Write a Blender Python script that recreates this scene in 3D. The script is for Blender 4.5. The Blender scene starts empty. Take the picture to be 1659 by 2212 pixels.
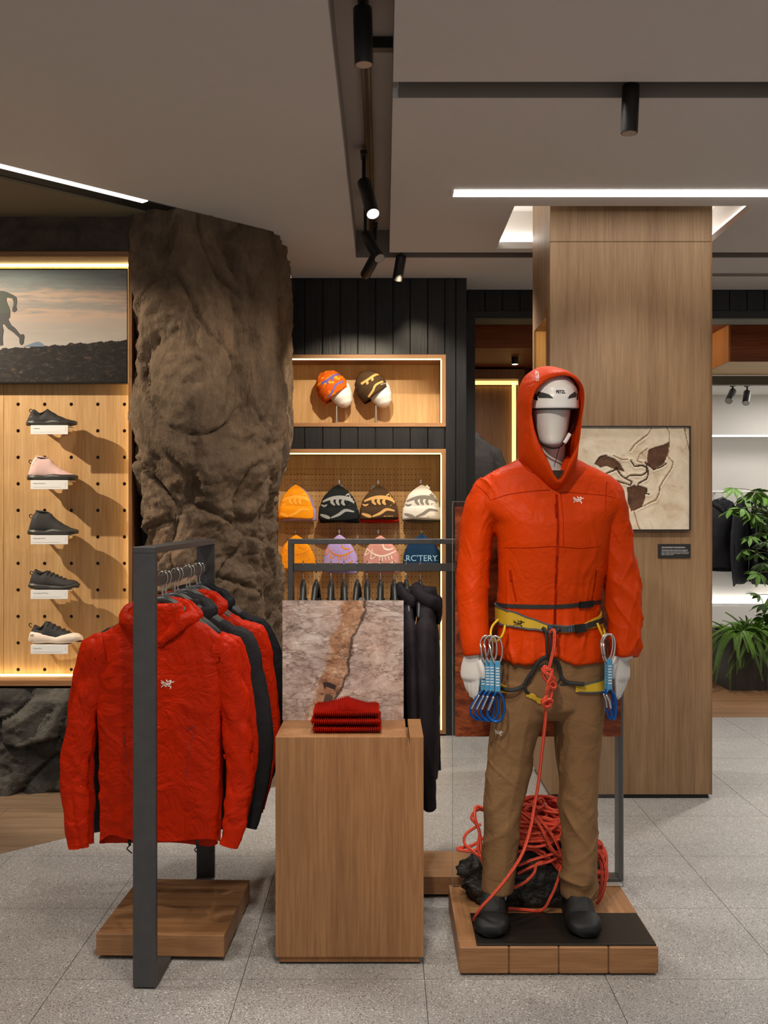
import bpy, math, random
from math import sin, cos, pi, radians, sqrt
from mathutils import Vector, Matrix, noise as mn
from mathutils.bvhtree import BVHTree

# ------------------------------------------------------------------ camera, world, exposure
SC = bpy.context.scene
COL = SC.collection
F, CX, CY, H = 2200.0, 829.5, 1106.0, 1.5          # focal length in pixels, image centre, eye height

cam_d = bpy.data.cameras.new('camera')
cam_d.sensor_fit = 'VERTICAL'
cam_d.sensor_height = 36.0
cam_d.lens = 36.0 * F / 2212.0
cam_d.clip_start = 0.05
cam = bpy.data.objects.new('camera', cam_d)
cam.location = (0, 0, H)
cam.rotation_euler = (pi / 2, 0, 0)
COL.objects.link(cam)
SC.camera = cam

world = bpy.data.worlds.new('world')
SC.world = world
world.use_nodes = True
bg = world.node_tree.nodes['Background']
bg.inputs[0].default_value = (1.0, 0.97, 0.94, 1)
bg.inputs[1].default_value = 0.36

vs = SC.view_settings
vs.view_transform = 'Standard'
vs.look = 'None'
vs.gamma = 1.0
vs.use_curve_mapping = False
vs.exposure = 0.55
SC.cycles.use_denoising = True
SC.cycles.max_bounces = 8
SC.cycles.transparent_max_bounces = 12
SC.cycles.sample_clamp_indirect = 4.0

WARM = (1.0, 0.85, 0.68)
YELLOW = (1.0, 0.76, 0.30)
COOL = (1.0, 0.95, 0.88)


def spot(name, loc, target, power, size=40, blend=0.5, radius=0.03, col=WARM):
    d = bpy.data.lights.new(name, 'SPOT')
    d.energy = power
    d.color = col
    d.spot_size = radians(size)
    d.spot_blend = blend
    d.shadow_soft_size = radius
    o = bpy.data.objects.new(name, d)
    o.location = loc
    o.rotation_euler = (Vector(target) - Vector(loc)).to_track_quat('-Z', 'Y').to_euler()
    COL.objects.link(o)
    return o


# track spots of the shop ceiling (those out of view are assumed, no heads built)
spot('lamp_shoe_wall', (-3.35, 4.35, 3.02), (-1.75, 5.55, 1.55), 225, 62, 0.35, 0.02, (1, 0.86, 0.68))
spot('lamp_mannequin', (-0.35, 1.45, 3.02), (0.55, 3.5, 1.30), 88, 48, 0.6, 0.035, (1, 0.88, 0.74))
spot('lamp_mannequin_side', (1.9, 2.1, 3.02), (0.6, 3.5, 1.2), 16, 50, 0.7, 0.05, (1, 0.9, 0.78))
spot('lamp_rack', (-0.07, 1.55, 3.02), (-0.72, 3.5, 0.9), 42, 50, 0.6, 0.04, (1, 0.88, 0.74))
spot('lamp_plinth', (-0.07, 2.25, 3.02), (-0.12, 3.5, 0.8), 50, 46, 0.6, 0.03, (1, 0.88, 0.72))

spot('lamp_hats_a', (-0.06, 5.62, 2.93), (-0.25, 6.95, 1.75), 72, 62, 0.5, 0.015, (1, 0.84, 0.62))
spot('lamp_hats_b', (0.10, 6.20, 2.95), (0.15, 7.00, 2.0), 26, 75, 0.6, 0.015, (1, 0.84, 0.62))
spot('lamp_rock', (-0.06, 4.70, 2.88), (-0.92, 5.55, 1.25), 40, 95, 0.8, 0.02, (1, 0.87, 0.72))
spot('lamp_fossil', (1.30, 3.79, 2.94), (1.25, 5.33, 1.75), 44, 52, 0.8, 0.03, (1, 0.90, 0.77))
# wide fill spots added to lift the room light, no fixtures built
for wx_, wy_, wp_ in ((-0.07, 0.5, 60), (1.3, 1.2, 60), (-1.9, 1.6, 70), (2.6, 3.79, 80), (0.75, 3.79, 34), (-0.07, 4.25, 46), (0.55, 6.22, 74), (2.5, 6.22, 140), (-1.6, 3.2, 60)):
    spot('fill_floor_wash', (wx_, wy_, 3.03), (wx_, wy_, 0), wp_ * 1.06, 118, 1.0, 0.08, (1, 0.945, 0.885))

# ------------------------------------------------------------------ helpers


def P(px, py, Y):
    """point at depth Y seen at photograph pixel (px, py)"""
    return Vector(((px - CX) * Y / F, Y, H - (py - CY) * Y / F))


def PX(px, Y):
    return (px - CX) * Y / F


def PZ(py, Y):
    return H - (py - CY) * Y / F


def S(r, g, b):
    def f(c):
        c /= 255.0
        return c / 12.92 if c <= 0.04045 else ((c + 0.055) / 1.055) ** 2.4
    return (f(r), f(g), f(b))


def nz(p, s=1.0, o=0.0):
    return mn.noise(Vector((p[0] * s + o, p[1] * s + o * 1.7, p[2] * s - o * 0.6)))


def fbm(p, s, octv=4, o=0.0):
    a, t, k = 1.0, 0.0, s
    for i in range(octv):
        t += a * nz(p, k, o + i * 7.3)
        a *= 0.5
        k *= 2.03
    return t


def ridge(p, s, octv=3, o=0.0):
    a, t, k = 1.0, 0.0, s
    for i in range(octv):
        t += a * (1.0 - 2.0 * abs(nz(p, k, o + i * 5.1)))
        a *= 0.5
        k *= 2.1
    return t


def crease(p, s, o=0.0, sharp=6.0):
    """narrow fold lines, 0..1, that come and go"""
    m = max(0.0, min(1.0, nz(p, s * .45, o + 50) * 2.2 + .35))
    if m <= 0:
        return 0.0
    return m * max(0.0, 1.0 - abs(nz(p, s, o)) * sharp) ** 1.3


def smooth01(t):
    t = max(0.0, min(1.0, t))
    return t * t * (3 - 2 * t)


def lerp(a, b, t):
    return a + (b - a) * t


def interp(tab, x):
    """piecewise smooth lookup in [(x, v...), ...]"""
    if x <= tab[0][0]:
        return tab[0][1:]
    for (a, b) in zip(tab, tab[1:]):
        if x <= b[0]:
            t = (x - a[0]) / (b[0] - a[0])
            t = t * t * (3 - 2 * t) * 0.5 + t * 0.5
            return tuple(lerp(p, q, t) for p, q in zip(a[1:], b[1:]))
    return tab[-1][1:]


def spline(pts, n=8, closed=False):
    """Catmull-Rom through pts"""
    P_ = [Vector(p) for p in pts]
    m = len(P_)
    out = []
    rng = range(m) if closed else range(m - 1)
    for i in rng:
        if closed:
            a, b, c, d = P_[(i - 1) % m], P_[i], P_[(i + 1) % m], P_[(i + 2) % m]
        else:
            a, b, c, d = P_[max(i - 1, 0)], P_[i], P_[i + 1], P_[min(i + 2, m - 1)]
        for k in range(n):
            t = k / n
            out.append(0.5 * ((2 * b) + (c - a) * t + (2 * a - 5 * b + 4 * c - d) * t * t + (3 * b - a - 3 * c + d) * t ** 3))
    if not closed:
        out.append(P_[-1])
    return out


class MB:
    """collects faces, then links them as ONE mesh object"""

    def __init__(self):
        self.v, self.f, self.uv, self.mi = [], [], [], []

    def face(self, idx, uv=None, mi=0):
        self.f.append(tuple(idx))
        self.uv.append(uv)
        self.mi.append(mi)

    def box(self, x0, x1, y0, y1, z0, z1, b=0.0, mi=0):
        if x0 > x1: x0, x1 = x1, x0
        if y0 > y1: y0, y1 = y1, y0
        if z0 > z1: z0, z1 = z1, z0
        n = len(self.v)
        if b <= 0:
            self.v += [(x, y, z) for z in (z0, z1) for y in (y0, y1) for x in (x0, x1)]
            for q in ((0, 2, 3, 1), (4, 5, 7, 6), (0, 1, 5, 4), (1, 3, 7, 5), (3, 2, 6, 7), (2, 0, 4, 6)):
                self.face([n + i for i in q], None, mi)
            return self
        b = min(b, (x1 - x0) * .49, (y1 - y0) * .49, (z1 - z0) * .49)
        X, Y, Z = (x0, x1), (y0, y1), (z0, z1)
        ids = {}
        for i in (0, 1):
            for j in (0, 1):
                for k in (0, 1):
                    sx, sy, sz = (1 - 2 * i) * b, (1 - 2 * j) * b, (1 - 2 * k) * b
                    x, y, z = X[i], Y[j], Z[k]
                    for a, c in enumerate(((x, y + sy, z + sz), (x + sx, y, z + sz), (x + sx, y + sy, z))):
                        ids[(i, j, k, a)] = len(self.v)
                        self.v.append(c)
        def q(lst):
            self.face(lst, None, mi)
        for i in (0, 1):
            l = [ids[(i, 0, 0, 0)], ids[(i, 0, 1, 0)], ids[(i, 1, 1, 0)], ids[(i, 1, 0, 0)]]
            q(l if i == 0 else l[::-1])
            l = [ids[(0, i, 0, 1)], ids[(1, i, 0, 1)], ids[(1, i, 1, 1)], ids[(0, i, 1, 1)]]
            q(l if i == 0 else l[::-1])
            l = [ids[(0, 0, i, 2)], ids[(0, 1, i, 2)], ids[(1, 1, i, 2)], ids[(1, 0, i, 2)]]
            q(l if i == 0 else l[::-1])
        for i in (0, 1):
            for j in (0, 1):
                l = [ids[(i, j, 0, 0)], ids[(i, j, 0, 1)], ids[(i, j, 1, 1)], ids[(i, j, 1, 0)]]
                q(l if (i + j) % 2 else l[::-1])
                l = [ids[(i, 0, j, 0)], ids[(i, 0, j, 2)], ids[(i, 1, j, 2)], ids[(i, 1, j, 0)]]
                q(l if (i + j) % 2 == 0 else l[::-1])
                l = [ids[(0, i, j, 1)], ids[(0, i, j, 2)], ids[(1, i, j, 2)], ids[(1, i, j, 1)]]
                q(l if (i + j) % 2 else l[::-1])
        for i in (0, 1):
            for j in (0, 1):
                for k in (0, 1):
                    l = [ids[(i, j, k, a)] for a in range(3)]
                    q(l if (i + j + k) % 2 == 0 else l[::-1])
        return self

    def prism(self, poly, z0, z1, mi=0):
        """polygon (x, y) counter-clockwise, extruded in z"""
        n, m = len(self.v), len(poly)
        self.v += [(p[0], p[1], z0) for p in poly] + [(p[0], p[1], z1) for p in poly]
        self.face([n + i for i in range(m)][::-1], None, mi)
        self.face([n + m + i for i in range(m)], None, mi)
        for i in range(m):
            j = (i + 1) % m
            self.face([n + i, n + j, n + m + j, n + m + i], None, mi)
        return self

    def prism_y(self, poly, y0, y1, mi=0):
        """polygon (x, z) extruded in y"""
        n, m = len(self.v), len(poly)
        self.v += [(p[0], y0, p[1]) for p in poly] + [(p[0], y1, p[1]) for p in poly]
        self.face([n + i for i in range(m)], None, mi)
        self.face([n + m + i for i in range(m)][::-1], None, mi)
        for i in range(m):
            j = (i + 1) % m
            self.face([n + j, n + i, n + m + i, n + m + j], None, mi)
        return self

    def tube(self, pts, r, seg=8, closed=False, cap=True, mi=0, flat=None, up=None):
        """tube along pts; r number or list; flat=(a, b) makes an a x b oval"""
        pts = [Vector(p) for p in pts]
        m = len(pts)
        if m < 2:
            return self
        rr = r if isinstance(r, (list, tuple)) else [r] * m
        n0 = len(self.v)
        tang = []
        for i in range(m):
            if closed:
                t = pts[(i + 1) % m] - pts[i - 1]
            else:
                t = pts[min(i + 1, m - 1)] - pts[max(i - 1, 0)]
            if t.length < 1e-9:
                t = Vector((0, 0, 1))
            tang.append(t.normalized())
        nrm = Vector(up) if up else (Vector((0, 0, 1)) if abs(tang[0].z) < .9 else Vector((0, 1, 0)))
        nrm = (nrm - tang[0] * nrm.dot(tang[0])).normalized()
        L = 0.0
        Ls = []
        for i in range(m):
            if i:
                L += (pts[i] - pts[i - 1]).length
                q = tang[i - 1].rotation_difference(tang[i])
                nrm = q @ nrm
                if up:
                    u = Vector(up)
                    u = u - tang[i] * u.dot(tang[i])
                    if u.length > 1e-4:
                        nrm = u.normalized()
                nrm = (nrm - tang[i] * nrm.dot(tang[i])).normalized()
            Ls.append(L)
            bi = tang[i].cross(nrm)
            for k in range(seg):
                a = 2 * pi * k / seg
                ca, sa = cos(a), sin(a)
                if flat:
                    ca *= flat[0]
                    sa *= flat[1]
                self.v.append(tuple(pts[i] + (nrm * ca + bi * sa) * rr[i]))
        rows = m if closed else m - 1
        for i in range(rows):
            i2 = (i + 1) % m
            for k in range(seg):
                k2 = (k + 1) % seg
                u0, u1 = Ls[i], (Ls[i2] if i2 else L + (pts[0] - pts[-1]).length)
                self.face([n0 + i * seg + k, n0 + i * seg + k2, n0 + i2 * seg + k2, n0 + i2 * seg + k],
                          [(u0, k / seg), (u0, (k + 1) / seg), (u1, (k + 1) / seg), (u1, k / seg)], mi)
        if cap and not closed:
            self.face([n0 + k for k in range(seg)][::-1], None, mi)
            self.face([n0 + (m - 1) * seg + k for k in range(seg)], None, mi)
        return self

    def loft(self, rings, cap0=True, cap1=True, mi=0, closed_ring=True):
        n0 = len(self.v)
        m = len(rings)
        k = len(rings[0])
        for r in rings:
            self.v += [tuple(p) for p in r]
        for i in range(m - 1):
            for j in range(k if closed_ring else k - 1):
                j2 = (j + 1) % k
                self.face([n0 + i * k + j, n0 + i * k + j2, n0 + (i + 1) * k + j2, n0 + (i + 1) * k + j],
                          [(j / k, i / m), ((j + 1) / k, i / m), ((j + 1) / k, (i + 1) / m), (j / k, (i + 1) / m)], mi)
        if cap0 and closed_ring:
            self.face([n0 + j for j in range(k)][::-1], None, mi)
        if cap1 and closed_ring:
            self.face([n0 + (m - 1) * k + j for j in range(k)], None, mi)
        return self

    def grid(self, fn, nu, nv, mi=0):
        n0 = len(self.v)
        for i in range(nu + 1):
            for j in range(nv + 1):
                self.v.append(tuple(fn(i / nu, j / nv)))
        w = nv + 1
        for i in range(nu):
            for j in range(nv):
                self.face([n0 + i * w + j, n0 + (i + 1) * w + j, n0 + (i + 1) * w + j + 1, n0 + i * w + j + 1],
                          [(i / nu, j / nv), ((i + 1) / nu, j / nv), ((i + 1) / nu, (j + 1) / nv), (i / nu, (j + 1) / nv)], mi)
        return self

    def cyl(self, p0, p1, r0, r1=None, seg=20, mi=0):
        return self.tube([p0, p1], [r0, r0 if r1 is None else r1], seg, mi=mi)

    def data(self, name):
        me = bpy.data.meshes.new(name)
        me.from_pydata(self.v, [], self.f)
        if any(u is not None for u in self.uv):
            lay = me.uv_layers.new(name='UVMap')
            k = 0
            for fi, fc in enumerate(self.f):
                u = self.uv[fi]
                for c in range(len(fc)):
                    if u is not None:
                        lay.data[k].uv = u[c]
                    k += 1
        if any(self.mi):
            me.polygons.foreach_set('material_index', self.mi)
        me.update()
        return me

    def build(self, name, mat, parent=None, at=None, smooth=False, rz=0.0, sharp=None):
        me = self.data(name)
        return link(name, me, mat, parent, at, smooth, rz, sharp)


def link(name, me, mat, parent=None, at=None, smooth=False, rz=0.0, sharp=None):
    for m in (mat if isinstance(mat, (list, tuple)) else [mat]):
        if m is not None:
            me.materials.append(m)
    if smooth:
        me.polygons.foreach_set('use_smooth', [True] * len(me.polygons))
        if sharp:
            me.set_sharp_from_angle(angle=radians(sharp))
    o = bpy.data.objects.new(name, me)
    COL.objects.link(o)
    if at is not None:
        o.location = at
    if rz:
        o.rotation_euler = (0, 0, rz)
    if parent is not None:
        o.parent = parent
    return o


def tag(o, label=None, cat=None, group=None, kind=None):
    if label: o['label'] = label
    if cat: o['category'] = cat
    if group: o['group'] = group
    if kind: o['kind'] = kind
    return o


def thing(name, label, cat, loc=(0, 0, 0), rz=0.0, group=None):
    o = bpy.data.objects.new(name, None)
    o.empty_display_size = 0.1
    COL.objects.link(o)
    o.location = loc
    o.rotation_euler = (0, 0, rz)
    return tag(o, label, cat, group)


def struct(name, mb, mat, label=None, smooth=False):
    o = mb.build(name, mat, smooth=smooth)
    return tag(o, label, None, None, 'structure')


def copy_tree(o, parent=None, label=None):
    c = o.copy()
    COL.objects.link(c)
    c.parent = parent
    if label:
        c['label'] = label
    for ch in list(o.children):
        copy_tree(ch, c)
    return c


def box_obj(name, dims, mat, parent=None, b=0.0, at=None):
    return MB().box(*dims, b=b).build(name, mat, parent, at)


def clip_poly(poly, nx, ny, d):
    """keep nx*x + ny*y <= d"""
    out = []
    for i, p in enumerate(poly):
        q = poly[(i + 1) % len(poly)]
        a, b = nx * p[0] + ny * p[1] - d, nx * q[0] + ny * q[1] - d
        if a <= 0:
            out.append(p)
        if a * b < 0:
            t = a / (a - b)
            out.append((p[0] + (q[0] - p[0]) * t, p[1] + (q[1] - p[1]) * t))
    return out


def remesh(mb, voxel=0.006, smooth_it=6, fac=0.5):
    """one continuous surface from overlapping closed lofts"""
    me = mb.data('tmp')
    o = bpy.data.objects.new('tmp', me)
    COL.objects.link(o)
    m = o.modifiers.new('r', 'REMESH')
    m.mode = 'VOXEL'
    m.voxel_size = voxel
    m.use_smooth_shade = True
    if smooth_it:
        s = o.modifiers.new('s', 'SMOOTH')
        s.factor = fac
        s.iterations = smooth_it
    dg = bpy.context.evaluated_depsgraph_get()
    dg.update()
    out = bpy.data.meshes.new_from_object(o.evaluated_get(dg))
    bpy.data.objects.remove(o)
    bpy.data.meshes.remove(me)
    return out


def displace(me, fn):
    """move each vertex along its normal by fn(co)"""
    nr = [n.vector.copy() for n in me.vertex_normals]
    for v, n in zip(me.vertices, nr):
        v.co += n * fn(v.co, n)
    me.update()
    return me


def bvh_of(me):
    return BVHTree.FromPolygons([v.co[:] for v in me.vertices], [p.vertices[:] for p in me.polygons])


def conform(mb, bvh, d=(0, 1, 0), eps=0.0012):
    """push the points of mb along d on to the surface of bvh"""
    d = Vector(d).normalized()
    out = []
    last = None
    for p in mb.v:
        hit = bvh.ray_cast(Vector(p) - d * 0.6, d, 1.6)[0]
        if hit is None:
            near = bvh.find_nearest(Vector(p))[0]
            hit = near if near is not None else Vector(p)
        out.append(tuple(hit - d * eps))
    mb.v = out
    return mb


def text_faces(body, size=1.0, font_shear=0.0, offset=0.0):
    """2-D glyph mesh: vertices (x, y) starting at x = 0, cap height ~ 0.7 * size"""
    c = bpy.data.curves.new('t', 'FONT')
    c.body = body
    c.size = size
    c.shear = font_shear
    c.offset = offset
    c.resolution_u = 3
    o = bpy.data.objects.new('t', c)
    COL.objects.link(o)
    dg = bpy.context.evaluated_depsgraph_get()
    dg.update()
    me = bpy.data.meshes.new_from_object(o.evaluated_get(dg))
    v = [tuple(p.co) for p in me.vertices]
    f = [tuple(p.vertices) for p in me.polygons]
    bpy.data.objects.remove(o)
    bpy.data.curves.remove(c)
    bpy.data.meshes.remove(me)
    x0 = min(p[0] for p in v)
    return [(p[0] - x0, p[1]) for p in v], f


def text_mb(body, origin, xdir, zdir, width=None, height=None, offset=0.0, shear=0.0, centre=False):
    v, f = text_faces(body, 1.0, shear, offset)
    w = max(p[0] for p in v)
    h = max(p[1] for p in v) - min(p[1] for p in v)
    sx = sz = 1.0
    if width and height:
        sx, sz = width / w, height / h
    elif width:
        sx = sz = width / w
    elif height:
        sx = sz = height / h
    o, xd, zd = Vector(origin), Vector(xdir), Vector(zdir)
    y0 = min(p[1] for p in v)
    mb = MB()
    sh = w * sx / 2 if centre else 0
    mb.v = [tuple(o + xd * (p[0] * sx - sh) + zd * ((p[1] - y0) * sz)) for p in v]
    for q in f:
        mb.face(q)
    return mb


BIRD = [  # strokes of the fossil-bird emblem, in units of its width: points, width
    ([(0.0, .64), (.15, .56), (.36, .43)], .05),
    ([(.15, .56), (.0, .44)], .05), ([(.14, .53), (.09, .36)], .05),
    ([(.18, .50), (.22, .36), (.29, .31)], .04),
    ([(.36, .43), (.50, .39), (.66, .42), (.73, .52), (.73, .64)], .10),
    ([(.73, .64), (.78, .56), (.86, .50), (.99, .58)], .055),
    ([(.40, .70), (.48, .55), (.60, .58), (.74, .66)], .075),
    ([(.05, .16), (.14, .28), (.28, .33), (.40, .42)], .05), ([(.05, .16), (.02, .20)], .07),
    ([(.27, .33), (.36, .20), (.46, .36)], .06),
    ([(.50, .27), (.74, .19), (.69, .05)], .075),
    ([(.58, .36), (.66, .34), (.73, .38)], .04),
]


def bird_mb(origin, xdir, zdir, width, fat=1.0):
    o, xd, zd = Vector(origin), Vector(xdir), Vector(zdir)
    mb = MB()
    for pts, w in BIRD:
        sp = spline([(p[0], p[1], 0) for p in pts], 5)
        for i in range(len(sp)):
            a, b = sp[max(i - 1, 0)], sp[min(i + 1, len(sp) - 1)]
            t = (b - a).normalized()
            n = Vector((-t.y, t.x, 0)) * w * .5 * fat
            for q in (sp[i] + n, sp[i] - n):
                mb.v.append(tuple(o + xd * (q.x * width) + zd * (q.y * width)))
            if i:
                k = len(mb.v)
                mb.face([k - 4, k - 3, k - 1, k - 2])
    return mb


# ------------------------------------------------------------------ materials


class NT:
    def __init__(self, name):
        self.m = bpy.data.materials.new(name)
        self.m.use_nodes = True
        self.t = self.m.node_tree
        self.b = self.t.nodes['Principled BSDF']

    def n(self, typ, **kw):
        nd = self.t.nodes.new(typ)
        for k, v in kw.items():
            setattr(nd, k, v)
        return nd

    def l(self, a, b):
        self.t.links.new(a, b)

    def coord(self, scale=(1, 1, 1), kind='Object', rot=(0, 0, 0), loc=(0, 0, 0)):
        tc = self.n('ShaderNodeTexCoord')
        mp = self.n('ShaderNodeMapping')
        mp.inputs['Scale'].default_value = scale
        mp.inputs['Rotation'].default_value = rot
        mp.inputs['Location'].default_value = loc
        self.l(tc.outputs[kind], mp.inputs[0])
        return mp.outputs[0]

    def noise(self, vec, scale, detail=4, rough=0.55, dist=0.0, out=0):
        nd = self.n('ShaderNodeTexNoise')
        nd.inputs['Scale'].default_value = scale
        nd.inputs['Detail'].default_value = detail
        nd.inputs['Roughness'].default_value = rough
        nd.inputs['Distortion'].default_value = dist
        self.l(vec, nd.inputs['Vector'])
        return nd.outputs[out]

    def voronoi(self, vec, scale, feature='F1', rnd=1.0):
        nd = self.n('ShaderNodeTexVoronoi', feature=feature)
        nd.inputs['Scale'].default_value = scale
        nd.inputs['Randomness'].default_value = rnd
        self.l(vec, nd.inputs['Vector'])
        return nd

    def ramp(self, fac, stops, interp_='LINEAR'):
        nd = self.n('ShaderNodeValToRGB')
        nd.color_ramp.interpolation = interp_
        el = nd.color_ramp.elements
        while len(el) < len(stops):
            el.new(0.5)
        for e, (p, c) in zip(el, stops):
            e.position = p
            e.color = (c[0], c[1], c[2], 1) if isinstance(c, (tuple, list)) else (c, c, c, 1)
        self.l(fac, nd.inputs[0])
        return nd.outputs[0]

    def mix(self, fac, a, b, mode='MIX'):
        nd = self.n('ShaderNodeMix', data_type='RGBA', blend_type=mode)
        for s, v in ((0, fac), (6, a), (7, b)):
            if hasattr(v, 'default_value') or hasattr(v, 'links'):
                self.l(v, nd.inputs[s])
            elif s == 0:
                nd.inputs[0].default_value = v
            else:
                nd.inputs[s].default_value = (v[0], v[1], v[2], 1)
        return nd.outputs[2]

    def math(self, op, a, b=0.0, c=None):
        nd = self.n('ShaderNodeMath', operation=op)
        for s, v in ((0, a), (1, b), (2, c)):
            if v is None:
                continue
            if hasattr(v, 'links'):
                self.l(v, nd.inputs[s])
            else:
                nd.inputs[s].default_value = v
        return nd.outputs[0]

    def sep(self, vec):
        nd = self.n('ShaderNodeSeparateXYZ')
        self.l(vec, nd.inputs[0])
        return nd.outputs

    def bump(self, height, strength=0.3, dist=0.01):
        nd = self.n('ShaderNodeBump')
        nd.inputs['Strength'].default_value = strength
        nd.inputs['Distance'].default_value = dist
        self.l(height, nd.inputs['Height'])
        self.l(nd.outputs[0], self.b.inputs['Normal'])

    def set(self, col=None, rough=None, metal=None, spec=None, **kw):
        b = self.b
        if col is not None:
            if hasattr(col, 'links'):
                self.l(col, b.inputs['Base Color'])
            else:
                b.inputs['Base Color'].default_value = (col[0], col[1], col[2], 1)
        for key, v in (('Roughness', rough), ('Metallic', metal), ('Specular IOR Level', spec)):
            if v is None:
                continue
            if hasattr(v, 'links'):
                self.l(v, b.inputs[key])
            else:
                b.inputs[key].default_value = v
        for k, v in kw.items():
            b.inputs[k.replace('_', ' ')].default_value = v
        return self.m


def plain(name, col, rough=0.5, metal=0.0, spec=0.5, var=0.06, bump=0.0, bscale=200, **kw):
    """one colour with a slight unevenness and fine relief"""
    t = NT(name)
    v = t.coord()
    n = t.noise(v, 18, 3)
    c = t.mix(n, tuple(x * (1 - var) for x in col), tuple(min(1, x * (1 + var)) for x in col))
    if bump:
        t.bump(t.noise(v, bscale, 2), bump, 0.002)
    return t.set(c, rough, metal, spec, **kw)


def wood(name, light, dark, axis='z', rough=0.5, scale=1.0, bump=0.08):
    t = NT(name)
    st = 0.045
    sc = {'x': (st, 1, 1), 'y': (1, st, 1), 'z': (1, 1, st)}[axis]
    v = t.coord(tuple(s * scale for s in sc))
    big = t.noise(v, 7, 3, 0.5, 1.2)
    fine = t.noise(v, 110, 3, 0.6, 0.2)
    mid = t.noise(v, 30, 2, 0.5, 0.6)
    f = t.math('ADD', t.math('MULTIPLY', big, 0.33), t.math('ADD', t.math('MULTIPLY', fine, 0.45), t.math('MULTIPLY', mid, 0.22)))
    c = t.ramp(f, [(0.36, dark), (0.5, tuple((a + b) / 2 for a, b in zip(light, dark))), (0.62, light)])
    t.bump(fine, bump, 0.002)
    return t.set(c, rough, 0, 0.35)


def emit(name, col, strength):
    t = NT(name)
    t.set((0.8, 0.8, 0.8), 0.5)
    t.b.inputs['Emission Color'].default_value = (col[0], col[1], col[2], 1)
    t.b.inputs['Emission Strength'].default_value = strength
    return t.m


def terrazzo():
    t = NT('terrazzo')
    v = t.coord()
    base = t.mix(t.noise(v, 9, 4), (0.335, 0.318, 0.302), (0.405, 0.388, 0.370))
    fine = t.ramp(t.noise(v, 160, 2, 0.7), [(0.40, (0.72, 0.72, 0.72)), (0.60, (1.12, 1.11, 1.10))])
    base = t.mix(1.0, base, fine, 'MULTIPLY')
    col = base
    for scale, lo, c in ((260, 0.86, (0.05, 0.045, 0.04)), (170, 0.90, (0.09, 0.075, 0.065)), (210, 0.88, (0.66, 0.64, 0.60)), (110, 0.955, (0.58, 0.56, 0.53))):
        vo = t.voronoi(t.coord((1, 1, 1), loc=(scale * .13, scale * .31, 0)), scale)
        s = t.sep(vo.outputs['Color'])
        pick = t.math('GREATER_THAN', s[0], lo)
        near = t.math('LESS_THAN', vo.outputs['Distance'], 0.42)
        col = t.mix(t.math('MULTIPLY', pick, near), col, c)
    return t.set(col, 0.42, 0, 0.35)


def rock_mat(name, cols, rough=0.85, spec=0.3, bscale=60, bstr=0.5, big=3.0, stretch=(1, 1, 1)):
    t = NT(name)
    v = t.coord(stretch)
    n1 = t.noise(v, big, 6, 0.62, 0.6)
    c = t.ramp(n1, [(0.30, cols[0]), (0.48, cols[1]), (0.60, cols[2]), (0.75, cols[3])])
    c = t.mix(0.55, c, t.ramp(t.noise(v, bscale, 5, 0.7), [(0.25, (0.55, 0.55, 0.55)), (0.7, (1.25, 1.25, 1.25))]), 'MULTIPLY')
    h = t.math('ADD', t.noise(v, bscale, 6, 0.65), t.math('MULTIPLY', t.noise(v, bscale * .22, 4, 0.6), 1.5))
    t.bump(h, bstr, 0.02)
    return t.set(c, rough, 0, spec)


def nylon(name, col, rough=0.42, bscale=11.0, bstr=0.16):
    """thin shell fabric: fine creases as relief"""
    t = NT(name)
    v = t.coord()
    r = t.noise(v, bscale, 3, 0.5, 1.6)
    r2 = t.noise(v, bscale * 3, 2, 0.5, 0.8)
    h = t.math('ADD', t.math('ABSOLUTE', t.math('SUBTRACT', r, 0.5)), t.math('MULTIPLY', t.math('ABSOLUTE', t.math('SUBTRACT', r2, 0.5)), 0.3))
    t.bump(h, bstr * 2.2, 0.03)
    c = t.mix(t.noise(v, 6, 2), tuple(x * .92 for x in col), tuple(x * 1.06 for x in col))
    return t.set(c, rough, 0, 0.11)


M = {}
M['ceiling'] = plain('ceiling_paint', (0.62, 0.60, 0.58), 0.9, var=0.02)
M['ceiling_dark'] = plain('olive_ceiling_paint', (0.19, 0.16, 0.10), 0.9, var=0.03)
M['terrazzo'] = terrazzo()
M['joint'] = plain('joint_grey', (0.10, 0.095, 0.09), 0.9)
M['oak'] = wood('oak_veneer', S(163, 119, 79), S(130, 88, 54), 'z', 0.5)
M['oak_x'] = wood('oak_veneer_level', S(168, 123, 83), S(132, 91, 57), 'x', 0.5)
M['oak_y'] = wood('oak_veneer_deep', S(168, 123, 83), S(132, 91, 57), 'y', 0.5)
M['oak_col'] = wood('oak_column', S(160, 128, 94), S(130, 99, 69), 'z', 0.5)
M['oak_light'] = wood('light_oak_panel', S(212, 172, 120), S(184, 140, 88), 'z', 0.5)
M['oak_trim'] = wood('oak_trim', S(160, 110, 66), S(120, 76, 42), 'z', 0.5)
M['oak_red'] = wood('red_brown_wood', S(150, 82, 40), S(112, 56, 26), 'x', 0.5)
M['oak_grey'] = wood('grey_brown_floorboard', S(140, 116, 92), S(104, 84, 66), 'x', 0.45)
M['oak_floor'] = wood('brown_floorboard', S(150, 112, 78), S(112, 80, 54), 'x', 0.4)
M['char'] = wood('charred_black_wood', (0.016, 0.0155, 0.0155), (0.006, 0.006, 0.006), 'z', 0.42, 1.0, 0.5)
M['black'] = plain('matt_black', (0.012, 0.012, 0.012), 0.55)
M['black_metal'] = plain('black_lamp_metal', (0.018, 0.017, 0.016), 0.4, 0.3)
M['steel'] = plain('blackened_steel', (0.088, 0.085, 0.085), 0.45, 0.6, var=0.25)
M['chrome'] = plain('polished_steel', (0.75, 0.73, 0.70), 0.18, 1.0, var=0.02)
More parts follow.
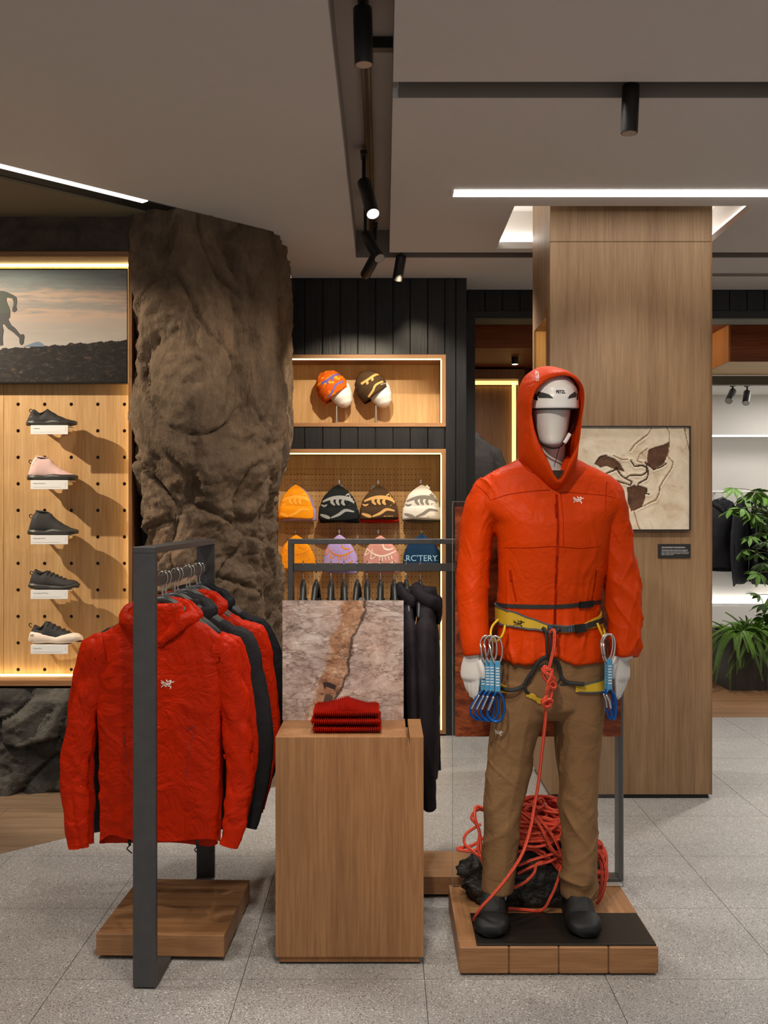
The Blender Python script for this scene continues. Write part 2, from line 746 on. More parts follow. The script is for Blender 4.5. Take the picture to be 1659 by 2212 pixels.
M['brass'] = plain('bronze_track', (0.10, 0.07, 0.035), 0.35, 0.8)
M['white'] = plain('gloss_white', (0.80, 0.79, 0.77), 0.35, var=0.02)
M['white_wall'] = plain('white_wall_paint', (0.62, 0.60, 0.57), 0.85, var=0.02)
M['mannequin'] = plain('mannequin_white', (0.66, 0.645, 0.62), 0.42, var=0.02)
M['black_rubber'] = plain('black_rubber', (0.011, 0.011, 0.0115), 0.5, spec=.25)
M['red'] = nylon('red_shell_fabric', (0.50, 0.018, 0.001), 0.40, 9, .22)
M['orange_red'] = nylon('orange_red_shell_fabric', (0.60, 0.046, 0.001), 0.5, 8, 0.13)
M['dark_cloth'] = nylon('charcoal_shell_fabric', (0.022, 0.022, 0.025), 0.6, 10, 0.1)
M['navy_cloth'] = nylon('black_blue_shell_fabric', (0.011, 0.011, 0.014), 0.6, 10, 0.1)
M['plum_cloth'] = nylon('plum_black_fleece', (0.020, 0.016, 0.020), 0.8, 10, 0.08)
M['grey_cloth'] = nylon('grey_shell_fabric', (0.09, 0.085, 0.09), 0.6, 10, 0.1)
M['khaki'] = nylon('khaki_brown_twill', (0.235, 0.130, 0.060), 0.75, 8, 0.12)
M['thread_white'] = plain('white_thread', (0.80, 0.76, 0.72), 0.7)

# ------------------------------------------------------------------ the room: floor
ZC = 3.07                                            # ceiling height
DIAG = 6.32                                          # ceiling edge runs along y - x = DIAG

fl = struct('floor', MB().box(-5, 5.5, -2.5, 13.0, -0.08, -0.006), M['joint'], 'grey screed under terrazzo slabs and floorboards')
T = 0.585
for i in range(-9, 10):
    for j in range(-10, 7):
        x0, y0 = 0.13 + i * T, 3.855 + j * T
        if y0 > 7.42 or x0 < -4.6 or x0 > 5:
            continue
        g = 0.0012
        poly = [(x0 + g, y0 + g), (x0 + T - g, y0 + g), (x0 + T - g, min(y0 + T - g, 7.44)), (x0 + g, min(y0 + T - g, 7.44))]
        if x0 + T < -0.4:
            poly = clip_poly(poly, -1, 1, 6.15)
        if len(poly) < 3 or (y0 > 7.3 and x0 < 0.6):
            continue
        MB().prism(poly, -0.006, 0.0).build('tile', M['terrazzo'], fl)
# grey-brown boards in front of the shoe wall
k = 0
y = 1.0
while y < 5.8:
    x = -5.0 - (k % 3) * 0.7
    while x < -0.4:
        poly = [(x + .001, y + .001), (x + 1.899, y + .001), (x + 1.899, y + .159), (x + .001, y + .159)]
        poly = clip_poly(poly, 1, -1, -6.155)
        poly = clip_poly(poly, 1, 0, -0.46)
        if len(poly) >= 3:
            MB().prism(poly, -0.006, 0.0).build('plank', M['oak_grey'], fl)
        x += 1.9
    y += 0.16
    k += 1
# brown boards behind the opening
y, k = 7.445, 0
while y < 9.3:
    x = 0.2 - (k % 3) * 0.6
    while x < 5.2:
        MB().box(max(x, 0.2) + .001, min(x + 1.8, 5.3) - .001, y + .001, y + .159, -0.006, 0.0).build('plank', M['oak_floor'], fl)
        x += 1.8
    y += 0.16
    k += 1
M['pale_floor'] = plain('pale_stone_floor', (0.55, 0.54, 0.52), 0.4)
struct('floor_far', MB().box(0.6, 5.5, 9.3, 13.0, -0.006, 0.0), M['pale_floor'], 'pale stone floor of the white room')

# ------------------------------------------------------------------ ceiling with slots
cl = MB()
TOP = ZC + 0.04
cl.prism([(-5, -2.5), (-0.173, -2.5), (-0.173, 6.29), (-0.173, 7.3), (-0.62, 7.3), (-0.62, -0.62 + DIAG), (-5, -5 + DIAG)], ZC, TOP)
cl.box(-0.173, 5.5, 6.29, 7.3, ZC, TOP)
cl.box(0.033, 5.5, -2.5, 3.717, ZC, TOP)
cl.box(0.033, 5.5, 3.864, 5.226, ZC, TOP)
cl.box(0.033, 0.67, 5.226, 6.16, ZC, TOP)
cl.box(1.905, 5.5, 5.226, 6.16, ZC, TOP)
cl.box(0.67, 1.905, 6.07, 6.16, ZC, TOP)
ceil = struct('ceiling', cl, M['ceiling'], 'taupe plaster ceiling cut by lighting slots')
M['slot'] = plain('slot_paint', (0.42, 0.385, 0.355), 0.9, var=0.02)
M['slot_dark'] = plain('dark_slot_paint', (0.24, 0.21, 0.185), 0.85, var=0.02)
ZS = ZC + 0.17
sl = MB()
sl.box(-0.193, -0.173, -2.5, 6.31, TOP, ZS)
sl.box(0.033, 0.053, -2.5, 3.717, TOP, ZS)
sl.box(0.033, 0.053, 3.864, 6.16, TOP, ZS)
sl.box(-0.193, 0.053, -2.5, 6.31, ZS, ZS + 0.02)
sl.build('slot_channel', M['slot'], ceil)
ZX = ZC + 0.095
sl = MB()
sl.box(0.053, 5.5, 3.697, 3.717, TOP, ZX); sl.box(0.0535, 5.5, 3.860, 3.884, TOP - 0.039, ZX); sl.box(0.0535, 0.07, 3.697, 3.884, ZX, ZS)
sl.box(0.053, 5.5, 3.697, 3.884, ZX, ZX + 0.02)
sl.build('slot_channel', M['slot_dark'], ceil)
sl = MB()
sl.box(0.053, 5.5, 6.14, 6.16, TOP, ZX); sl.box(-0.173, 5.5, 6.285, 6.31, TOP - 0.039, ZX); sl.box(-0.193, 0.06, 6.285, 6.31, ZX, ZS); sl.box(0.0535, 0.07, 6.14, 6.31, ZX, ZS)
sl.box(0.053, 5.5, 6.14, 6.31, ZX, ZX + 0.02)
sl.build('slot_channel', M['slot_dark'], ceil)
# recess with cove light around the column
M['cove'] = plain('cove_white', (0.78, 0.76, 0.73), 0.9, var=0.01)
cv = MB()
cv.box(0.60, 0.61, 5.16, 6.13, TOP, ZC + 0.24); cv.box(1.965, 1.975, 5.16, 6.13, TOP, ZC + 0.24)
cv.box(0.60, 1.975, 5.15, 5.16, TOP, ZC + 0.24); cv.box(0.60, 1.975, 6.13, 6.14, TOP, ZC + 0.24)
cv.box(0.60, 1.975, 5.15, 6.14, ZC + 0.24, ZC + 0.25)
cv.build('light_cove', M['cove'], ceil)
M['led_white'] = emit('cove_led', (1, 0.93, 0.84), 4.0)
lw = MB()
lw.box(0.612, 0.63, 5.17, 6.12, TOP + 0.02, TOP + 0.045); lw.box(1.945, 1.963, 5.17, 6.12, TOP + 0.02, TOP + 0.045)
lw.box(0.64, 1.93, 6.10, 6.118, TOP + 0.02, TOP + 0.045)
lw.build('light_strip', M['led_white'], ceil)
# diagonal black channel and the olive ceiling behind it
d2, d3 = DIAG + 0.07, DIAG + 0.28
ch = MB().prism([(-5, -5 + d2), (-0.86, -0.86 + d2), (-0.86, -0.86 + d3), (-5, -5 + d3)], ZC + 0.012, TOP)
ch.build('black_channel', M['black'], ceil)
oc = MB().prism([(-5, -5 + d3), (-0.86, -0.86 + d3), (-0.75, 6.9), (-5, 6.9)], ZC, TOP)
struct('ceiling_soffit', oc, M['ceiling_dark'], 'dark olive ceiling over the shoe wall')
M['led_line'] = emit('line_light', (1, 0.96, 0.90), 9.0)
M['led_diag'] = emit('diagonal_line_light', (1, 0.94, 0.86), .75)
o = MB().prism([(-5, -5 + DIAG + .005), (-1.225, -1.225 + DIAG + .005), (-1.19, -1.255 + d2), (-1.225, -1.225 + d2), (-5, -5 + d2)], ZC - 0.004, TOP - .002).build('ceiling_line_light', M['led_diag'])
tag(o, 'thin diagonal white ceiling light strip over the shoe wall', 'ceiling light')
t = thing('ceiling_line_light', 'long straight glowing white ceiling light strip in front of the column', 'ceiling light', (0.33, 5.01, ZC))
MB().box(0.012, 4.6, -0.042, 0.042, -0.006, 0.02).build('diffuser', M['led_line'], t)
MB().box(0.0, 0.012, -0.045, 0.045, -0.007, 0.02).build('end_cap', M['white'], t)
# slot air outlet at the far right
t = thing('air_vent', 'narrow slotted air vent in the ceiling beside the column top', 'vent', (2.45, 6.72, ZC))
MB().box(-.5, .9, -.06, .06, -.004, .006).build('frame', M['ceiling'], t)
for q in (-.03, 0, .03):
    MB().box(-.49, .89, q - .008, q + .008, -.007, .0).build('slat', M['slot_dark'], t)

# ------------------------------------------------------------------ charred-wood wall with two niches
YW = 6.83
wb = MB()
zt1, zb1 = PZ(766, YW), PZ(922, YW)
zt2 = PZ(970, YW)
xl, xr, xe = PX(580, YW), PX(963, YW), PX(1008, YW)
wb.box(-1.05, xe - .01, YW + .018, 7.25, zt1, ZC)
wb.box(-1.05, xr, YW + .018, 7.25, zt2, zb1)
wb.box(xr, xe - .01, YW + .018, 7.25, 0, zt1)
wb.box(-1.05, xl - 0.03, YW + .018, 7.25, 0, zt1)
wb.box(xl - .03, xr, 7.22, 7.25, 0, zt1)
wall = struct('wall_back', wb, M['black'], 'black wall of charred vertical boards with two lit niches')
edges = [583 + 37.6 * q for q in range(-2, 11)] + [961]
edges[-2:] = [961]
edges = [508, 545] + [583, 620, 658, 697, 735, 773, 811, 849, 886, 924, 961]
for a, b in zip(edges, edges[1:]):
    for (z0, z1) in ((zt1, ZC), (zt2, zb1)):
        MB().box(PX(a, YW) + .0012, PX(b, YW) - .0012, YW, YW + .02, z0, z1, b=.003).build('plank', M['char'], wall)
MB().box(PX(961, YW) + .0012, PX(984.5, YW) - .0012, YW, YW + .02, 0, ZC, b=.003).build('plank', M['char'], wall)
MB().box(PX(984.5, YW) + .0012, xe, YW, YW + .02, 0, ZC, b=.003).build('plank', M['char'], wall)
MB().box(xe - .02, xe, YW + .021, 7.19, 0, ZC, b=.002).build('plank', M['char'], wall)

# black header over the opening behind
Y2 = 7.19
w2 = MB()
zl = PZ(672, Y2)
w2.box(xe, 5.5, Y2 + .02, 7.40, zl, ZC)
hd = struct('wall_header', w2, M['black'], 'black boarded header over the opening to the next rooms')
x = PX(1010, Y2)
ph = 37.0 * Y2 / F * 1.02
while x < 4.6:
    MB().box(x + .0012, x + ph - .0012, Y2, Y2 + .02, zl, ZC, b=.003).build('plank', M['char'], hd)
    x += ph
zf = PZ(685, Y2)
tr = MB().box(xe - .005, 5.0, Y2 - .012, 7.42, zf, zl, b=.002)
tr.box(xe - .005, PX(1026, Y2), Y2 - .012, 7.42, 0, zf, b=.002)
struct('trim_1', tr, M['black'], 'flat black frame around the opening')
M['olive_metal'] = plain('olive_grey_metal', (0.12, 0.115, 0.085), 0.5, 0.2)
struct('trim_2', MB().box(PX(1026, Y2), 5.0, 7.2, 7.41, zf - .012, zf - .002), M['olive_metal'], 'olive grey lining under the header')

# ------------------------------------------------------------------ timber-clad column
c0, c1 = PX(1188, 5.33), PX(1536, 5.33)
cb = MB()
yc0, yc1 = 5.33, 5.95
zn0, zn1 = 0.85, 2.545                                # lit niche in its left flank
cb.box(c0, c1, yc0 + .02, yc1, 0.02, zn0)
cb.box(c0, c1, yc0 + .02, yc1, zn1, ZC + 0.235)
cb.box(c0 + .28, c1, yc0 + .02, yc1, zn0, zn1)
cb.box(c0, c0 + .28, yc0 + .02, yc0 + .105, zn0, zn1)
cb.box(c0, c0 + .28, yc1 - .05, yc1, zn0, zn1)
colm = struct('column', cb, M['oak_col'], 'tall square oak-clad column with a lit side niche')
zs = PZ(522, 5.33)
MB().box(c0, c1 - .0, yc0, yc0 + .02, 0.022, zs - .001, b=.0015).build('panel', M['oak_col'], colm)
MB().box(c0, c1 - .0, yc0, yc0 + .02, zs + .001, ZC + .2, b=.0015).build('panel', M['oak_col'], colm)
MB().box(c0 + .01, c1 - .01, yc0 + .012, yc1 - .01, 0, .022).build('plinth_base', M['black'], colm)
MB().box(c1, c1 + .006, yc0, yc1, 0.02, ZC + .2).build('edge_strip', M['oak_trim'], colm)
nm = MB().box(c0 - .004, c0 + .02, yc0 + .045, yc0 + .11, zn0, zn1 + .03, b=.001)
nm.build('niche_trim', M['oak_trim'], colm)
M['led_yellow'] = emit('warm_niche_led', (1, 0.76, 0.32), 55.0)
MB().box(c0 + .03, c0 + .27, yc0 + .107, yc0 + .115, zn1 - .02, zn1 - .006).build('light_strip', M['led_yellow'], colm)
MB().box(c0 + .25, c0 + .279, yc0 + .107, yc1 - .055, zn0, zn1).build('niche_back', M['oak_light'], colm)
MB().box(c0 + .01, c0 + .25, yc1 - .056, yc1 - .05, zn0, zn1).build('niche_side', M['oak_light'], colm)

# ------------------------------------------------------------------ rooms behind the opening
bw = MB()
YB = 8.75
# timber room seen between the black jamb and the column
bw.box(0.1, 2.35, YB + .22, YB + .27, 0, 3.0)
bw.box(0.10, 0.15, 7.42, YB + .22, 0, 3.0)
struct('wall_timber_room', bw, M['oak_red'], 'red-brown timber wall of the room behind the opening')
zs1 = PZ(752, 7.75)
struct('trim_3', MB().box(0.15, 2.35, 7.75, 7.80, zs1, 2.95), M['oak_red'], 'red-brown timber bulkhead inside the opening')
struct('ceiling_timber_room', MB().box(0.15, 2.35, 7.80, YB + .21, zs1 + .0, zs1 + .03), M['oak_red'], 'red-brown timber soffit behind the bulkhead')
struct('ceiling_lobby', MB().box(0.15, 5.3, 7.40, 8.9, 2.96, 3.0), M['oak_red'], 'timber ceiling of the lobby behind the opening')
xo, zo = PX(1108, YB), PZ(826, YB)
t = thing('lit_display_frame', 'timber wall panel edged by a glowing yellow light line', 'display', (0.9, YB, 0))
MB().box(-.7, xo - .9 + .10, .0, .2, zo + .03, zs1 - .02).build('surround', M['oak'], t)
MB().box(xo - .9 + .05, 1.3, .0, .2, 0, zo + .03).build('surround', M['oak'], t)
MB().box(-.7, xo - .9 - .0, .1, .13, .3, zo - .02).build('back_panel', M['oak'], t)
fr = MB().box(-.7, xo - .9 + .05, .055, .075, zo - .012, zo + .022)
fr.box(xo - .9, xo - .9 + .034, .055, .075, .3, zo - .0)
M['led_yellow2'] = emit('yellow_frame_light', (1, 0.70, 0.22), 1.0)
fr.build('light_strip', M['led_yellow2'], t)

# bulkhead and beam to the right of the column
YN = 7.95
xb = PX(1578, YN)
zb = PZ(781, YN)
struct('trim_4', MB().box(xb, 5.3, YN, YN + .015, zb, 2.96), M['oak_red'], 'dark timber bulkhead front beyond the column')
M['oak_glow'] = wood('lit_flank_timber', S(196, 132, 74), S(160, 96, 46), 'z', 0.5)  # warm light on the flank is put into this wood colour
struct('trim_5', MB().box(xb - .015, xb, YN, 8.75, zb, 2.96), M['oak_glow'], 'timber flank of the bulkhead, coloured amber as if lit')
struct('trim_6', MB().box(xb, 5.3, YN + .015, 8.74, zb, zb + .02), wood('lit_soffit_timber', S(226, 196, 150), S(206, 170, 122), 'x', 0.5), 'timber soffit under the bulkhead, coloured pale as if lit')  # cream light on the underside is painted into the wood tone
struct('trim_7', MB().box(2.0, 5.3, 8.74, 8.82, PZ(831, 8.74), PZ(812, 8.74)), M['olive_metal'], 'olive grey beam at the edge of the white room')
struct('wall_partition', MB().box(2.30, 2.36, 8.83, 12.0, 0, 2.9), M['white_wall'], 'white partition at the edge of the white room')

# white room
YR = 11.5
wr = MB()
zh = PZ(940, YR)
zg = PZ(1310, YR)
wr.box(2.0, 5.5, YR, YR + .5, zh, 2.85)
wr.box(2.0, 5.5, YR - .0, YR + .6, 0, zg)
wr.box(2.0, 5.5, YR + .5, YR + .6, zg, zh)
struct('wall_far', wr, M['white_wall'], 'white far wall with a long lit clothes alcove')
struct('ceiling_white_room', MB().box(2.0, 5.5, 8.82, 12.0, 2.82, 2.9), M['white_wall'], 'white ceiling of the far room')
M['led_far'] = emit('alcove_light', (1, 0.95, 0.88), 6.0)
o = MB().box(2.3, 5.4, YR + .005, YR + .03, zh - .014, zh - .002).build('alcove_light', M['led_far'])
tag(o, 'thin white light line under the alcove header in the white room', 'light')
o = MB().box(2.3, 5.4, YR + .42, YR + .45, zg + .004, zg + .03).build('alcove_light', M['led_far'])
tag(o, 'white uplight hidden along the alcove ledge behind the hanging coats', 'light')
struct('wall_side_right', MB().box(5.4, 5.5, -2.5, 12.5, 0, 3.2), M['white_wall'], 'plain wall on the far right side of the shop')
struct('wall_side_left', MB().box(-5.1, -5.0, -2.5, 7.2, 0, 3.2), M['white_wall'], 'plain wall on the far left side of the shop')
d = bpy.data.lights.new('fill_white_room', 'AREA'); d.energy = 34; d.size = 1.2; d.size_y = 1.2; d.shape = 'RECTANGLE'; d.color = (1, .95, .89)  # unseen area fill added to brighten the white room
o = bpy.data.objects.new('fill_white_room', d); o.location = (4.6, 10.2, 2.8); COL.objects.link(o)
spot('lamp_timber_room', (PX(1112, 8.25), 8.25, 2.78), (0.80, 8.95, 1.6), 150, 78, .6, .03)
spot('fill_timber_front', (.95, 7.62, 2.62), (.70, 8.25, 1.9), 16, 95, 1.0, .04, (1, .86, .7))  # extra light added for the grey jacket, no fixture there
spot('lamp_lobby', (2.15, 8.2, 2.93), (2.7, 8.2, 2.55), 6, 150, 1.0, .05, (1, .8, .5))
spot('fill_planter', (3.0, 8.15, 2.6), (3.15, 8.75, .6), 70, 75, .6, .04, (1, .93, .82))  # added to brighten the plants, has no lamp body

# ------------------------------------------------------------------ shoe wall cabinet
YF, YB5 = 5.40, 5.58
XR = PX(285, YF)
ZT5, ZB5 = PZ(543, YF), PZ(1482, YF)
XL = -3.3
cab = thing('shoe_wall_cabinet', 'wide oak wall cabinet with pegboard back and glowing edges', 'cabinet', (XR, YF, ZB5))


def L5(x0, x1, y0, y1, z0, z1, b=0.0):
    return MB().box(x0 - XR, x1 - XR, y0 - YF, y1 - YF, z0 - ZB5, z1 - ZB5, b)


L5(XL, XR, YF, 5.60, ZT5 - .028, ZT5, .001).build('frame_top', M['oak_x'], cab)
L5(XL, XR, YF, 5.60, ZB5, ZB5 + .030, .001).build('frame_bottom', M['oak_x'], cab)
L5(XR - .019, XR, YF, 5.60, ZB5 + .03, ZT5 - .028, .001).build('frame_side', M['oak_trim'], cab)
L5(XL, XL + .02, YF, 5.60, ZB5 + .03, ZT5 - .028, .001).build('frame_side', M['oak_trim'], cab)


def peg_panel(x0, x1, z0, z1, y, xs, zs_, r, seg, thick=.012):
    """panel with real round holes on the grid xs, zs_ (front at y), local verts in world axes"""
    mb = MB()
    mx, mz = (xs[1] - xs[0]) / 2, (zs_[1] - zs_[0]) / 2
    bx = [xs[0] - mx] + [(a + b) / 2 for a, b in zip(xs, xs[1:])] + [min(xs[-1] + mx, x1)]
    bz = [zs_[0] - mz] + [(a + b) / 2 for a, b in zip(zs_, zs_[1:])] + [zs_[-1] + mz]
    bx[0] = max(bx[0], x0)
    for (a0, a1, b0, b1) in ((x0, bx[0], z0, z1), (bx[-1], x1, z0, z1), (bx[0], bx[-1], z0, bz[0]), (bx[0], bx[-1], bz[-1], z1)):
        if a1 - a0 > 1e-6 and b1 - b0 > 1e-6:
            n = len(mb.v)
            mb.v += [(a0, y, b0), (a1, y, b0), (a1, y, b1), (a0, y, b1)]
            mb.face([n, n + 1, n + 2, n + 3])
    for i, cx in enumerate(xs):
        for j, cz in enumerate(zs_):
            a0, a1, b0, b1 = bx[i], bx[i + 1], bz[j], bz[j + 1]
            n = len(mb.v)
            for k in range(seg):
                an = 2 * pi * (k + .5) / seg
                c, s = cos(an), sin(an)
                # point on the cell border along the same angle
                tx = ((a1 - cx) if c > 0 else (a0 - cx)) / c if abs(c) > 1e-6 else 1e9
                tz = ((b1 - cz) if s > 0 else (b0 - cz)) / s if abs(s) > 1e-6 else 1e9
                q = min(tx, tz)
                mb.v.append((cx + c * q, y, cz + s * q))
                mb.v.append((cx + c * r, y, cz + s * r))
                mb.v.append((cx + c * r, y + thick, cz + s * r))
            cor = {}
            for nm, (px_, pz_) in (('tr', (a1, b1)), ('tl', (a0, b1)), ('bl', (a0, b0)), ('br', (a1, b0))):
                cor[nm] = len(mb.v)
                mb.v.append((px_, y, pz_))
            for k in range(seg):
                k2 = (k + 1) % seg
                o0, i0, w0 = n + k * 3, n + k * 3 + 1, n + k * 3 + 2
                o1, i1, w1 = n + k2 * 3, n + k2 * 3 + 1, n + k2 * 3 + 2
                pa, pb = mb.v[o0], mb.v[o1]
                outer = [o0, o1]
                if abs(pa[0] - pb[0]) > 1e-6 and abs(pa[2] - pb[2]) > 1e-6:   # the border turns a corner here
                    nm = ('t' if max(pa[2], pb[2]) > b1 - 1e-6 else 'b') + ('r' if max(pa[0], pb[0]) > a1 - 1e-6 else 'l')
                    outer = [o0, cor[nm], o1]
                mb.face([i0] + outer + [i1])
                mb.face([i0, i1, w1, w0])
    return mb


s5 = F / YB5
xs = [PX(96.4, YB5) + .1455 * q for q in range(-11, 4)]
zs_ = sorted(PZ(873.3 + 57.3 * q, YB5) for q in range(0, 11))
seam = PX(8, YB5)
for part_x0, part_x1, sub in ((seam + .001, XR - .019, [x for x in xs if x > seam]), (XL + .02, seam - .001, [x for x in xs if x <= seam])):
    mb = peg_panel(part_x0, part_x1, ZB5 + .03, PZ(830, YB5) + .05, YB5, sub, zs_, .0098, 20)
    mb.v = [(a - XR, b - YF, c - ZB5) for a, b, c in mb.v]
    mb.build('peg_panel', M['oak_light'], cab)
L5(XL, XR - .02, YB5 + .001, YB5 + .01, PZ(826, YB5), ZT5 - .028).build('upper_panel', M['oak_light'], cab)
L5(XL, XR, YB5 + .013, 5.60, ZB5, ZT5).build('backing', M['black'], cab)
M['led_cab'] = emit('cabinet_led', (1, 0.78, 0.36), 5.5)
L5(XL + .03, XR - .03, 5.555, 5.57, ZT5 - .04, ZT5 - .030).build('light_strip', M['led_cab'], cab)
L5(XL + .03, XR - .03, 5.545, 5.56, ZB5 + .031, ZB5 + .038).build('light_strip', M['led_cab'], cab)
L5(XR - .029, XR - .021, 5.545, 5.56, ZB5 + .05, ZT5 - .05).build('light_strip', M['led_cab'], cab)

# poster: runner over a lava field
YP = 5.50
xr_, zt_, zb_ = PX(276, YP), PZ(580, YP), PZ(828, YP)
pw, phh = 1.35, zt_ - zb_


def poster_mat():
    t = NT('runner_poster_print')
    v = t.coord()
    s = t.sep(v)
    z = t.math('DIVIDE', s[2], phh)
    wob = t.noise(t.coord((2.2, 1, 16)), 2.2, 4, 0.55, 0.4)
    zz = t.math('ADD', z, t.math('MULTIPLY', t.math('SUBTRACT', wob, 0.5), 0.34))
    sky = t.ramp(zz, [(0.24, S(172, 165, 156)), (0.5, S(160, 150, 141)), (0.60, S(176, 152, 134)), (0.68, S(138, 134, 128)),
                      (0.76, S(184, 158, 138)), (0.84, S(134, 138, 134)), (0.95, S(150, 160, 156))])
    gn = t.noise(t.coord((1, 1, 2.2), rot=(0, .35, 0)), 26, 6, 0.7, 0.9)
    gn2 = t.noise(t.coord((1, 1, 2)), 9, 4, 0.6, 0.5)
    gnd = t.ramp(t.math('ADD', t.math('MULTIPLY', gn, 0.75), t.math('MULTIPLY', gn2, 0.3)),
                 [(0.50, S(26, 22, 20)), (0.60, S(44, 37, 32)), (0.68, S(96, 80, 64)), (0.78, S(150, 122, 100))])
    edge = t.noise(t.coord((1, 1, 1)), 17, 5, 0.6)
    hz = t.math('ADD', t.math('MULTIPLY', s[0], 0.115), t.math('ADD', 0.375, t.math('MULTIPLY', t.math('SUBTRACT', edge, 0.5), 0.08)))
    isg = t.math('LESS_THAN', z, hz)
    return t.set(t.mix(isg, sky, gnd), 0.45, 0, 0.3)


pst = thing('runner_poster', 'wide framed poster of a runner crossing dark lava rock at dusk', 'poster', (xr_, YP, zb_))
MB().box(-pw, 0, 0, .045, 0, phh, .002).build('frame', M['black_metal'], pst)
pprint = MB().box(-pw, -.004, -.003, -.0005, .006, phh - .008).build('print', poster_mat(), pst)


def poster_poly(pts, name, mat, y):
    mb = MB()
    vs_ = []
    for (a, b) in pts:
        q = P(a, b, YP)
        vs_.append((q.x - xr_, q.z - zb_))
    mb.prism_y(vs_, y, y + .0006)
    return mb.build(name, mat, pprint)


M['print_dark'] = plain('print_dark_figure', S(40, 37, 34), 0.5)
M['print_green'] = plain('print_dark_green', S(44, 52, 38), 0.5)
M['print_blue'] = plain('print_blue_hill', S(96, 112, 132), 0.5)
poster_poly([(50, 749), (62, 745), (72, 741), (80, 738.5), (86, 739), (92, 742.5), (97, 749)], 'distant_hill', M['print_blue'], -.0045)
poster_poly([(-34, 618), (-29, 606), (-18, 602), (-9, 607), (-7, 617), (-12, 627), (-24, 629)], 'runner_head', M['print_dark'], -.0048)
poster_poly([(-18, 634), (-40, 648), (-52, 640), (-58, 645), (-42, 660), (-22, 656)], 'runner_arm', M['print_green'], -.0049)
poster_poly([(-24, 630), (0, 629), (8, 629), (15, 631), (30, 638), (36, 643), (37, 652), (35, 663), (29, 663), (30, 653), (27, 645), (15, 643), (14, 650), (18, 660), (22, 670), (22, 677), (-18, 677)], 'runner_top', M['print_green'], -.0046)
poster_poly([(28, 663), (35, 662), (37, 670), (31, 675), (27, 672)], 'runner_hand', M['print_dark'], -.0049)
poster_poly([(-18, 676), (22, 676), (22, 685), (18, 690), (24, 702), (33, 709), (40, 718), (44, 723), (51, 722), (53, 727), (51, 742), (47, 746), (43, 743), (42, 730), (30, 719), (18, 711), (9, 700), (5, 702), (8, 714), (6, 730), (7, 746), (-5, 747), (-2, 720), (-18, 700)], 'runner_legs', M['print_dark'], -.0047)

# dark rendered band over the cabinet
M['dark_render'] = rock_mat('dark_brown_render', [(0.05, .038, .028), (.075, .056, .042), (.10, .076, .056), (.13, .10, .075)], bscale=30, bstr=.2)
db = MB().grid(lambda u, v: (lerp(-4.2, -1.15, u), 5.415 + .015 * fbm((u * 9, v * 2, 0), 1.5), lerp(ZT5 - .005, ZC + .01, v)), 90, 10)
struct('wall_left', db, M['dark_render'], 'dark brown textured band over the shoe cabinet', smooth=True)

core = MB().box(-5, -1.30, 5.615, 5.70, 0, ZC).box(-1.30, -.80, 5.95, 6.80, 0, ZC)
struct('wall_core', core, M['black'], 'dark wall core behind the shoe cabinet and rock')

# ------------------------------------------------------------------ rock pillar and grey rock under the cabinet
path = spline([(-1.315, 5.62, 0), (-1.325, 5.43, 0), (-1.24, 5.37, 0), (-1.08, 5.36, 0), (-0.92, 5.46, 0), (-0.78, 5.60, 0), (-0.675, 5.72, 0), (-0.645, 5.90, 0), (-0.655, 6.25, 0), (-0.66, 6.55, 0), (-0.735, 6.86, 0)], 12)
cum = [0.0]
for a, b in zip(path, path[1:]):
    cum.append(cum[-1] + (b - a).length)


def on_path(u):
    s = u * cum[-1]
    for i in range(len(cum) - 1):
        if s <= cum[i + 1] + 1e-9:
            t = (s - cum[i]) / (cum[i + 1] - cum[i])
            p = path[i].lerp(path[i + 1], t)
            a, b = path[max(i - 1, 0)], path[min(i + 2, len(path) - 1)]
            d = (b - a).normalized()
            return p, Vector((d.y, -d.x, 0))
    return path[-1], Vector((1, 0, 0))


NU, NV = 190, 330
cols_ = [on_path(i / NU) for i in range(NU + 1)]


def pillar(u, v):
    p, n = cols_[int(round(u * NU))]
    z = v * (ZC + .03)
    q = Vector((p.x, p.y, z))
    up = smooth01((z - 1.55) / 0.5)
    warp = Vector((nz(q, 1.3, 3) * .35, nz(q, 1.3, 9) * .35, nz(q, 1.1, 21) * .25))
    w = q + warp
    # long vertical folds over the whole height, broken blocks lower down
    a = Vector((w.x * 3.0, w.y * 3.0, w.z * lerp(1.25, .62, up)))
    fold = ridge(a, 1.0, 3, 13.0) * .062 + ridge((a.x * 2.6, a.y * 2.6, a.z * 1.6), 1.0, 3, 8.0) * .026
    wl = Vector((w.x * 4.4 + w.z * .9, w.y * 4.4, w.z * 2.7))
    dist, pts = mn.voronoi(wl)
    cell = nz(pts[0], 3.1, 4.0)
    crack = -max(0.0, 0.12 - (dist[1] - dist[0])) * .30
    block = cell * .070 + crack + fbm(w, 6.0, 4, 1.0) * .034 + fold * .5
    d_, p_ = mn.voronoi(Vector((w.x * 11, w.y * 11, w.z * 6.5)))
    block += ridge((w.x * 8, w.y * 8, w.z * 4), 1.0, 3, 19) * .014 + nz(p_[0], 5.0) * .018 - max(0.0, .08 - (d_[1] - d_[0])) * .08
    cr2 = abs(nz((w.x * 4.2, w.y * 4.2, w.z * .5), 1.0, 77))
    crackup = -max(0.0, .035 - cr2) * .9 + ridge((w.x * 9, w.y * 9, w.z * 2.4), 1.0, 3, 41) * .012
    off = lerp(block, fold + crackup + fbm(w, 9.0, 3, 3) * .016, up) + fbm(q, 20, 4, 5) * .010
    off += .035 * math.exp(-((z - 1.93) / .22) ** 2) - .03 * math.exp(-((z - 1.45) / .22) ** 2)
    off = .10 * math.tanh((off - .045) / .10)
    if u < .25:
        off -= .060 * (1 - u / .25) ** 1.2
    return q + n * off


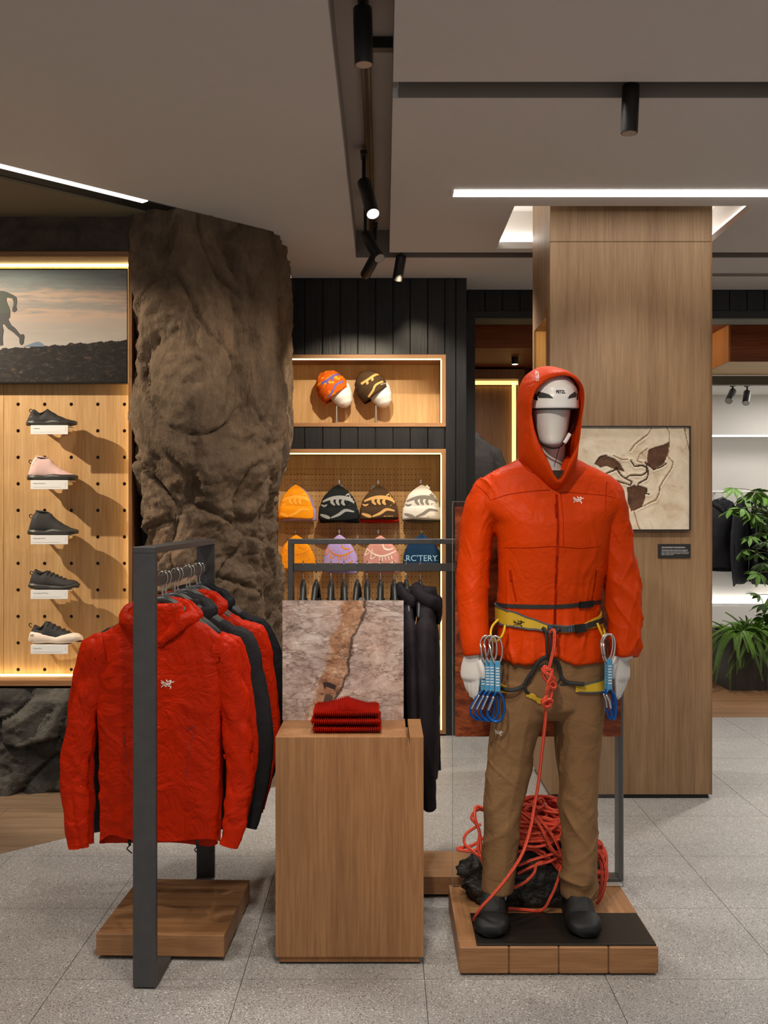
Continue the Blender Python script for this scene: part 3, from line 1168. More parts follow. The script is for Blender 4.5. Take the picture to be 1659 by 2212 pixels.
mb = MB().grid(pillar, NU, NV)
M['rock_brown'] = rock_mat('brown_rock', [S(80, 66, 52), S(114, 95, 76), S(134, 112, 90), S(142, 108, 86)], bscale=40, bstr=1.0, big=2.6, stretch=(1, 1, .55))
o = mb.build('rock_pillar', M['rock_brown'], smooth=True)
o.location = (-0.95, 5.8, 0)
for vtx in o.data.vertices:
    vtx.co -= Vector((-0.95, 5.8, 0))
tag(o, 'tall brown sculpted rock pillar between the shoe wall and black boards', 'rock pillar')


def base_rock(u, v):
    x = lerp(-4.0, -1.345, u)
    z = v * (ZB5 - .012)
    q = Vector((x, 5.4, z))
    w = q + Vector((nz(q, 2.2, 3) * .2, nz(q, 2.2, 8) * .2, nz(q, 2.2, 12) * .2))
    d_, p_ = mn.voronoi(Vector((w.x * 3.2, w.y * 3.2, w.z * 4.2)))
    c = nz(p_[0], 3.7, 2)
    off = c * .10 - max(0, .14 - (d_[1] - d_[0])) * .25 + fbm(w, 6, 4) * .030
    d_, p_ = mn.voronoi(w * 11)
    off += nz(p_[0], 5.3) * .02
    edge = min(1, (1 - v) * 7 + .25)
    return (x + .9 * 0, 5.42 - (.05 + off) * edge, z)


M['rock_grey'] = rock_mat('grey_rock', [S(44, 42, 40), S(70, 67, 63), S(92, 88, 82), S(112, 106, 98)], bscale=34, bstr=0.7, big=3.2)
mb = MB().grid(base_rock, 240, 54)
o = mb.build('rock_base', M['rock_grey'], smooth=True)
tag(o, 'dark grey rough rock plinth below the shoe cabinet', 'rock')

# ------------------------------------------------------------------ two lit niches in the charred wall
YN1 = 7.13


def niche(name, label, x0, x1, z0, z1):
    t = thing(name, label, 'display niche', ((x0 + x1) / 2, YW, z0))
    cx = (x0 + x1) / 2
    th = .026

    def q(a0, a1, b0, b1, c0, c1, b=.001):
        return MB().box(a0 - cx, a1 - cx, b0 - YW, b1 - YW, c0 - z0, c1 - z0, b)
    q(x0, x1, YW - .008, YN1, z1 - th, z1).build('frame_top', M['oak_x'], t)
    q(x0, x1, YW - .008, YN1, z0, z0 + th).build('frame_bottom', M['oak_x'], t)
    q(x0, x0 + th, YW - .008, YN1, z0 + th, z1 - th).build('frame_side', M['oak'], t)
    q(x1 - th, x1, YW - .008, YN1, z0 + th, z1 - th).build('frame_side', M['oak'], t)
    q(x0 + th + .01, x1 - th - .004, YW + .004, YW + .012, z1 - th - .008, z1 - th - .001, 0).build('light_strip', M['led_niche'], t)
    q(x1 - th - .008, x1 - th - .001, YW + .004, YW + .012, z0 + th + .002, z1 - th - .012, 0).build('light_strip', M['led_niche'], t)
    q(x0 + th + .001, x0 + th + .008, YW + .004, YW + .012, z0 + th + .002, z1 - th - .012, 0).build('light_strip', M['led_niche'], t)
    return t, q


M['led_niche'] = emit('niche_led', (1, 0.72, 0.26), 4.2)
n1, q1 = niche('hat_niche', 'upper lit oak niche with two display heads', xl - .02, xr, zb1, zt1)
q1(xl, xr - .02, YN1 - .004, YN1 + .02, zb1 + .02, zt1 - .02, 0).build('back_panel', M['oak_light'], n1)
xl2 = PX(583, YW)
n2, q2 = niche('hat_wall_niche', 'lower lit oak niche with fine pegboard hung with knit hats', xl2, xr, 0.012, zt2)
sN = F / YN1
xs2 = [PX(620.6, YN1) + 7.7 / sN * q for q in range(41)]
zs2 = sorted(PZ(1013.5 + 11.62 * q, YN1) for q in range(38))
mb = peg_panel(xl2 + .02, xr - .02, PZ(1448, YN1), zt2 - .02, YN1 - .012, xs2, zs2, .0036, 8, .008)
cx2 = (xl2 + xr) / 2
mb.v = [(a - cx2, b - YW, c - .012) for a, b, c in mb.v]
mb.build('peg_panel', M['oak_light'], n2)
q2(xl2, xr, YN1 + .002, YN1 + .02, 0.012, zt2, 0).build('backing', M['black'], n2)
zs_b = PZ(1450, YW + .03)
q2(xl2 + .026, xr - .026, YW + .012, YN1 - .012, zs_b - .03, zs_b).build('shelf', M['oak_x'], n2)
mid = (xl2 + xr) / 2
for a, b in ((xl2 + .03, mid - .002), (mid + .002, xr - .03)):
    q2(a, b, YW + .05, YW + .07, .035, zs_b - .055).build('door', M['oak'], n2)
q2(xl2 + .026, xr - .026, YW + .06, YN1 - .03, .02, zs_b - .05, 0).build('carcass', M['black'], n2)

# ------------------------------------------------------------------ shoes on pegs
M['sole_black'] = plain('black_sole_rubber', S(52, 50, 47), 0.5, var=.04)
M['mesh_black'] = plain('black_shoe_mesh', S(46, 44, 44), 0.75, bump=.3, bscale=900)
M['pink_suede'] = plain('pale_pink_shoe_fabric', S(226, 190, 182), 0.8, bump=.15, bscale=500)
M['cream_sole'] = plain('cream_sole_foam', S(232, 214, 196), 0.55, var=.03)
M['card'] = plain('white_card', (0.92, 0.91, 0.88), 0.6, var=.01)
M['card_ink'] = plain('grey_ink', (0.16, 0.15, 0.15), 0.7)
M['card_ink2'] = plain('pale_grey_ink', (0.42, 0.41, 0.40), 0.7)
M['peg'] = plain('pale_wood_peg', S(236, 216, 170), 0.5)
M['acrylic_white'] = plain('frosted_tray', (0.72, 0.70, 0.66), 0.4)

WID_BOOT = [(0, .3), (.06, .75), (.2, .86), (.45, .84), (.7, 1.0), (.88, .97), (.95, .82), (1.0, .5)]
WID = [(0, .22), (.06, .75), (.2, .92), (.45, .82), (.7, 1.0), (.88, .88), (.97, .5), (1.0, .15)]


def shoe_shell(L, zb_t, zt_t, wmax, infl=0.0, taper=.45, n=34, seg=22, wid=None):
    rings = []
    for i in range(n + 1):
        t = i / n
        zb0 = interp(zb_t, t)[0] * L
        zt0 = interp(zt_t, t)[0] * L
        w = interp(wid or WID, t)[0] * wmax * .5 + infl
        x = (t - .5) * L + (infl if t > .5 else -infl) * (abs(t - .5) * 2) ** 6
        ring = []
        for k in range(seg):
            a = 2 * pi * k / seg
            c, s = cos(a), sin(a)
            c2 = abs(c) ** .75 * (1 if c > 0 else -1)
            s2 = abs(s) ** .75 * (1 if s > 0 else -1)
            h = (s2 + 1) / 2
            ring.append((x, c2 * w * (1 - taper * h * h), zb0 + (zt0 - zb0) * h))
        rings.append(ring)
    return MB().loft(rings)


def make_shoe(name, label, spec, loc, group):
    L = spec['L']
    t = thing(name, label, 'shoe', loc, spec.get('rz', 0), group)
    zb = [(0, .03), (1, .03)]
    upo = shoe_shell(L, zb, spec['top'], spec['w'] * .94, 0, spec.get('taper', .45)).build('upper', spec['um'], t, smooth=True)
    slo = shoe_shell(L, spec.get('under', [(0, .012), (.15, 0), (.8, 0), (1, .03)]), spec['sole'], spec['w'], .003, .04).build('sole', spec['sm'], t, smooth=True, sharp=60)
    # collar opening
    a, b, z = spec['open']
    ring = []
    for k in range(20):
        an = 2 * pi * k / 20
        ring.append((((a + b) / 2 - .5 + (b - a) / 2 * cos(an)) * L, .024 * sin(an), (lerp(z[0], z[1], (cos(an) + 1) / 2) - spec.get('dip', 0) * sin(an) ** 2) * L))
    low = [(p[0] * .97, p[1] * .8, p[2] - .03) for p in ring]
    MB().tube(ring, .0035, 6, closed=True).build('collar', spec['um'], upo, smooth=True)
    MB().loft([ring, low], cap0=False).build('lining', M['black'], upo)
    hx, hz = spec['loop']
    pts = [((hx - .5) * L, 0, hz * L - .012), ((hx - .5) * L - .014, 0, hz * L), ((hx - .5) * L - .010, 0, hz * L + .012), ((hx - .5) * L + .002, 0, hz * L + .006)]
    MB().tube(spline(pts, 4), .002, 6, flat=(1, 2.4)).build('heel_loop', M['black_rubber'], t, smooth=True)
    if spec.get('laces'):
        (t0, z0), (t1, z1) = spec['laces']
        for k in range(5):
            f = k / 4
            x, z = (lerp(t0, t1, f) - .5) * L, lerp(z0, z1, f) * L
            MB().tube(spline([(x - .004, -.026, z - .016), (x, -.012, z + .001), (x, .012, z + .001), (x + .003, .026, z - .016)], 4), .0022, 6).build('lace', M['black_rubber'], t, smooth=True)
    if spec.get('seam'):
        pts = [((p[0] - .5) * L, -.2, p[1] * L) for p in spec['seam']]
        up = upo.data
        mbs = MB().tube(spline(pts, 5), .0011, 5)
        conform(mbs, bvh_of(up), (0, 1, 0), .0003).build('seam', M['sole_black'], upo)
    bm = bird_mb(((spec['logo'][0] - .5) * L, -.2, spec['logo'][1] * L), (1, 0, 0), (0, 0, 1), .024, .8)
    conform(bm, bvh_of(slo.data), (0, 1, 0), .0006).build('logo', spec['lm'], slo)
    return t


LOW = dict(L=.262, w=.098, top=[(0, .12), (.04, .20), (.10, .33), (.145, .345), (.22, .265), (.30, .24), (.36, .30), (.42, .352), (.5, .30), (.65, .215), (.82, .15), (.95, .12), (1, .10)],
           sole=[(0, .10), (.03, .135), (.2, .125), (.4, .115), (.52, .15), (.6, .158), (.8, .13), (.95, .12), (1, .10)], open=(.14, .42, (.34, .345)), dip=.085, loop=(.10, .31), logo=(.09, .05),
           um=M['mesh_black'], sm=M['sole_black'], lm=M['card_ink2'], seam=[(.06, .17), (.2, .21), (.32, .26)])
HIGH = dict(L=.262, w=.098, top=[(0, .12), (.05, .27), (.10, .42), (.16, .495), (.22, .508), (.32, .49), (.42, .46), (.47, .43), (.52, .36), (.62, .285), (.74, .21), (.86, .15), (.95, .125), (1, .10)],
            sole=[(0, .10), (.03, .14), (.2, .125), (.38, .11), (.46, .14), (.54, .16), (.75, .14), (.95, .125), (1, .10)], open=(.15, .40, (.50, .462)), loop=(.07, .38), logo=(.09, .05),
            um=M['pink_suede'], sm=M['sole_black'], lm=M['card_ink2'], taper=.4, seam=[(.13, .30), (.20, .42), (.28, .485)])
HIGH2 = dict(HIGH, um=M['mesh_black'])
TRAIL = dict(L=.266, w=.098, top=[(0, .11), (.04, .24), (.09, .36), (.125, .40), (.17, .36), (.26, .315), (.31, .355), (.35, .375), (.5, .31), (.64, .245), (.75, .2), (.88, .19), (.96, .165), (1, .10)],
             sole=[(0, .09), (.04, .14), (.15, .145), (.3, .125), (.5, .10), (.7, .09), (.85, .10), (.96, .13), (1, .11)], under=[(0, .05), (.08, .012), (.2, 0), (.75, 0), (.92, .03), (1, .07)],
             open=(.12, .36, (.395, .37)), dip=.05, loop=(.07, .32), logo=(.06, .08), um=M['mesh_black'], sm=M['sole_black'], lm=M['card_ink2'], laces=((.40, .36), (.72, .215)), seam=[(.1, .24), (.3, .30), (.4, .34)])
CREAM = dict(L=.282, w=.10, top=[(0, .12), (.04, .26), (.09, .355), (.13, .35), (.2, .30), (.26, .285), (.285, .38), (.32, .425), (.36, .42), (.5, .345), (.62, .28), (.75, .225), (.84, .195), (.95, .17), (1, .11)],
             sole=[(0, .12), (.03, .22), (.08, .262), (.15, .25), (.3, .215), (.45, .175), (.53, .158), (.65, .195), (.8, .205), (.9, .195), (.97, .155), (1, .11)], under=[(0, .04), (.08, .008), (.2, 0), (.38, .016), (.6, 0), (.85, .02), (1, .07)],
             open=(.10, .32, (.35, .42)), dip=.085, loop=(.04, .345), logo=(.06, .14), um=M['mesh_black'], sm=M['cream_sole'], lm=M['black_rubber'], laces=((.38, .40), (.74, .235)))
SHOES = [(LOW, 930.5, 110, 'Kragg Shoe', 'low black slip-on shoe with rubber toe on the topmost peg shelf'),
         (HIGH, 1045.2, 112, 'Kragg Insulated Shoe', 'pale pink high-top shoe with black rubber sole'),
         (HIGH2, 1160, 113, 'Kragg Insulated Shoe', 'black high-top slip-on shoe below the pink one'),
         (TRAIL, 1274.3, 115, 'Vertex Alpine GTX Shoe', 'black laced trail shoe with curved sole'),
         (CREAM, 1389, 119, 'Konseal Shoe', 'black laced shoe with a thick cream sole')]
for spec, ry, cx_, words, lab in SHOES:
    zr = PZ(ry, YB5)
    xa, xb_ = PX(96.4, YB5), PX(153.6, YB5)
    sh = thing('shoe_shelf', 'white card shelf on two wooden pegs under the %s' % {930.5: 'low black slip-on shoe', 1045.2: 'pale pink high-top shoe', 1160: 'black high-top shoe', 1274.3: 'black laced trail shoe', 1389: 'cream-soled shoe'}[ry], 'shelf', (xa, YB5, zr), 0, 'peg shelves on the shoe wall')
    for q in (0, xb_ - xa):
        MB().cyl((q, .006, 0), (q, -.175, 0), .0092, seg=14).build('peg', M['peg'], sh, smooth=True, sharp=40)
    x0 = PX(66, 5.39) - xa
    x1 = PX(146.5, 5.39) - xa
    zt = .0092
    MB().box(x0, x1, -.185, -.055, zt, zt + .004, .001).build('tray', M['acrylic_white'], sh)
    MB().box(x0, x1, -.1895, -.186, zt - .043, zt + .005, .0006).build('card', M['card'], sh)
    text_mb(words, (x0 + .014, -.1901, zt - .016), (1, 0, 0), (0, 0, 1), height=.0072 if 'p' in words or 'gg' in words else .0058, offset=.004).build('title', M['card_ink'], sh)
    ln = MB()
    xx = x0 + .014
    rnd = random.Random(int(ry))
    while xx < x1 - .04:
        wd = rnd.uniform(.004, .012)
        ln.box(xx, xx + wd, -.1901, -.1897, zt - .0325, zt - .0315)
        xx += wd + .0018
    ln.build('small_print', M['card_ink2'], sh)
    MB().box(x1 - .013, x1 - .0122, -.1901, -.1897, zt - .026, zt - .009).build('side_print', M['card_ink2'], sh)
    shoe = make_shoe('display_shoe', lab, spec, (PX(cx_, 5.44), 5.455, zr + zt + .004), 'shoes on the peg wall')

# ------------------------------------------------------------------ clothes racks
RACK_H = 1.39


def make_rack(name, label, loc, rz, length):
    """flat-bar frame; its length runs along local y"""
    t = thing(name, label, 'clothes rack', loc, rz)
    w, th = .0365, .020
    MB().box(-w, w, 0, th, 0.006, RACK_H - th, .0012).build('post', M['steel'], t)
    MB().box(-w, w, length - th, length, 0.006, RACK_H - th, .0012).build('post', M['steel'], t)
    MB().box(-w, w, 0, length, RACK_H - th, RACK_H, .0012).build('top_bar', M['steel'], t)
    MB().box(-.009, .009, th, length - th, 1.258, 1.290, .0012).build('hanging_rail', M['steel'], t)
    MB().box(-w, w, th, .25, 0.0, .014, .0012).build('foot', M['steel'], t)
    MB().box(-w, w, length - .25, length - th, 0.0, .014, .0012).build('foot', M['steel'], t)
    return t


def make_hanger_mesh():
    a = MB()
    hook = [(0.0, 0, -.086), (0.0, 0, -.045), (.012, 0, -.030), (.017, 0, -.012), (.012, 0, .004), (0, 0, .0095), (-.011, 0, .004), (-.014, 0, -.008)]
    a.tube(spline(hook, 5), .0021, 7)
    b = MB()
    arm = [(-.185, 0, -.208), (-.15, 0, -.180), (-.10, 0, -.146), (-.04, 0, -.104), (0, 0, -.088), (.04, 0, -.104), (.10, 0, -.146), (.15, 0, -.180), (.185, 0, -.208)]
    r = [.008, .011, .013, .014, .013, .014, .013, .011, .008]
    sp = spline(arm, 4)
    rr = [lerp(r[min(i // 4, 8)], r[min(i // 4 + 1, 8)], (i % 4) / 4) for i in range(len(sp))]
    b.tube(sp, rr, 10, flat=(1.25, .9), up=(0, 0, 1))
    c = MB()
    c.cyl((0, 0, -.094), (0, 0, -.066), .0085, .0065, 12)
    return a.data('hook'), b.data('arms'), c.data('collar')


HANGER = make_hanger_mesh()
M['hanger'] = plain('black_hanger_plastic', (0.02, 0.02, 0.019), 0.42)
for me, m in zip(HANGER, ('chrome', 'hanger', 'hanger')):
    me.materials.append(M[m])
    me.polygons.foreach_set('use_smooth', [True] * len(me.polygons))


def put_hanger(loc, rz, label, group):
    t = thing('coat_hanger', label, 'hanger', loc, rz, group)
    for nm, me in zip(('hook', 'arms', 'hook_socket'), HANGER):
        o = bpy.data.objects.new(nm, me)
        COL.objects.link(o)
        o.parent = t
    return t


BODY = [(-.79, .205, .046), (-.70, .208, .052), (-.55, .210, .058), (-.38, .214, .062), (-.25, .222, .064), (-.17, .234, .058), (-.125, .240, .048),
        (-.098, .226, .042), (-.075, .192, .042), (-.052, .148, .046), (-.030, .112, .050), (-.010, .090, .052), (.018, .080, .048)]
SLEEVE = [(-.02, .180, -.140, .080), (.10, .226, -.150, .084), (.22, .258, -.225, .080), (.42, .293, -.370, .076), (.58, .309, -.500, .074), (.74, .300, -.620, .066), (.88, .285, -.720, .058), (1.0, .272, -.805, .050)]


def jacket_meshes(seed, hood=True, spread=1.0, wr=1.0):
    def wrinkle(p, n):
        q = Vector((p.x * 5.0, p.y * 5.0 + seed, p.z * 2.0))
        k = ridge(q, 1.1, 2, seed) * .0035 + fbm((p.x * 9 + p.z * 5, p.y * 9, p.z * 7 - p.x * 4), 1.2, 3, seed + 3) * .0035
        k += max(0, nz((p.x * 16 - p.z * 9, p.y * 16, p.z * 12 + p.x * 6), 1.0, seed + 11) - .1) * .006
        k += crease((p.x * 6 + p.z * 2.4, p.y * 6, p.z * 2.6 - p.x * 1.5), 1.15, seed + 2, 7) * .0065
        k += crease((p.x * 9 - p.z * 5, p.y * 9, p.z * 6 + p.x * 3), 1.1, seed + 29, 8) * .0045
        return k * wr
    rings = []
    n, seg = 92, 104
    for i in range(n + 1):
        z = lerp(BODY[0][0], BODY[-1][0], i / n)
        a, b = interp(BODY, z)
        ring = []
        for k in range(seg):
            an = 2 * pi * k / seg
            c, s = cos(an), sin(an)
            ex = .80
            x = a * abs(c) ** ex * (1 if c > 0 else -1)
            y = b * abs(s) ** ex * (1 if s > 0 else -1)
            low = smooth01((-.45 - z) / .34)
            zz = z + low * (.030 * (-s) + .012 * cos(3 * an + seed)) * (1 if s < 0 else .4)
            y += low * .010 * sin(5 * an + seed)
            ring.append((x, y, zz))
        rings.append(ring)
    body = MB().loft(rings, cap0=False, cap1=True).data('body')
    displace(body, wrinkle)
    sleeves = []
    for sd in (-1, 1):
        rings = []
        n2, sg = 70, 48
        pts = []
        for i in range(n2 + 1):
            t = lerp(-.02, 1.0, i / n2)
            x, z, r = interp(SLEEVE, t)
            dx = (.012 * sin(t * 5 + seed * 2) - (.030 * t * t if sd > 0 else 0)) * spread
            pts.append((Vector((sd * (x + dx * (1 if sd < 0 else 1)), -.030 * t * t * (1.4 if sd > 0 else .8), z + (.02 * t if sd > 0 else 0))), r))
        for i in range(n2 + 1):
            p, r = pts[i]
            d = (pts[min(i + 1, n2)][0] - pts[max(i - 1, 0)][0]).normalized()
            ax = Vector((0, 1, 0))
            sx = d.cross(ax).normalized()
            ring = []
            for k in range(sg):
                an = 2 * pi * k / sg
                ring.append(p + sx * (r * .80 * cos(an)) + ax * (r * .62 * sin(an)))
            rings.append(ring)
        sm = MB().loft(rings, cap0=True, cap1=False).data('sleeve')
        displace(sm, lambda p, n: wrinkle(p, n) * 1.15 + nz((p.x * 8, p.y * 8, p.z * 22 + p.x * 20), 1.0, seed + 5) * .0035 * wr)
        sleeves.append(sm)
    hd = None
    if hood:
        loop = [(0, -.058, -.118), (.045, -.062, -.082), (.088, -.052, -.044), (.118, -.012, -.026), (.085, .040, -.002), (0, .052, .012), (-.085, .040, -.002), (-.118, -.012, -.026), (-.088, -.052, -.044), (-.045, -.062, -.082)]
        rad = [.010, .020, .026, .028, .032, .036, .032, .028, .026, .020]
        sp = spline(loop, 7, True)
        rr = [lerp(rad[(i // 7) % 10], rad[(i // 7 + 1) % 10], (i % 7) / 7) for i in range(len(sp))]
        hd = MB().tube(sp, rr, 18, closed=True, flat=(1.0, .85)).data('hood')
        displace(hd, lambda p, n: fbm((p.x * 10, p.y * 10, p.z * 14), 1.2, 3, seed + 17) * .010 + crease(p, 9, seed, 5) * .007)
    return body, sleeves, hd


def build_jacket(name, label, mat, seed, hood=True, detail=0, wr=1.0, group=None, cat='jacket'):
    t = thing(name, label, cat, (0, 0, 0), 0, group)
    body, sl_, hd = jacket_meshes(seed, hood, 1.0, wr)
    bo = link('body', body, mat, t, smooth=True)
    bv = bvh_of(body)
    for s in sl_:
        link('sleeve', s, mat, t, smooth=True)
    if hd:
        link('hood', hd, mat, t, smooth=True)
    # centre zip and seams laid on the shell
    def line(pts, r, nm, m, eps=.0006):
        return conform(MB().tube(spline(pts, 10), r, 6), bv, (0, 1, 0), eps).build(nm, m, bo, smooth=True)
    line([(0, -.3, -.12), (0, -.3, -.4), (0, -.3, -.74)], .0035, 'zip', M['seam_red'] if detail else M['black'])
    line([(-.19, -.3, -.235), (-.1, -.3, -.215), (0, -.3, -.212), (.1, -.3, -.212), (.2, -.3, -.235)], .0013, 'yoke_seam', mat)
    line([(-.2, -.3, -.40), (-.08, -.3, -.39), (.08, -.3, -.39), (.2, -.3, -.40)], .0011, 'panel_seam', mat)
    if detail:
        line([(-.115, -.3, -.40), (-.105, -.3, -.48), (-.095, -.3, -.56)], .0022, 'pocket_zip', M['seam_red'])
        line([(.135, -.3, -.39), (.115, -.3, -.48), (.105, -.3, -.56)], .0022, 'pocket_zip', M['seam_red'])
        line([(-.1145, -.3, -.41), (-.113, -.3, -.455)], .0034, 'zip_pull', M['seam_red'], .002)
        line([(.132, -.3, -.385), (.108, -.3, -.40)], .0034, 'zip_pull', M['seam_red'], .002)
        conform(bird_mb((.020, -.3, -.262), (1, 0, 0), (0, 0, 1), .046), bv, (0, 1, 0), .0012).build('logo', M['thread_white'], bo)
        for x in (-.10, .14):
            MB().tube(spline([(x, -.035, -.755), (x + .006, -.045, -.785), (x - .006, -.045, -.80), (x + .012, -.045, -.815)], 4), .0022, 6).build('draw_cord', M['black_rubber'], t, smooth=True)
            MB().cyl((x + .002, -.045, -.768), (x + .004, -.045, -.79), .006, .005, 10).build('toggle', M['black_rubber'], t, smooth=True)
    return t


M['seam_red'] = plain('dark_red_tape', (0.30, 0.008, 0.003), 0.5)

rack1 = make_rack('clothes_rack', 'blackened steel rack holding red and black jackets', (-0.753, 3.20, 0), -radians(1.6), 0.965)
rdir = Vector((sin(radians(1.6)), cos(radians(1.6)), 0))
base1 = Vector((-0.753, 3.20, 0))

jr = build_jacket('shell_jacket', 'bright red hooded shell jacket hanging at the very front of the rack', M['red'], 1.3, True, 1, 1.5, 'jackets on the steel rack')
jr2 = build_jacket('shell_jacket', 'red hooded jacket tucked right behind the foremost red jacket', M['red'], 4.1, True, 0, .8, 'jackets on the steel rack')
jc = build_jacket('shell_jacket', 'charcoal hooded jacket next behind the two foremost red jackets', M['dark_cloth'], 7.7, True, 0, .7, 'jackets on the steel rack')
jn = build_jacket('shell_jacket', 'blue-black hooded jacket behind the rear red jackets', M['navy_cloth'], 9.2, True, 0, .7, 'jackets on the steel rack')
ROW = [(jr, .235, 'foremost red jacket', None), (jr2, .285, 'second red jacket', None),
       (jc, .415, 'first charcoal jacket', None), (jc, .465, 'second charcoal jacket', 'charcoal hooded jacket just in front of the rear red jackets'),
       (jr2, .605, 'first of the rear red jackets', 'red hooded jacket just behind the charcoal pair'), (jr2, .655, 'second of the rear red jackets', 'red hooded jacket directly in front of the blue-black pair'),
       (jn, .785, 'first blue-black jacket', None), (jn, .835, 'last blue-black jacket', 'blue-black hooded jacket farthest along the steel rack by its far post')]
used = set()
for proto, d, hl, lab in ROW:
    if id(proto) in used:
        j = copy_tree(proto, None, lab)
    else:
        j = proto
        used.add(id(proto))
    p = base1 + rdir * d
    rz = -radians(1.6) + radians({.235: -1.5, .285: 1.0, .415: 2.0, .465: -1.0, .605: 1.5, .655: 0, .785: 2, .835: -1}[d])
    j.location = (p.x, p.y, 1.290 - .118)
    j.rotation_euler = (0, 0, rz)
    j.scale = (.955 if d < .3 else 1, .62 if d < .25 else .34, 1)
    if d < .3:
        j.location.x -= .012
    put_hanger((p.x, p.y, 1.290), rz, 'black hanger with steel hook carrying the ' + hl, 'hangers on the jacket rack')

# low oak platform under the first rack
px0, px1 = PX(206, 3.406), PX(485, 3.406)
t = thing('display_platform', 'low solid oak platform under the red jacket rack', 'platform', ((px0 + px1) / 2, 3.406, 0), -radians(2.0))
hw = (px1 - px0) / 2
MB().box(-hw, hw, 0, .515, .014, .086, .0015).build('slab', M['oak_x'], t)
MB().box(-hw + .03, hw - .03, .05, .48, .014, .0165).build('recessed_base', M['black'], t)

# second rack, seen side-on
YR2 = 4.165
xl_, xr2 = PX(622, 4.13), PX(1347, 4.13)
rack2 = make_rack('clothes_rack', 'blackened steel rack standing crosswise behind the rock photo panel', (xl_, YR2, 0), -pi / 2, xr2 - xl_)
hooks = [655, 683, 715, 743, 772, 793, 822, 851, 877, 907.5]
jp = build_jacket('fleece_jacket', 'plum-black fleece jacket at the outer end of the crosswise rack', M['plum_cloth'], 12.4, True, 0, .55, 'tops on the crosswise rack')
M['white_cloth'] = nylon('white_knit_cloth', (0.7, .69, .67), .8, 12, .06)
jw = build_jacket('knit_sweater', 'white knit top hanging behind the rock photo panel', M['white_cloth'], 15.1, False, 0, .5, 'tops on the crosswise rack', 'sweater')
jd = build_jacket('knit_sweater', 'charcoal top hanging behind the rock photo panel', M['dark_cloth'], 17.9, False, 0, .6, 'tops on the crosswise rack', 'sweater')
first = set()
ORD = ('first', 'second', 'third', 'fourth', 'fifth', 'sixth', 'seventh', 'eighth')
for i, hx in enumerate(hooks):
    proto = jp if i >= 8 else (jw if i in (4, 5) else jd)
    if id(proto) in first:
        j = copy_tree(proto)
    else:
        j = proto
        first.add(id(proto))
    X = PX(hx, YR2)
    if i < 8:
        j['label'] = ('white' if i in (4, 5) else 'charcoal') + ' sweater behind the cliff photograph, %s on the crosswise rack' % ORD[i]
    rz = pi / 2 + radians([3, -2, 1, 4, -3, 2, -1, 2, 3, -4][i])
    if i >= 8:
        j['label'] = ['plum-black fleece jacket second from the open end of the crosswise rack', 'plum-black fleece jacket at the open end of the crosswise rack'][i - 8]
    j.location = (X, YR2, 1.290 - (.118 if i >= 8 else .165))
    j.rotation_euler = (0, 0, rz)
    j.scale = (1, .82 if i == 9 else (.55 if i == 8 else .34), 1)
    if i == 9:
        j.location.x += .026
    put_hanger((X, YR2, 1.290), rz, 'black hanger seen end-on, %s from the closed end of the crosswise rack' % ORD[i] if i < 8 else ['black hanger of the inner fleece jacket', 'black hanger of the outer fleece jacket'][i - 8], 'hangers on the crosswise rack')
t = thing('display_platform', 'low oak platform behind the plinth under the crosswise rack', 'platform', (.29, 3.957, 0))
MB().box(-.55, .55, 0, .30, .014, .083, .0015).build('slab', M['oak_x'], t)
MB().box(-.52, .52, .02, .28, .0, .0165).build('recessed_base', M['black'], t)

# ------------------------------------------------------------------ oak plinth with photo panel and folded knits
yp0, yp1 = 3.37, 3.672
x0, x1 = PX(595, yp0), PX(915, yp0)
zt = PZ(1593, yp0)
t = thing('oak_plinth', 'waist-high oak veneer display plinth with a slot cut in its top', 'plinth', ((x0 + x1) / 2, yp0, 0))
hw = (x1 - x0) / 2
sx0, sx1 = PX(878.5, yp0) - (x0 + x1) / 2, PX(885, yp0) - (x0 + x1) / 2
zb0 = .028
poly = [(-hw, zb0), (hw, zb0), (hw, zt), (sx1, zt), (sx1, zt - .030), (sx0, zt - .030), (sx0, zt), (-hw, zt)]
MB().prism_y(poly, 0, yp1 - yp0).build('body', M['oak'], t)
MB().box(-hw + .012, hw - .012, .012, yp1 - yp0 - .012, 0, zb0).build('recessed_base', M['black'], t)
MB().box(-hw + .013, hw - .013, .008, .0115, .008, zb0).build('skirting', M['oak_trim'], t)


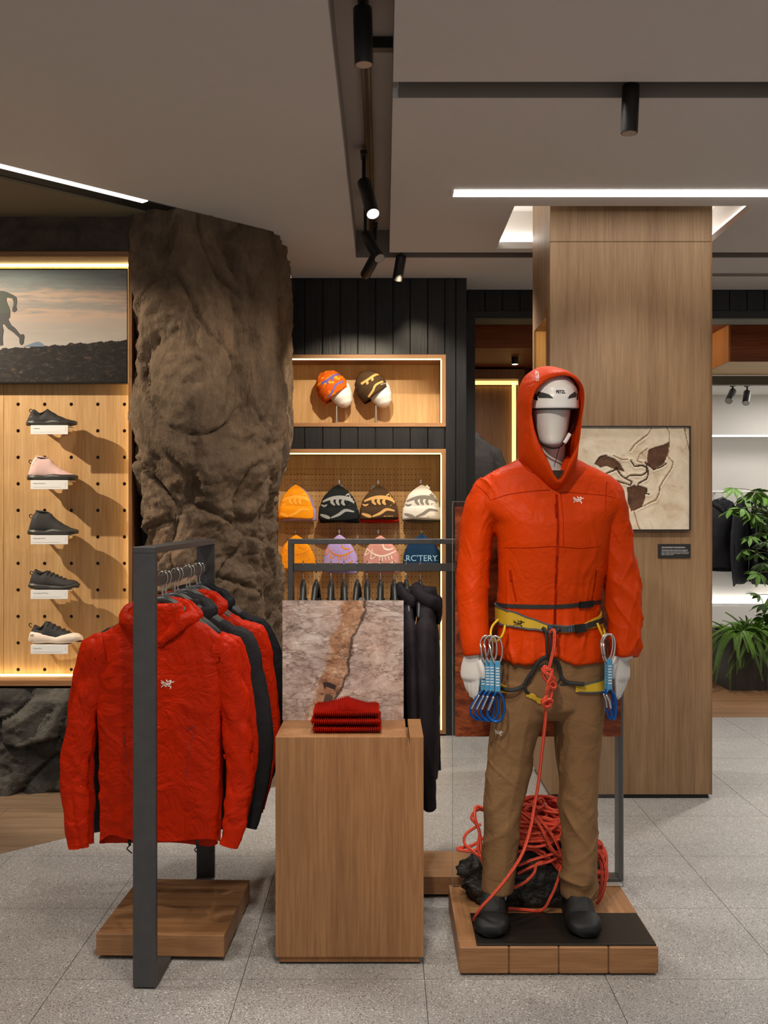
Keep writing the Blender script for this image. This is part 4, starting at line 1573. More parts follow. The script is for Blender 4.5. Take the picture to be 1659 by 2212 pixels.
def cliff_print(w, h):
    t = NT('cliff_photo_print')
    v = t.coord()
    s = t.sep(v)
    U, V = t.math('DIVIDE', s[0], w), t.math('DIVIDE', s[2], h)
    wob = t.noise(t.coord((1, 1, 1)), 9, 5, .6)
    d = t.math('SUBTRACT', t.math('SUBTRACT', U, t.math('MULTIPLY', V, .30)), .30)          # slanted crack axis
    d = t.math('ADD', d, t.math('MULTIPLY', t.math('SUBTRACT', wob, .5), .22))
    grey = t.ramp(t.noise(t.coord((1, 1, 1.8), rot=(0, .5, 0)), 7, 9, .74, .8), [(.26, S(116, 96, 90)), (.40, S(158, 138, 130)), (.54, S(188, 172, 164)), (.68, S(214, 204, 198))])
    pinkish = t.ramp(t.noise(t.coord((1, 1, 1), loc=(2, 0, 7)), 4, 3, .5), [(.42, (1, 1, 1)), (.62, (1.0, .90, .85))])
    grey = t.mix(1.0, grey, pinkish, 'MULTIPLY')
    warm = t.ramp(t.noise(t.coord((1, 1, .7)), 16, 8, .76, .5), [(.26, S(84, 54, 42)), (.40, S(142, 98, 72)), (.54, S(176, 136, 106)), (.70, S(212, 194, 176))])
    band = t.ramp(t.math('ABSOLUTE', d), [(.085, (1, 1, 1)), (.115, (0, 0, 0))])
    c = t.mix(band, grey, warm)
    line = t.ramp(t.math('ABSOLUTE', t.math('SUBTRACT', d, .10)), [(.004, (.12, .10, .10)), (.018, (1, 1, 1))])
    c = t.mix(.9, c, line, 'MULTIPLY')
    for sc_, rot_, loc_, dk, w0, w1, st_ in ((3.2, .62, 0, (1.5, 1.45, 1.4), .003, .012, 2.4), (4.0, -.25, 5, (.30, .25, .24), .003, .012, 3.0), (3.0, 1.15, 9, (.34, .27, .25), .003, .010, 3.0), (8.0, .9, 3, (.5, .42, .38), .006, .02, 2.0)):
        vn = t.noise(t.coord((1, 1, st_), rot=(0, rot_, 0), loc=(loc_, 0, loc_)), sc_, 5, .55, .4)
        vl = t.ramp(t.math('ABSOLUTE', t.math('SUBTRACT', vn, .5)), [(w0, dk), (w1, (1, 1, 1))])
        c = t.mix(.6, c, vl, 'MULTIPLY')
    g = t.ramp(t.noise(v, 90, 4, .7), [(.3, (.8, .8, .8)), (.7, (1.12, 1.12, 1.12))])
    c = t.mix(.8, c, g, 'MULTIPLY')
    return t.set(c, .5, 0, .3)


ypn = 3.645
px0, px1 = PX(610, ypn), PX(872, ypn)
pz1 = PZ(1297, ypn)
pw_, ph_ = px1 - px0, pz1 - zt
t = thing('cliff_photograph', 'square print of a pinkish cliff face with a climber standing on the plinth', 'photo panel', (px0, ypn, zt))
MB().box(0, pw_, .0005, .010, 0, ph_, .0005).build('board', plain('dark_board_edge', (.05, .047, .045), .6), t)
MB().box(.0003, pw_ - .0003, -.0006, .0004, .0003, ph_ - .0003).build('print', cliff_print(pw_, ph_), t)
cpr = [c_ for c_ in t.children if c_.name.startswith('print')][0]


def pp(pts, nm, col, y=-.0012):
    vv = []
    for a, b in pts:
        q = P(a, b, ypn)
        vv.append((q.x - px0, q.z - zt))
    MB().prism_y(vv, y, y + .0005).build(nm, plain('print_' + nm, col, .5), cpr)


pp([(697, 1473), (712, 1474), (726, 1481), (724, 1490), (715, 1487), (704, 1482), (701, 1488)], 'print_overhang_shadow', S(44, 32, 28))
pp([(703, 1500), (712, 1499), (719, 1504), (716, 1525), (711, 1545), (708, 1556), (684, 1556), (690, 1538), (697, 1520)], 'print_gully', S(86, 66, 56), -.0011)
pp([(807, 1513), (811, 1510), (815, 1512), (813, 1517), (818, 1522), (817, 1525), (811, 1520), (809, 1524), (805, 1522), (808, 1518)], 'print_climber', S(190, 140, 130))

# three folded red rib-knit hats
M['rib_red'] = plain('red_rib_knit', S(138, 20, 8), .95, spec=.04)
fy = 3.425
for k, lab in enumerate(('red rib-knit folded hat, lowest of the stack on the plinth', 'red rib-knit folded hat, middle of the stack on the plinth', 'red rib-knit folded hat with a peaked top, uppermost of the stack')):
    zb_ = zt + .0005 + k * .0262
    w2, dd, hh = .116 - .002 * k + (.003 if k == 1 else 0), .175, .026 if k < 2 else .028
    nx = 231

    def knit(u, v, top):
        x = lerp(-w2, w2, u)
        rib = .0034 * cos(u * pi * 66)
        e = min(1.0, (1 - abs(2 * u - 1)) * 9 + .12) ** .6
        prof = sin(pi * min(max(v, 0), 1)) ** .35 if 0 < v < 1 else 0
        c0 = max(0, 1 - abs(u - .5) * 3.2)
        z = hh * .5
        if top:
            z += (hh * .5 * prof + (.026 * c0 * prof if k == 2 else 0) + rib * prof) * e
        else:
            z -= hh * .5 * prof * e
        return (x, (v - .5) * dd * (1 - .0 * top) + dd * .5 + .003 - (rib * 1.2 if v < .2 else 0), z)
    mb = MB()
    vmap = [0, .006, .02, .05, .1, .2, .35, .5, .65, .8, .9, .97, 1.0]
    n0 = 0
    for top in (True, False):
        st = len(mb.v)
        for i in range(nx + 1):
            for vv in vmap:
                mb.v.append(knit(i / nx, vv, top))
        w_ = len(vmap)
        for i in range(nx):
            for j in range(w_ - 1):
                q = [st + i * w_ + j, st + (i + 1) * w_ + j, st + (i + 1) * w_ + j + 1, st + i * w_ + j + 1]
                mb.face(q if top else q[::-1])
    th = thing('folded_knit_hat', lab, 'knit hat', (PX(747, fy) + (.004, -.002, .001)[k], fy + .006 * (k == 2), zb_), radians((.6, -1.0, .8)[k]), 'folded knits on the plinth')
    mb.build('knit_body', M['rib_red'], th, smooth=True)
    fr = MB()
    for i in range(33):
        xx = lerp(-w2 + .006, w2 - .006, i / 32)
        fr.tube([(xx, .006, .003), (xx, .0015, hh * .25), (xx, -.0005, hh * .5), (xx, .0015, hh * .75)], .0022, 5)
    fr.build('ribbed_edge', M['rib_red'], th, smooth=True)['kind'] = 'stuff'

# ------------------------------------------------------------------ mannequin platform, plate, acrylic photo stand
pyf, pyb = 3.293, 3.84
X0, X1 = PX(992, pyf), PX(1423, pyf)
PZT = .093
t = thing('display_platform', 'low oak platform of four boards carrying the mannequin', 'platform', ((X0 + X1) / 2, pyf, 0))
bwid = (X1 - X0) / 4
for k in range(4):
    MB().box(-2 * bwid + k * bwid + .0007, -2 * bwid + (k + 1) * bwid - .0007, 0, .045, .006, PZT, .004).build('board', M['oak_x'], t)
MB().box(-2 * bwid, 2 * bwid, .0455, pyb - pyf, .006, PZT, .0012).build('deck', M['oak_y'], t)
MB().box(-2 * bwid + .02, 2 * bwid - .02, .02, pyb - pyf - .02, 0, .007).build('recessed_base', M['black'], t)
xa, xb_ = PX(1030, 3.30), PX(1418, 3.30)
o = MB().box(xa - .59, xb_ - .59, 3.302 - 3.43, 3.56 - 3.43, 0, .006, .001).build('base_plate', plain('brown_black_plate', (.022, .019, .015), .38, .4), at=(.59, 3.43, PZT))
tag(o, 'thin black metal foot plate under the mannequin', 'plate')
ZP = PZT + .006


def red_rock_print():
    t = NT('red_rock_photo_print')
    n = t.noise(t.coord((1, 1, 2.6), rot=(0, .35, 0)), 4.5, 8, .68, 1.4)
    c = t.ramp(n, [(.28, S(40, 18, 10)), (.42, S(98, 42, 18)), (.55, S(150, 72, 34)), (.68, S(186, 106, 58)), (.8, S(206, 140, 90))])
    n2 = t.noise(t.coord((1, 1, 3.4), rot=(0, .5, 0)), 20, 6, .7, .8)
    c = t.mix(.7, c, t.ramp(n2, [(.3, (.5, .48, .45)), (.6, (1.1, 1.1, 1.1))]), 'MULTIPLY')
    return t.set(c, .4, 0, .35)


def clear_acrylic():
    m = bpy.data.materials.new('clear_acrylic')
    m.use_nodes = True
    nt = m.node_tree
    nt.nodes.clear()
    out = nt.nodes.new('ShaderNodeOutputMaterial')
    mix = nt.nodes.new('ShaderNodeMixShader')
    tr = nt.nodes.new('ShaderNodeBsdfTransparent')
    gl = nt.nodes.new('ShaderNodeBsdfGlossy')
    fr = nt.nodes.new('ShaderNodeFresnel')
    fr.inputs[0].default_value = 1.45
    tr.inputs[0].default_value = (.97, .975, .97, 1)
    gl.inputs['Roughness'].default_value = .03
    nt.links.new(fr.outputs[0], mix.inputs[0])
    nt.links.new(tr.outputs[0], mix.inputs[1])
    nt.links.new(gl.outputs[0], mix.inputs[2])
    nt.links.new(mix.outputs[0], out.inputs[0])
    return m


M['acrylic'] = clear_acrylic()
M['acrylic_edge'] = plain('acrylic_edge', (.30, .31, .30), .2)
YA = 3.822
ax0, ax1 = PX(977, YA), PX(1346.5, YA)
az1 = PZ(1083, YA)
t = thing('photo_screen', 'clear acrylic screen with a red rock photo behind the mannequin', 'photo screen', (ax0, YA, PZT))
MB().box(.0016, ax1 - ax0 - .0016, 0, .006, -.0, az1 - PZT - .0016).build('acrylic_sheet', M['acrylic'], t)
e = MB().box(0, .0016, 0, .006, 0, az1 - PZT).box(ax1 - ax0 - .0016, ax1 - ax0, 0, .006, 0, az1 - PZT).box(0, ax1 - ax0, 0, .006, az1 - PZT - .0016, az1 - PZT)
e.build('acrylic_edge', M['acrylic_edge'], t)
MB().box(PX(983, YA) - ax0, PX(1341, YA) - ax0, -.0012, -.0004, PZ(1591, YA) - PZT, PZ(1095, YA) - PZT).build('print', red_rock_print(), t)

# ------------------------------------------------------------------ mannequin
MX, MY = .577, 3.52
O = Vector((MX, MY, ZP))
man = thing('mannequin', 'white faceless mannequin in red hooded jacket, brown trousers and climbing harness', 'mannequin', O)


def sh(mb):
    mb.v = [(a - O.x, b - O.y, c - O.z) for a, b, c in mb.v]
    return mb


def shm(me):
    me.transform(Matrix.Translation(-O))
    return me


def ell(cx, cy, z, a, b, seg=40, ex=.9):
    r = []
    for k in range(seg):
        an = 2 * pi * k / seg
        c, s = cos(an), sin(an)
        r.append((cx + a * abs(c) ** ex * (1 if c > 0 else -1), cy + b * abs(s) ** ex * (1 if s > 0 else -1), z))
    return r


def px_loft(rows, Yc, n=60, seg=44, ex=.9):
    """rows: (py, x_left, x_right, half depth, y shift)"""
    rings = []
    for i in range(n + 1):
        py = lerp(rows[0][0], rows[-1][0], i / n)
        a, b, d, ys = interp(rows, py)
        xa_, xb2 = PX(a, MY), PX(b, MY)
        rings.append(ell((xa_ + xb2) / 2, Yc + ys, PZ(py, MY), (xb2 - xa_) / 2, d, seg, ex))
    return rings[::-1]


def px_arm(rows, n=50, seg=28):
    """rows: (py, x, rx, ry, Y)"""
    c = []
    for i in range(n + 1):
        py = lerp(rows[0][0], rows[-1][0], i / n)
        x, rx, ry, Y = interp(rows, py)
        c.append((Vector((PX(x, MY), Y, PZ(py, MY))), rx, ry))
    rings = []
    for i, (p, rx, ry) in enumerate(c):
        d = (c[min(i + 1, n)][0] - c[max(i - 1, 0)][0]).normalized()
        sx = d.cross(Vector((0, 1, 0))).normalized()
        sy = sx.cross(d).normalized()
        rings.append([p + sx * (rx * cos(2 * pi * k / seg)) + sy * (ry * sin(2 * pi * k / seg)) for k in range(seg)])
    return rings[::-1]


TORSO = [(985, 1134, 1238, .070, .03), (1000, 1104, 1264, .080, .025), (1015, 1070, 1298, .088, .02), (1030, 1044, 1324, .090, .015), (1046, 1026, 1342, .092, .012), (1062, 1016, 1350, .096, .01), (1085, 1018, 1350, .106, .004), (1108, 1044, 1334, .120, -.002),
         (1130, 1066, 1318, .130, -.006), (1170, 1074, 1312, .132, -.008), (1220, 1077, 1306, .126, -.006), (1270, 1077, 1298, .118, -.002), (1308, 1075, 1291, .112, 0), (1335, 1076, 1293, .114, 0), (1365, 1076, 1300, .124, 0), (1395, 1073, 1305, .132, 0), (1420, 1072, 1308, .136, 0)]
ARML = [(1062, 1074, .030, .055, 3.535), (1074, 1056, .058, .072, 3.535), (1088, 1048, .063, .074, 3.535), (1105, 1042, .062, .072, 3.535), (1140, 1032, .058, .067, 3.535), (1190, 1026, .056, .064, 3.53), (1240, 1021, .057, .063, 3.52), (1290, 1019, .0545, .060, 3.50), (1340, 1020, .051, .056, 3.48), (1385, 1022, .049, .052, 3.46), (1409, 1025, .043, .046, 3.455)]
ARMR = [(1062, 1294, .030, .055, 3.535), (1074, 1309, .056, .072, 3.535), (1088, 1317, .060, .074, 3.535), (1105, 1322, .058, .072, 3.535), (1140, 1328, .057, .067, 3.535), (1190, 1334, .056, .064, 3.53), (1240, 1341, .057, .063, 3.52), (1290, 1343, .058, .061, 3.50), (1340, 1343, .055, .058, 3.48), (1385, 1341, .051, .053, 3.46), (1410, 1339, .046, .048, 3.455)]
mb = MB()
mb.loft(px_loft(TORSO, MY, 70, 56, .88))
mb.loft(px_arm(ARML))
mb.loft(px_arm(ARMR))
jm = remesh(mb, .0046, 14, .5)


def worn_wrinkle(p, n):
    xm = p.x - MX
    arm = smooth01((abs(xm) - .185) / .03)
    k = fbm((p.x * 6 + p.z * 3, p.y * 6, p.z * 5 - abs(xm) * 4), 1.2, 2, 2.2) * .0022
    k += crease((p.x * 6 + p.z * 2 * (1 if xm > 0 else -1), p.y * 6, p.z * 3), 1.2, 4.0, 7) * .0045
    pl = math.exp(-((p.z - 1.13) / .15) ** 2) * (1 - arm)
    k += pl * (crease((p.x * 11, p.y * 11, p.z * 1.3), 1.5, 5.0, 5) * .0085 + ridge((p.x * 9, p.y * 9, p.z * 1.1), 1.6, 2, 5.0) * .002)
    k += arm * (crease((p.x * 7 + p.z * 2, p.y * 7, p.z * 8 + xm * 12), 1.2, 8.0, 5) * .0075 + crease((p.x * 9, p.y * 9, p.z * 5 - xm * 16), 1.3, 18.0, 6) * .005)
    hem = smooth01((1.06 - p.z) / .05) * (1 - arm)
    k += hem * crease((p.x * 13, p.y * 13, p.z * 7), 1.4, 1.0, 4) * .008
    k += max(0, nz((p.x * 13 - p.z * 7, p.y * 13, p.z * 11 + p.x * 6), 1.0, 14) - .15) * .007 * (.5 + .5 * arm)
    return k


displace(jm, worn_wrinkle)
for v_ in jm.vertices:                      # uneven hem
    if v_.co.z < 1.035 and abs(v_.co.x - MX) < .19:
        w = smooth01((1.035 - v_.co.z) / .03)
        v_.co.z += w * (.014 * math.exp(-((v_.co.x - MX + .01) / .07) ** 2) + .006 * sin(v_.co.x * 37) - .014 * max(0, (v_.co.x - MX) / .19))
RIM0 = [(1209, 835), (1252, 846), (1252, 916), (1243, 955), (1232, 978), (1217, 1001), (1208, 1024), (1204, 1054), (1200, 1054), (1189, 1021), (1174, 989), (1161, 958), (1148, 900), (1150, 852)]


def in_poly(p, poly):
    c, j = False, len(poly) - 1
    for i in range(len(poly)):
        if (poly[i][1] > p[1]) != (poly[j][1] > p[1]) and p[0] < (poly[j][0] - poly[i][0]) * (p[1] - poly[i][1]) / (poly[j][1] - poly[i][1]) + poly[i][0]:
            c = not c
        j = i
    return c


import bmesh
bm_ = bmesh.new()
bm_.from_mesh(jm)
kill = [f for f in bm_.faces if f.calc_center_median().y < 3.56 and f.calc_center_median().z > 1.51 and in_poly((CX + f.calc_center_median().x * F / 3.44, CY - (f.calc_center_median().z - H) * F / 3.44), RIM0)]
bmesh.ops.delete(bm_, geom=kill, context='FACES')
bm_.to_mesh(jm)
bm_.free()
jbv = bvh_of(jm)
jacket = link('jacket', shm(jm), M['orange_red'], man, smooth=True)


def on_jacket(pts, r, nm, m, eps=.0008, bv=None, par=None, flat=None, n=8):
    w = [P(a, b, 3.2) for a, b in pts]
    w = [Vector((PX(a, 3.42), 3.2, PZ(b, 3.42))) for a, b in pts]
    mb_ = conform(MB().tube(spline(w, n), r, 6), bv or jbv, (0, 1, 0), eps)
    return sh(mb_).build(nm, m, par or jacket, smooth=True)


M['seam_or'] = plain('dark_orange_tape', (0.34, 0.015, 0.001), 0.8, spec=.05)
on_jacket([(1203, 1068), (1201, 1150), (1198, 1250), (1197, 1330), (1196, 1392)], .0042, 'zip', M['seam_or'], .0026)
on_jacket([(1199.5, 1088), (1199, 1104), (1199, 1118)], .004, 'zip_pull', M['seam_or'], .004)
on_jacket([(1066, 1079), (1100, 1068), (1150, 1061), (1190, 1058)], .0011, 'yoke_seam', M['seam_or'])
on_jacket([(1215, 1062), (1260, 1066), (1310, 1070), (1335, 1076)], .0011, 'yoke_seam', M['seam_or'])
on_jacket([(1032, 1046), (1050, 1062), (1062, 1082)], .0011, 'shoulder_seam', M['seam_or'])
on_jacket([(1318, 1040), (1312, 1075), (1311, 1105)], .0011, 'shoulder_seam', M['seam_or'])
on_jacket([(1090, 1184), (1140, 1183), (1195, 1180), (1250, 1184), (1298, 1180)], .0010, 'panel_seam', M['seam_or'])
on_jacket([(1103, 1232), (1108, 1262), (1116, 1300)], .0030, 'pocket_zip', M['seam_or'])
on_jacket([(1289, 1232), (1286, 1262), (1280, 1298)], .0026, 'pocket_zip', M['seam_or'])
on_jacket([(1103, 1232), (1105, 1256)], .0042, 'pocket_pull', M['seam_or'], .003)
on_jacket([(1212, 1062), (1213, 1110), (1213, 1180)], .0009, 'placket_seam', M['seam_or'])
sh(conform(bird_mb((PX(1238.5, 3.42), 3.0, PZ(1089, 3.42)), (1, 0, 0), (0, 0, 1), 24 * 3.42 / F), jbv, (0, 1, 0), .0014)).build('logo', M['thread_white'], jacket)

# hood: rim, outer shell and lining as one loft
RIM = [(1209, 815), (1233, 821), (1248, 832), (1254, 846), (1255, 873), (1250, 916), (1245, 950), (1235, 976), (1220, 999), (1209, 1022), (1204, 1062), (1199, 1058), (1187, 1019), (1172, 987), (1158, 958), (1150, 930), (1145, 900), (1144, 875), (1150, 852), (1162, 836), (1180, 823)]
OUT = [(1193, 787), (1219, 791), (1238, 802), (1249, 821), (1257, 846), (1258, 868), (1252, 916), (1248, 950), (1247, 980), (1250, 1006), (1232, 1036), (1205, 1070), (1176, 1052), (1146, 1026), (1124, 998), (1123, 960), (1125, 916), (1126, 887), (1123, 862), (1128, 833), (1138, 810), (1152, 796), (1170, 789)]


def star(poly, cx, cy, n):
    out = []
    m = len(poly)
    for k in range(n):
        a = 2 * pi * k / n
        dx, dy = sin(a), -cos(a)
        best = None
        for i in range(m):
            (x1_, y1_), (x2_, y2_) = poly[i], poly[(i + 1) % m]
            ex_, ey_ = x2_ - x1_, y2_ - y1_
            det = dx * (-ey_) + ex_ * dy
            if abs(det) < 1e-9:
                continue
            tt = ((x1_ - cx) * (-ey_) + ex_ * (y1_ - cy)) / det
            uu = (dx * (y1_ - cy) - dy * (x1_ - cx)) / det
            if tt > 0 and -1e-6 <= uu <= 1 + 1e-6 and (best is None or tt > best):
                best = tt
        out.append(best or 10)
    # soften
    for _ in range(2):
        out = [(out[k - 1] + 2 * out[k] + out[(k + 1) % n]) / 4 for k in range(n)]
    return out


NH = 96
hcx, hcy = 1196, 900
rim, outr = star(RIM, hcx, hcy, NH), star(OUT, hcx, hcy, NH)


def hood_ring(fr, fo, Yv, sc=1.0, up=0.0):
    r = []
    for k in range(NH):
        a = 2 * pi * k / NH
        d = (rim[k] * fr + outr[k] * fo) * sc
        below = max(0.0, -cos(a))
        Yk = Yv - .020 * max(0, cos(a)) * (1 if Yv < 3.45 else .3) - .030 * below ** 2 * (1 if Yv < 3.46 else 0)
        dd = d * (1 - up * below ** 1.5)
        px_, py_ = hcx + sin(a) * dd, hcy - cos(a) * dd
        r.append(Vector((PX(px_, 3.45), Yk, PZ(py_, 3.45))))
    return r


rings = [hood_ring(0, 1, 3.655, .30, .4), hood_ring(0, 1, 3.635, .72, .35), hood_ring(0, 1, 3.57, .90, .25), hood_ring(.2, .8, 3.49, .95, .1), hood_ring(.85, .15, 3.425, .985),
         hood_ring(1, 0, 3.408), hood_ring(.90, .10, 3.402), hood_ring(.62, .38, 3.414), hood_ring(.25, .75, 3.450), hood_ring(0, 1, 3.500), hood_ring(0, 1, 3.545, 1.0, .1), hood_ring(0, 1, 3.595, .955, .2), hood_ring(0, 1, 3.640, .80, .3), hood_ring(0, 1, 3.665, .5, .4), hood_ring(0, 1, 3.672, .12, .4)]
mbh = MB().loft(rings)
hm = mbh.data('hood')
displace(hm, lambda p, n: fbm((p.x * 8, p.y * 8, p.z * 6), 1.3, 3, 4) * .0025)
hbv = bvh_of(hm)
hood = link('hood', shm(hm), M['orange_red'], jacket, smooth=True)
on_jacket([(1126, 978), (1132, 998), (1146, 1016), (1165, 1026)], .0013, 'collar_seam', M['seam_or'])
tx = text_mb("ARC'TERYX", (0, 0, 0), (0, 0, -1), (1, 0, 0), width=28.5 * 3.43 / F, height=6.2 * 3.43 / F, offset=.015)
tx.v = [(a + PX(1158.5, 3.43) + (c + 0) * .16, 3.0, c + PZ(798, 3.43)) for a, b, c in tx.v]
sh(conform(tx, hbv, (0, 1, 0), .0014)).build('hood_lettering', M['thread_white'], jacket)

# base layer in the open collar
bl = MB().grid(lambda u, v: (PX(lerp(lerp(1194, 1168, v), lerp(1212, 1228, v), u), 3.45), 3.456 - .014 * sin(pi * u) - .012 * (1 - v), PZ(lerp(1050, 1016, v), 3.45)), 8, 6)
sh(bl).build('base_layer', plain('dark_olive_knit', (.045, .035, .022), .9), man, smooth=True)

# ---- body: one continuous figure (head, neck, torso, arms with hands, legs)
b = MB()
HEAD = [(1.722, .012, .014, -.070), (1.727, .028, .034, -.062), (1.738, .040, .054, -.045), (1.760, .050, .076, -.020), (1.795, .058, .092, -.004), (1.84, .0645, .100, 0), (1.88, .0665, .102, .004), (1.92, .060, .092, .008), (1.95, .042, .066, .01), (1.962, .015, .024, .01)]
rings = []
for i in range(41):
    z = lerp(1.722, 1.962, i / 40)
    a, d, ys = interp(HEAD, z)
    tw = radians(-6)
    rr = ell(0, ys, z, a, d, 32, 1.0)
    rings.append([(cos(tw) * x - sin(tw) * y + PX(1197, 3.45), sin(tw) * x + cos(tw) * y + 3.505, zz) for x, y, zz in rr])
b.loft(rings)
b.loft([ell(PX(1195, 3.5), lerp(3.55, 3.525, i / 8), lerp(1.56, 1.80, i / 8), lerp(.064, .047, min(1, i / 3)), lerp(.066, .052, min(1, i / 3)), 24, 1) for i in range(9)])
b.loft(px_loft([(1012, 1150, 1230, .055, .03), (1035, 1090, 1290, .07, .02), (1060, 1055, 1320, .085, .01), (1110, 1072, 1310, .10, 0), (1200, 1085, 1300, .10, 0), (1320, 1090, 1285, .095, 0), (1400, 1092, 1296, .11, 0), (1500, 1094, 1294, .10, 0), (1540, 1120, 1250, .06, 0)], MY, 40, 36))
for rows in (ARML, ARMR):
    b.loft(px_arm([(r[0], r[1], r[2] * .66, r[3] * .66, r[4]) for r in rows[:-1]] + [(1416, rows[-1][1], .027, .027, 3.452)], 40, 20))
LEGL = [(1470, 1085, 1190, .118, .0), (1540, 1066, 1181, .108, .0), (1565, 1060, 1168, .102, .0), (1600, 1056, 1160, .096, .004), (1650, 1053, 1148, .090, .008), (1700, 1050, 1136, .086, .010), (1745, 1047, 1128, .082, .010), (1800, 1047, 1124, .080, .012), (1860, 1045, 1118, .078, .014), (1926, 1042, 1113, .076, .016)]
LEGR = [(1470, 1190, 1303, .118, .0), (1540, 1196, 1301, .108, .0), (1565, 1199, 1300, .102, .0), (1600, 1201, 1298, .096, .004), (1650, 1206, 1295, .090, .008), (1700, 1211, 1293, .086, .010), (1745, 1214, 1292, .082, .010), (1800, 1215, 1290, .080, .012), (1860, 1214, 1290, .078, .014), (1936, 1213, 1292, .076, .016)]
for rows in (LEGL, LEGR):
    b.loft(px_loft([(r[0], lerp(r[1], r[2], .2), lerp(r[1], r[2], .8), r[3] * .6, r[4]) for r in rows] + [(1945, lerp(rows[-1][1], rows[-1][2], .25), lerp(rows[-1][1], rows[-1][2], .75), .05, .02)], MY, 40, 20, 1.0))


def hand(sd, wx):
    """sd = -1: hand at the viewer's left; thumb towards the body"""
    W0 = Vector((PX(wx, 3.455), 3.455, PZ(1404, 3.455)))
    dn = Vector((-.04 * sd * -1, -.05, -1)).normalized()
    u = Vector((-sd * .80, -.60, 0)).normalized()
    u = (u - dn * u.dot(dn)).normalized()
    nrm = u.cross(dn).normalized()
    if nrm.y > 0:
        nrm = -nrm                            # back of the hand, towards the viewer
    def pt(a, d, c=0.0):
        return W0 + u * a + dn * d + nrm * c
    rings = []
    for d, w, th_, off in ((0, .027, .022, 0), (.018, .028, .020, .001), (.036, .034, .018, .001), (.058, .040, .017, 0), (.078, .041, .016, -.001), (.095, .038, .014, -.002), (.103, .030, .009, -.003)):
        rings.append([pt(w * cos(2 * pi * k / 20) + off, d, th_ * sin(2 * pi * k / 20)) for k in range(20)])
    b.loft(rings)
    for a, ln, r, cv in ((.0285, .070, .0088, .10), (.0098, .080, .0092, .16), (-.0090, .076, .0088, .22), (-.0268, .058, .0078, .28)):
        pts, rr = [], []
        for q in range(7):
            f = q / 6
            x_, c_ = .086 + ln * (f - .12 * cv * f * f), -ln * cv * f * f - .002
            pts.append(pt(a * (1 - .20 * f), x_, c_))
            rr.append(r * (1.0 - .30 * f) * (1.04 if q in (2, 4) else 1.0))
        b.tube(spline(pts, 2), [rr[min(i // 2, 6)] for i in range(13)], 12)
        b.tube([pts[-1] - dn * .002, pts[-1] + dn * .003, pts[-1] + dn * .0055], [rr[-1], rr[-1] * .8, rr[-1] * .35], 12)
    th_ = [pt(.020, .022, -.004), pt(.036, .040, .001), pt(.047, .060, .003), pt(.050, .078, .001), pt(.049, .094, -.003)]
    b.tube(spline(th_, 3), [.0145, .0140, .0135, .013, .0122, .0115, .011, .0106, .0102, .0100, .0096, .0085, .006], 12)


hand(-1, 1019)
hand(1, 1340)
bmesh_ = remesh(b, .0042, 3, .5)
link('body', shm(bmesh_), M['mannequin'], man, smooth=True)

# ---- trousers
b = MB()
b.loft(px_loft([(1385, 1088, 1302, .118, 0), (1430, 1084, 1304, .122, 0), (1480, 1083, 1303, .122, 0), (1520, 1090, 1295, .112, 0), (1540, 1120, 1262, .085, 0), (1550, 1150, 1225, .06, 0)], MY, 30, 48))
b.loft(px_loft(LEGL, MY + .004, 60, 40))
b.loft(px_loft(LEGR, MY + .004, 60, 40))
tm = remesh(b, .0048, 8, .5)


def leg_wrinkle(p, n):
    k = fbm((p.x * 7, p.y * 7, p.z * 4), 1.1, 3, 6.0) * .006
    kn = math.exp(-((p.z - .52) / .13) ** 2) + .9 * math.exp(-((p.z - .25) / .08) ** 2)
    sd = 1 if p.x > MX else -1
    k += kn * (crease((p.x * 6, p.y * 6, p.z * 8 + sd * p.x * 9), 1.0, 3.0, 4) * .013 + crease((p.x * 7, p.y * 7, p.z * 9 - sd * p.x * 8), 1.1, 13.0, 5) * .009)
    k += crease((p.x * 8, p.y * 8, p.z * 1.6), 1.2, 23.0, 5) * .006
    k += smooth01((p.z - .75) / .2) * ridge((p.x * 8 + p.z * 3 * sd, p.y * 8, p.z * 3), 1.0, 2, 9) * .004
    return k


displace(tm, leg_wrinkle)
tbv = bvh_of(tm)
trous = link('trousers', shm(tm), M['khaki'], man, smooth=True)
M['khaki_seam'] = plain('khaki_stitch', (.15, .075, .028), .8)
for pts in ([(1043, 1908), (1078, 1913), (1112, 1911)], [(1213, 1916), (1252, 1923), (1291, 1920)]):
    on_jacket(pts, .0012, 'hem_stitch', M['khaki_seam'], .0004, tbv, trous)
on_jacket([(1196, 1400), (1194, 1450), (1188, 1510)], .0016, 'fly_seam', M['khaki_seam'], .0004, tbv, trous)
sh(conform(bird_mb((PX(1071, 3.43), 3.0, PZ(1592, 3.43)), (1, 0, 0), (0, 0, 1), 17 * 3.43 / F), tbv, (0, 1, 0), .0012)).build('logo', M['thread_white'], trous)

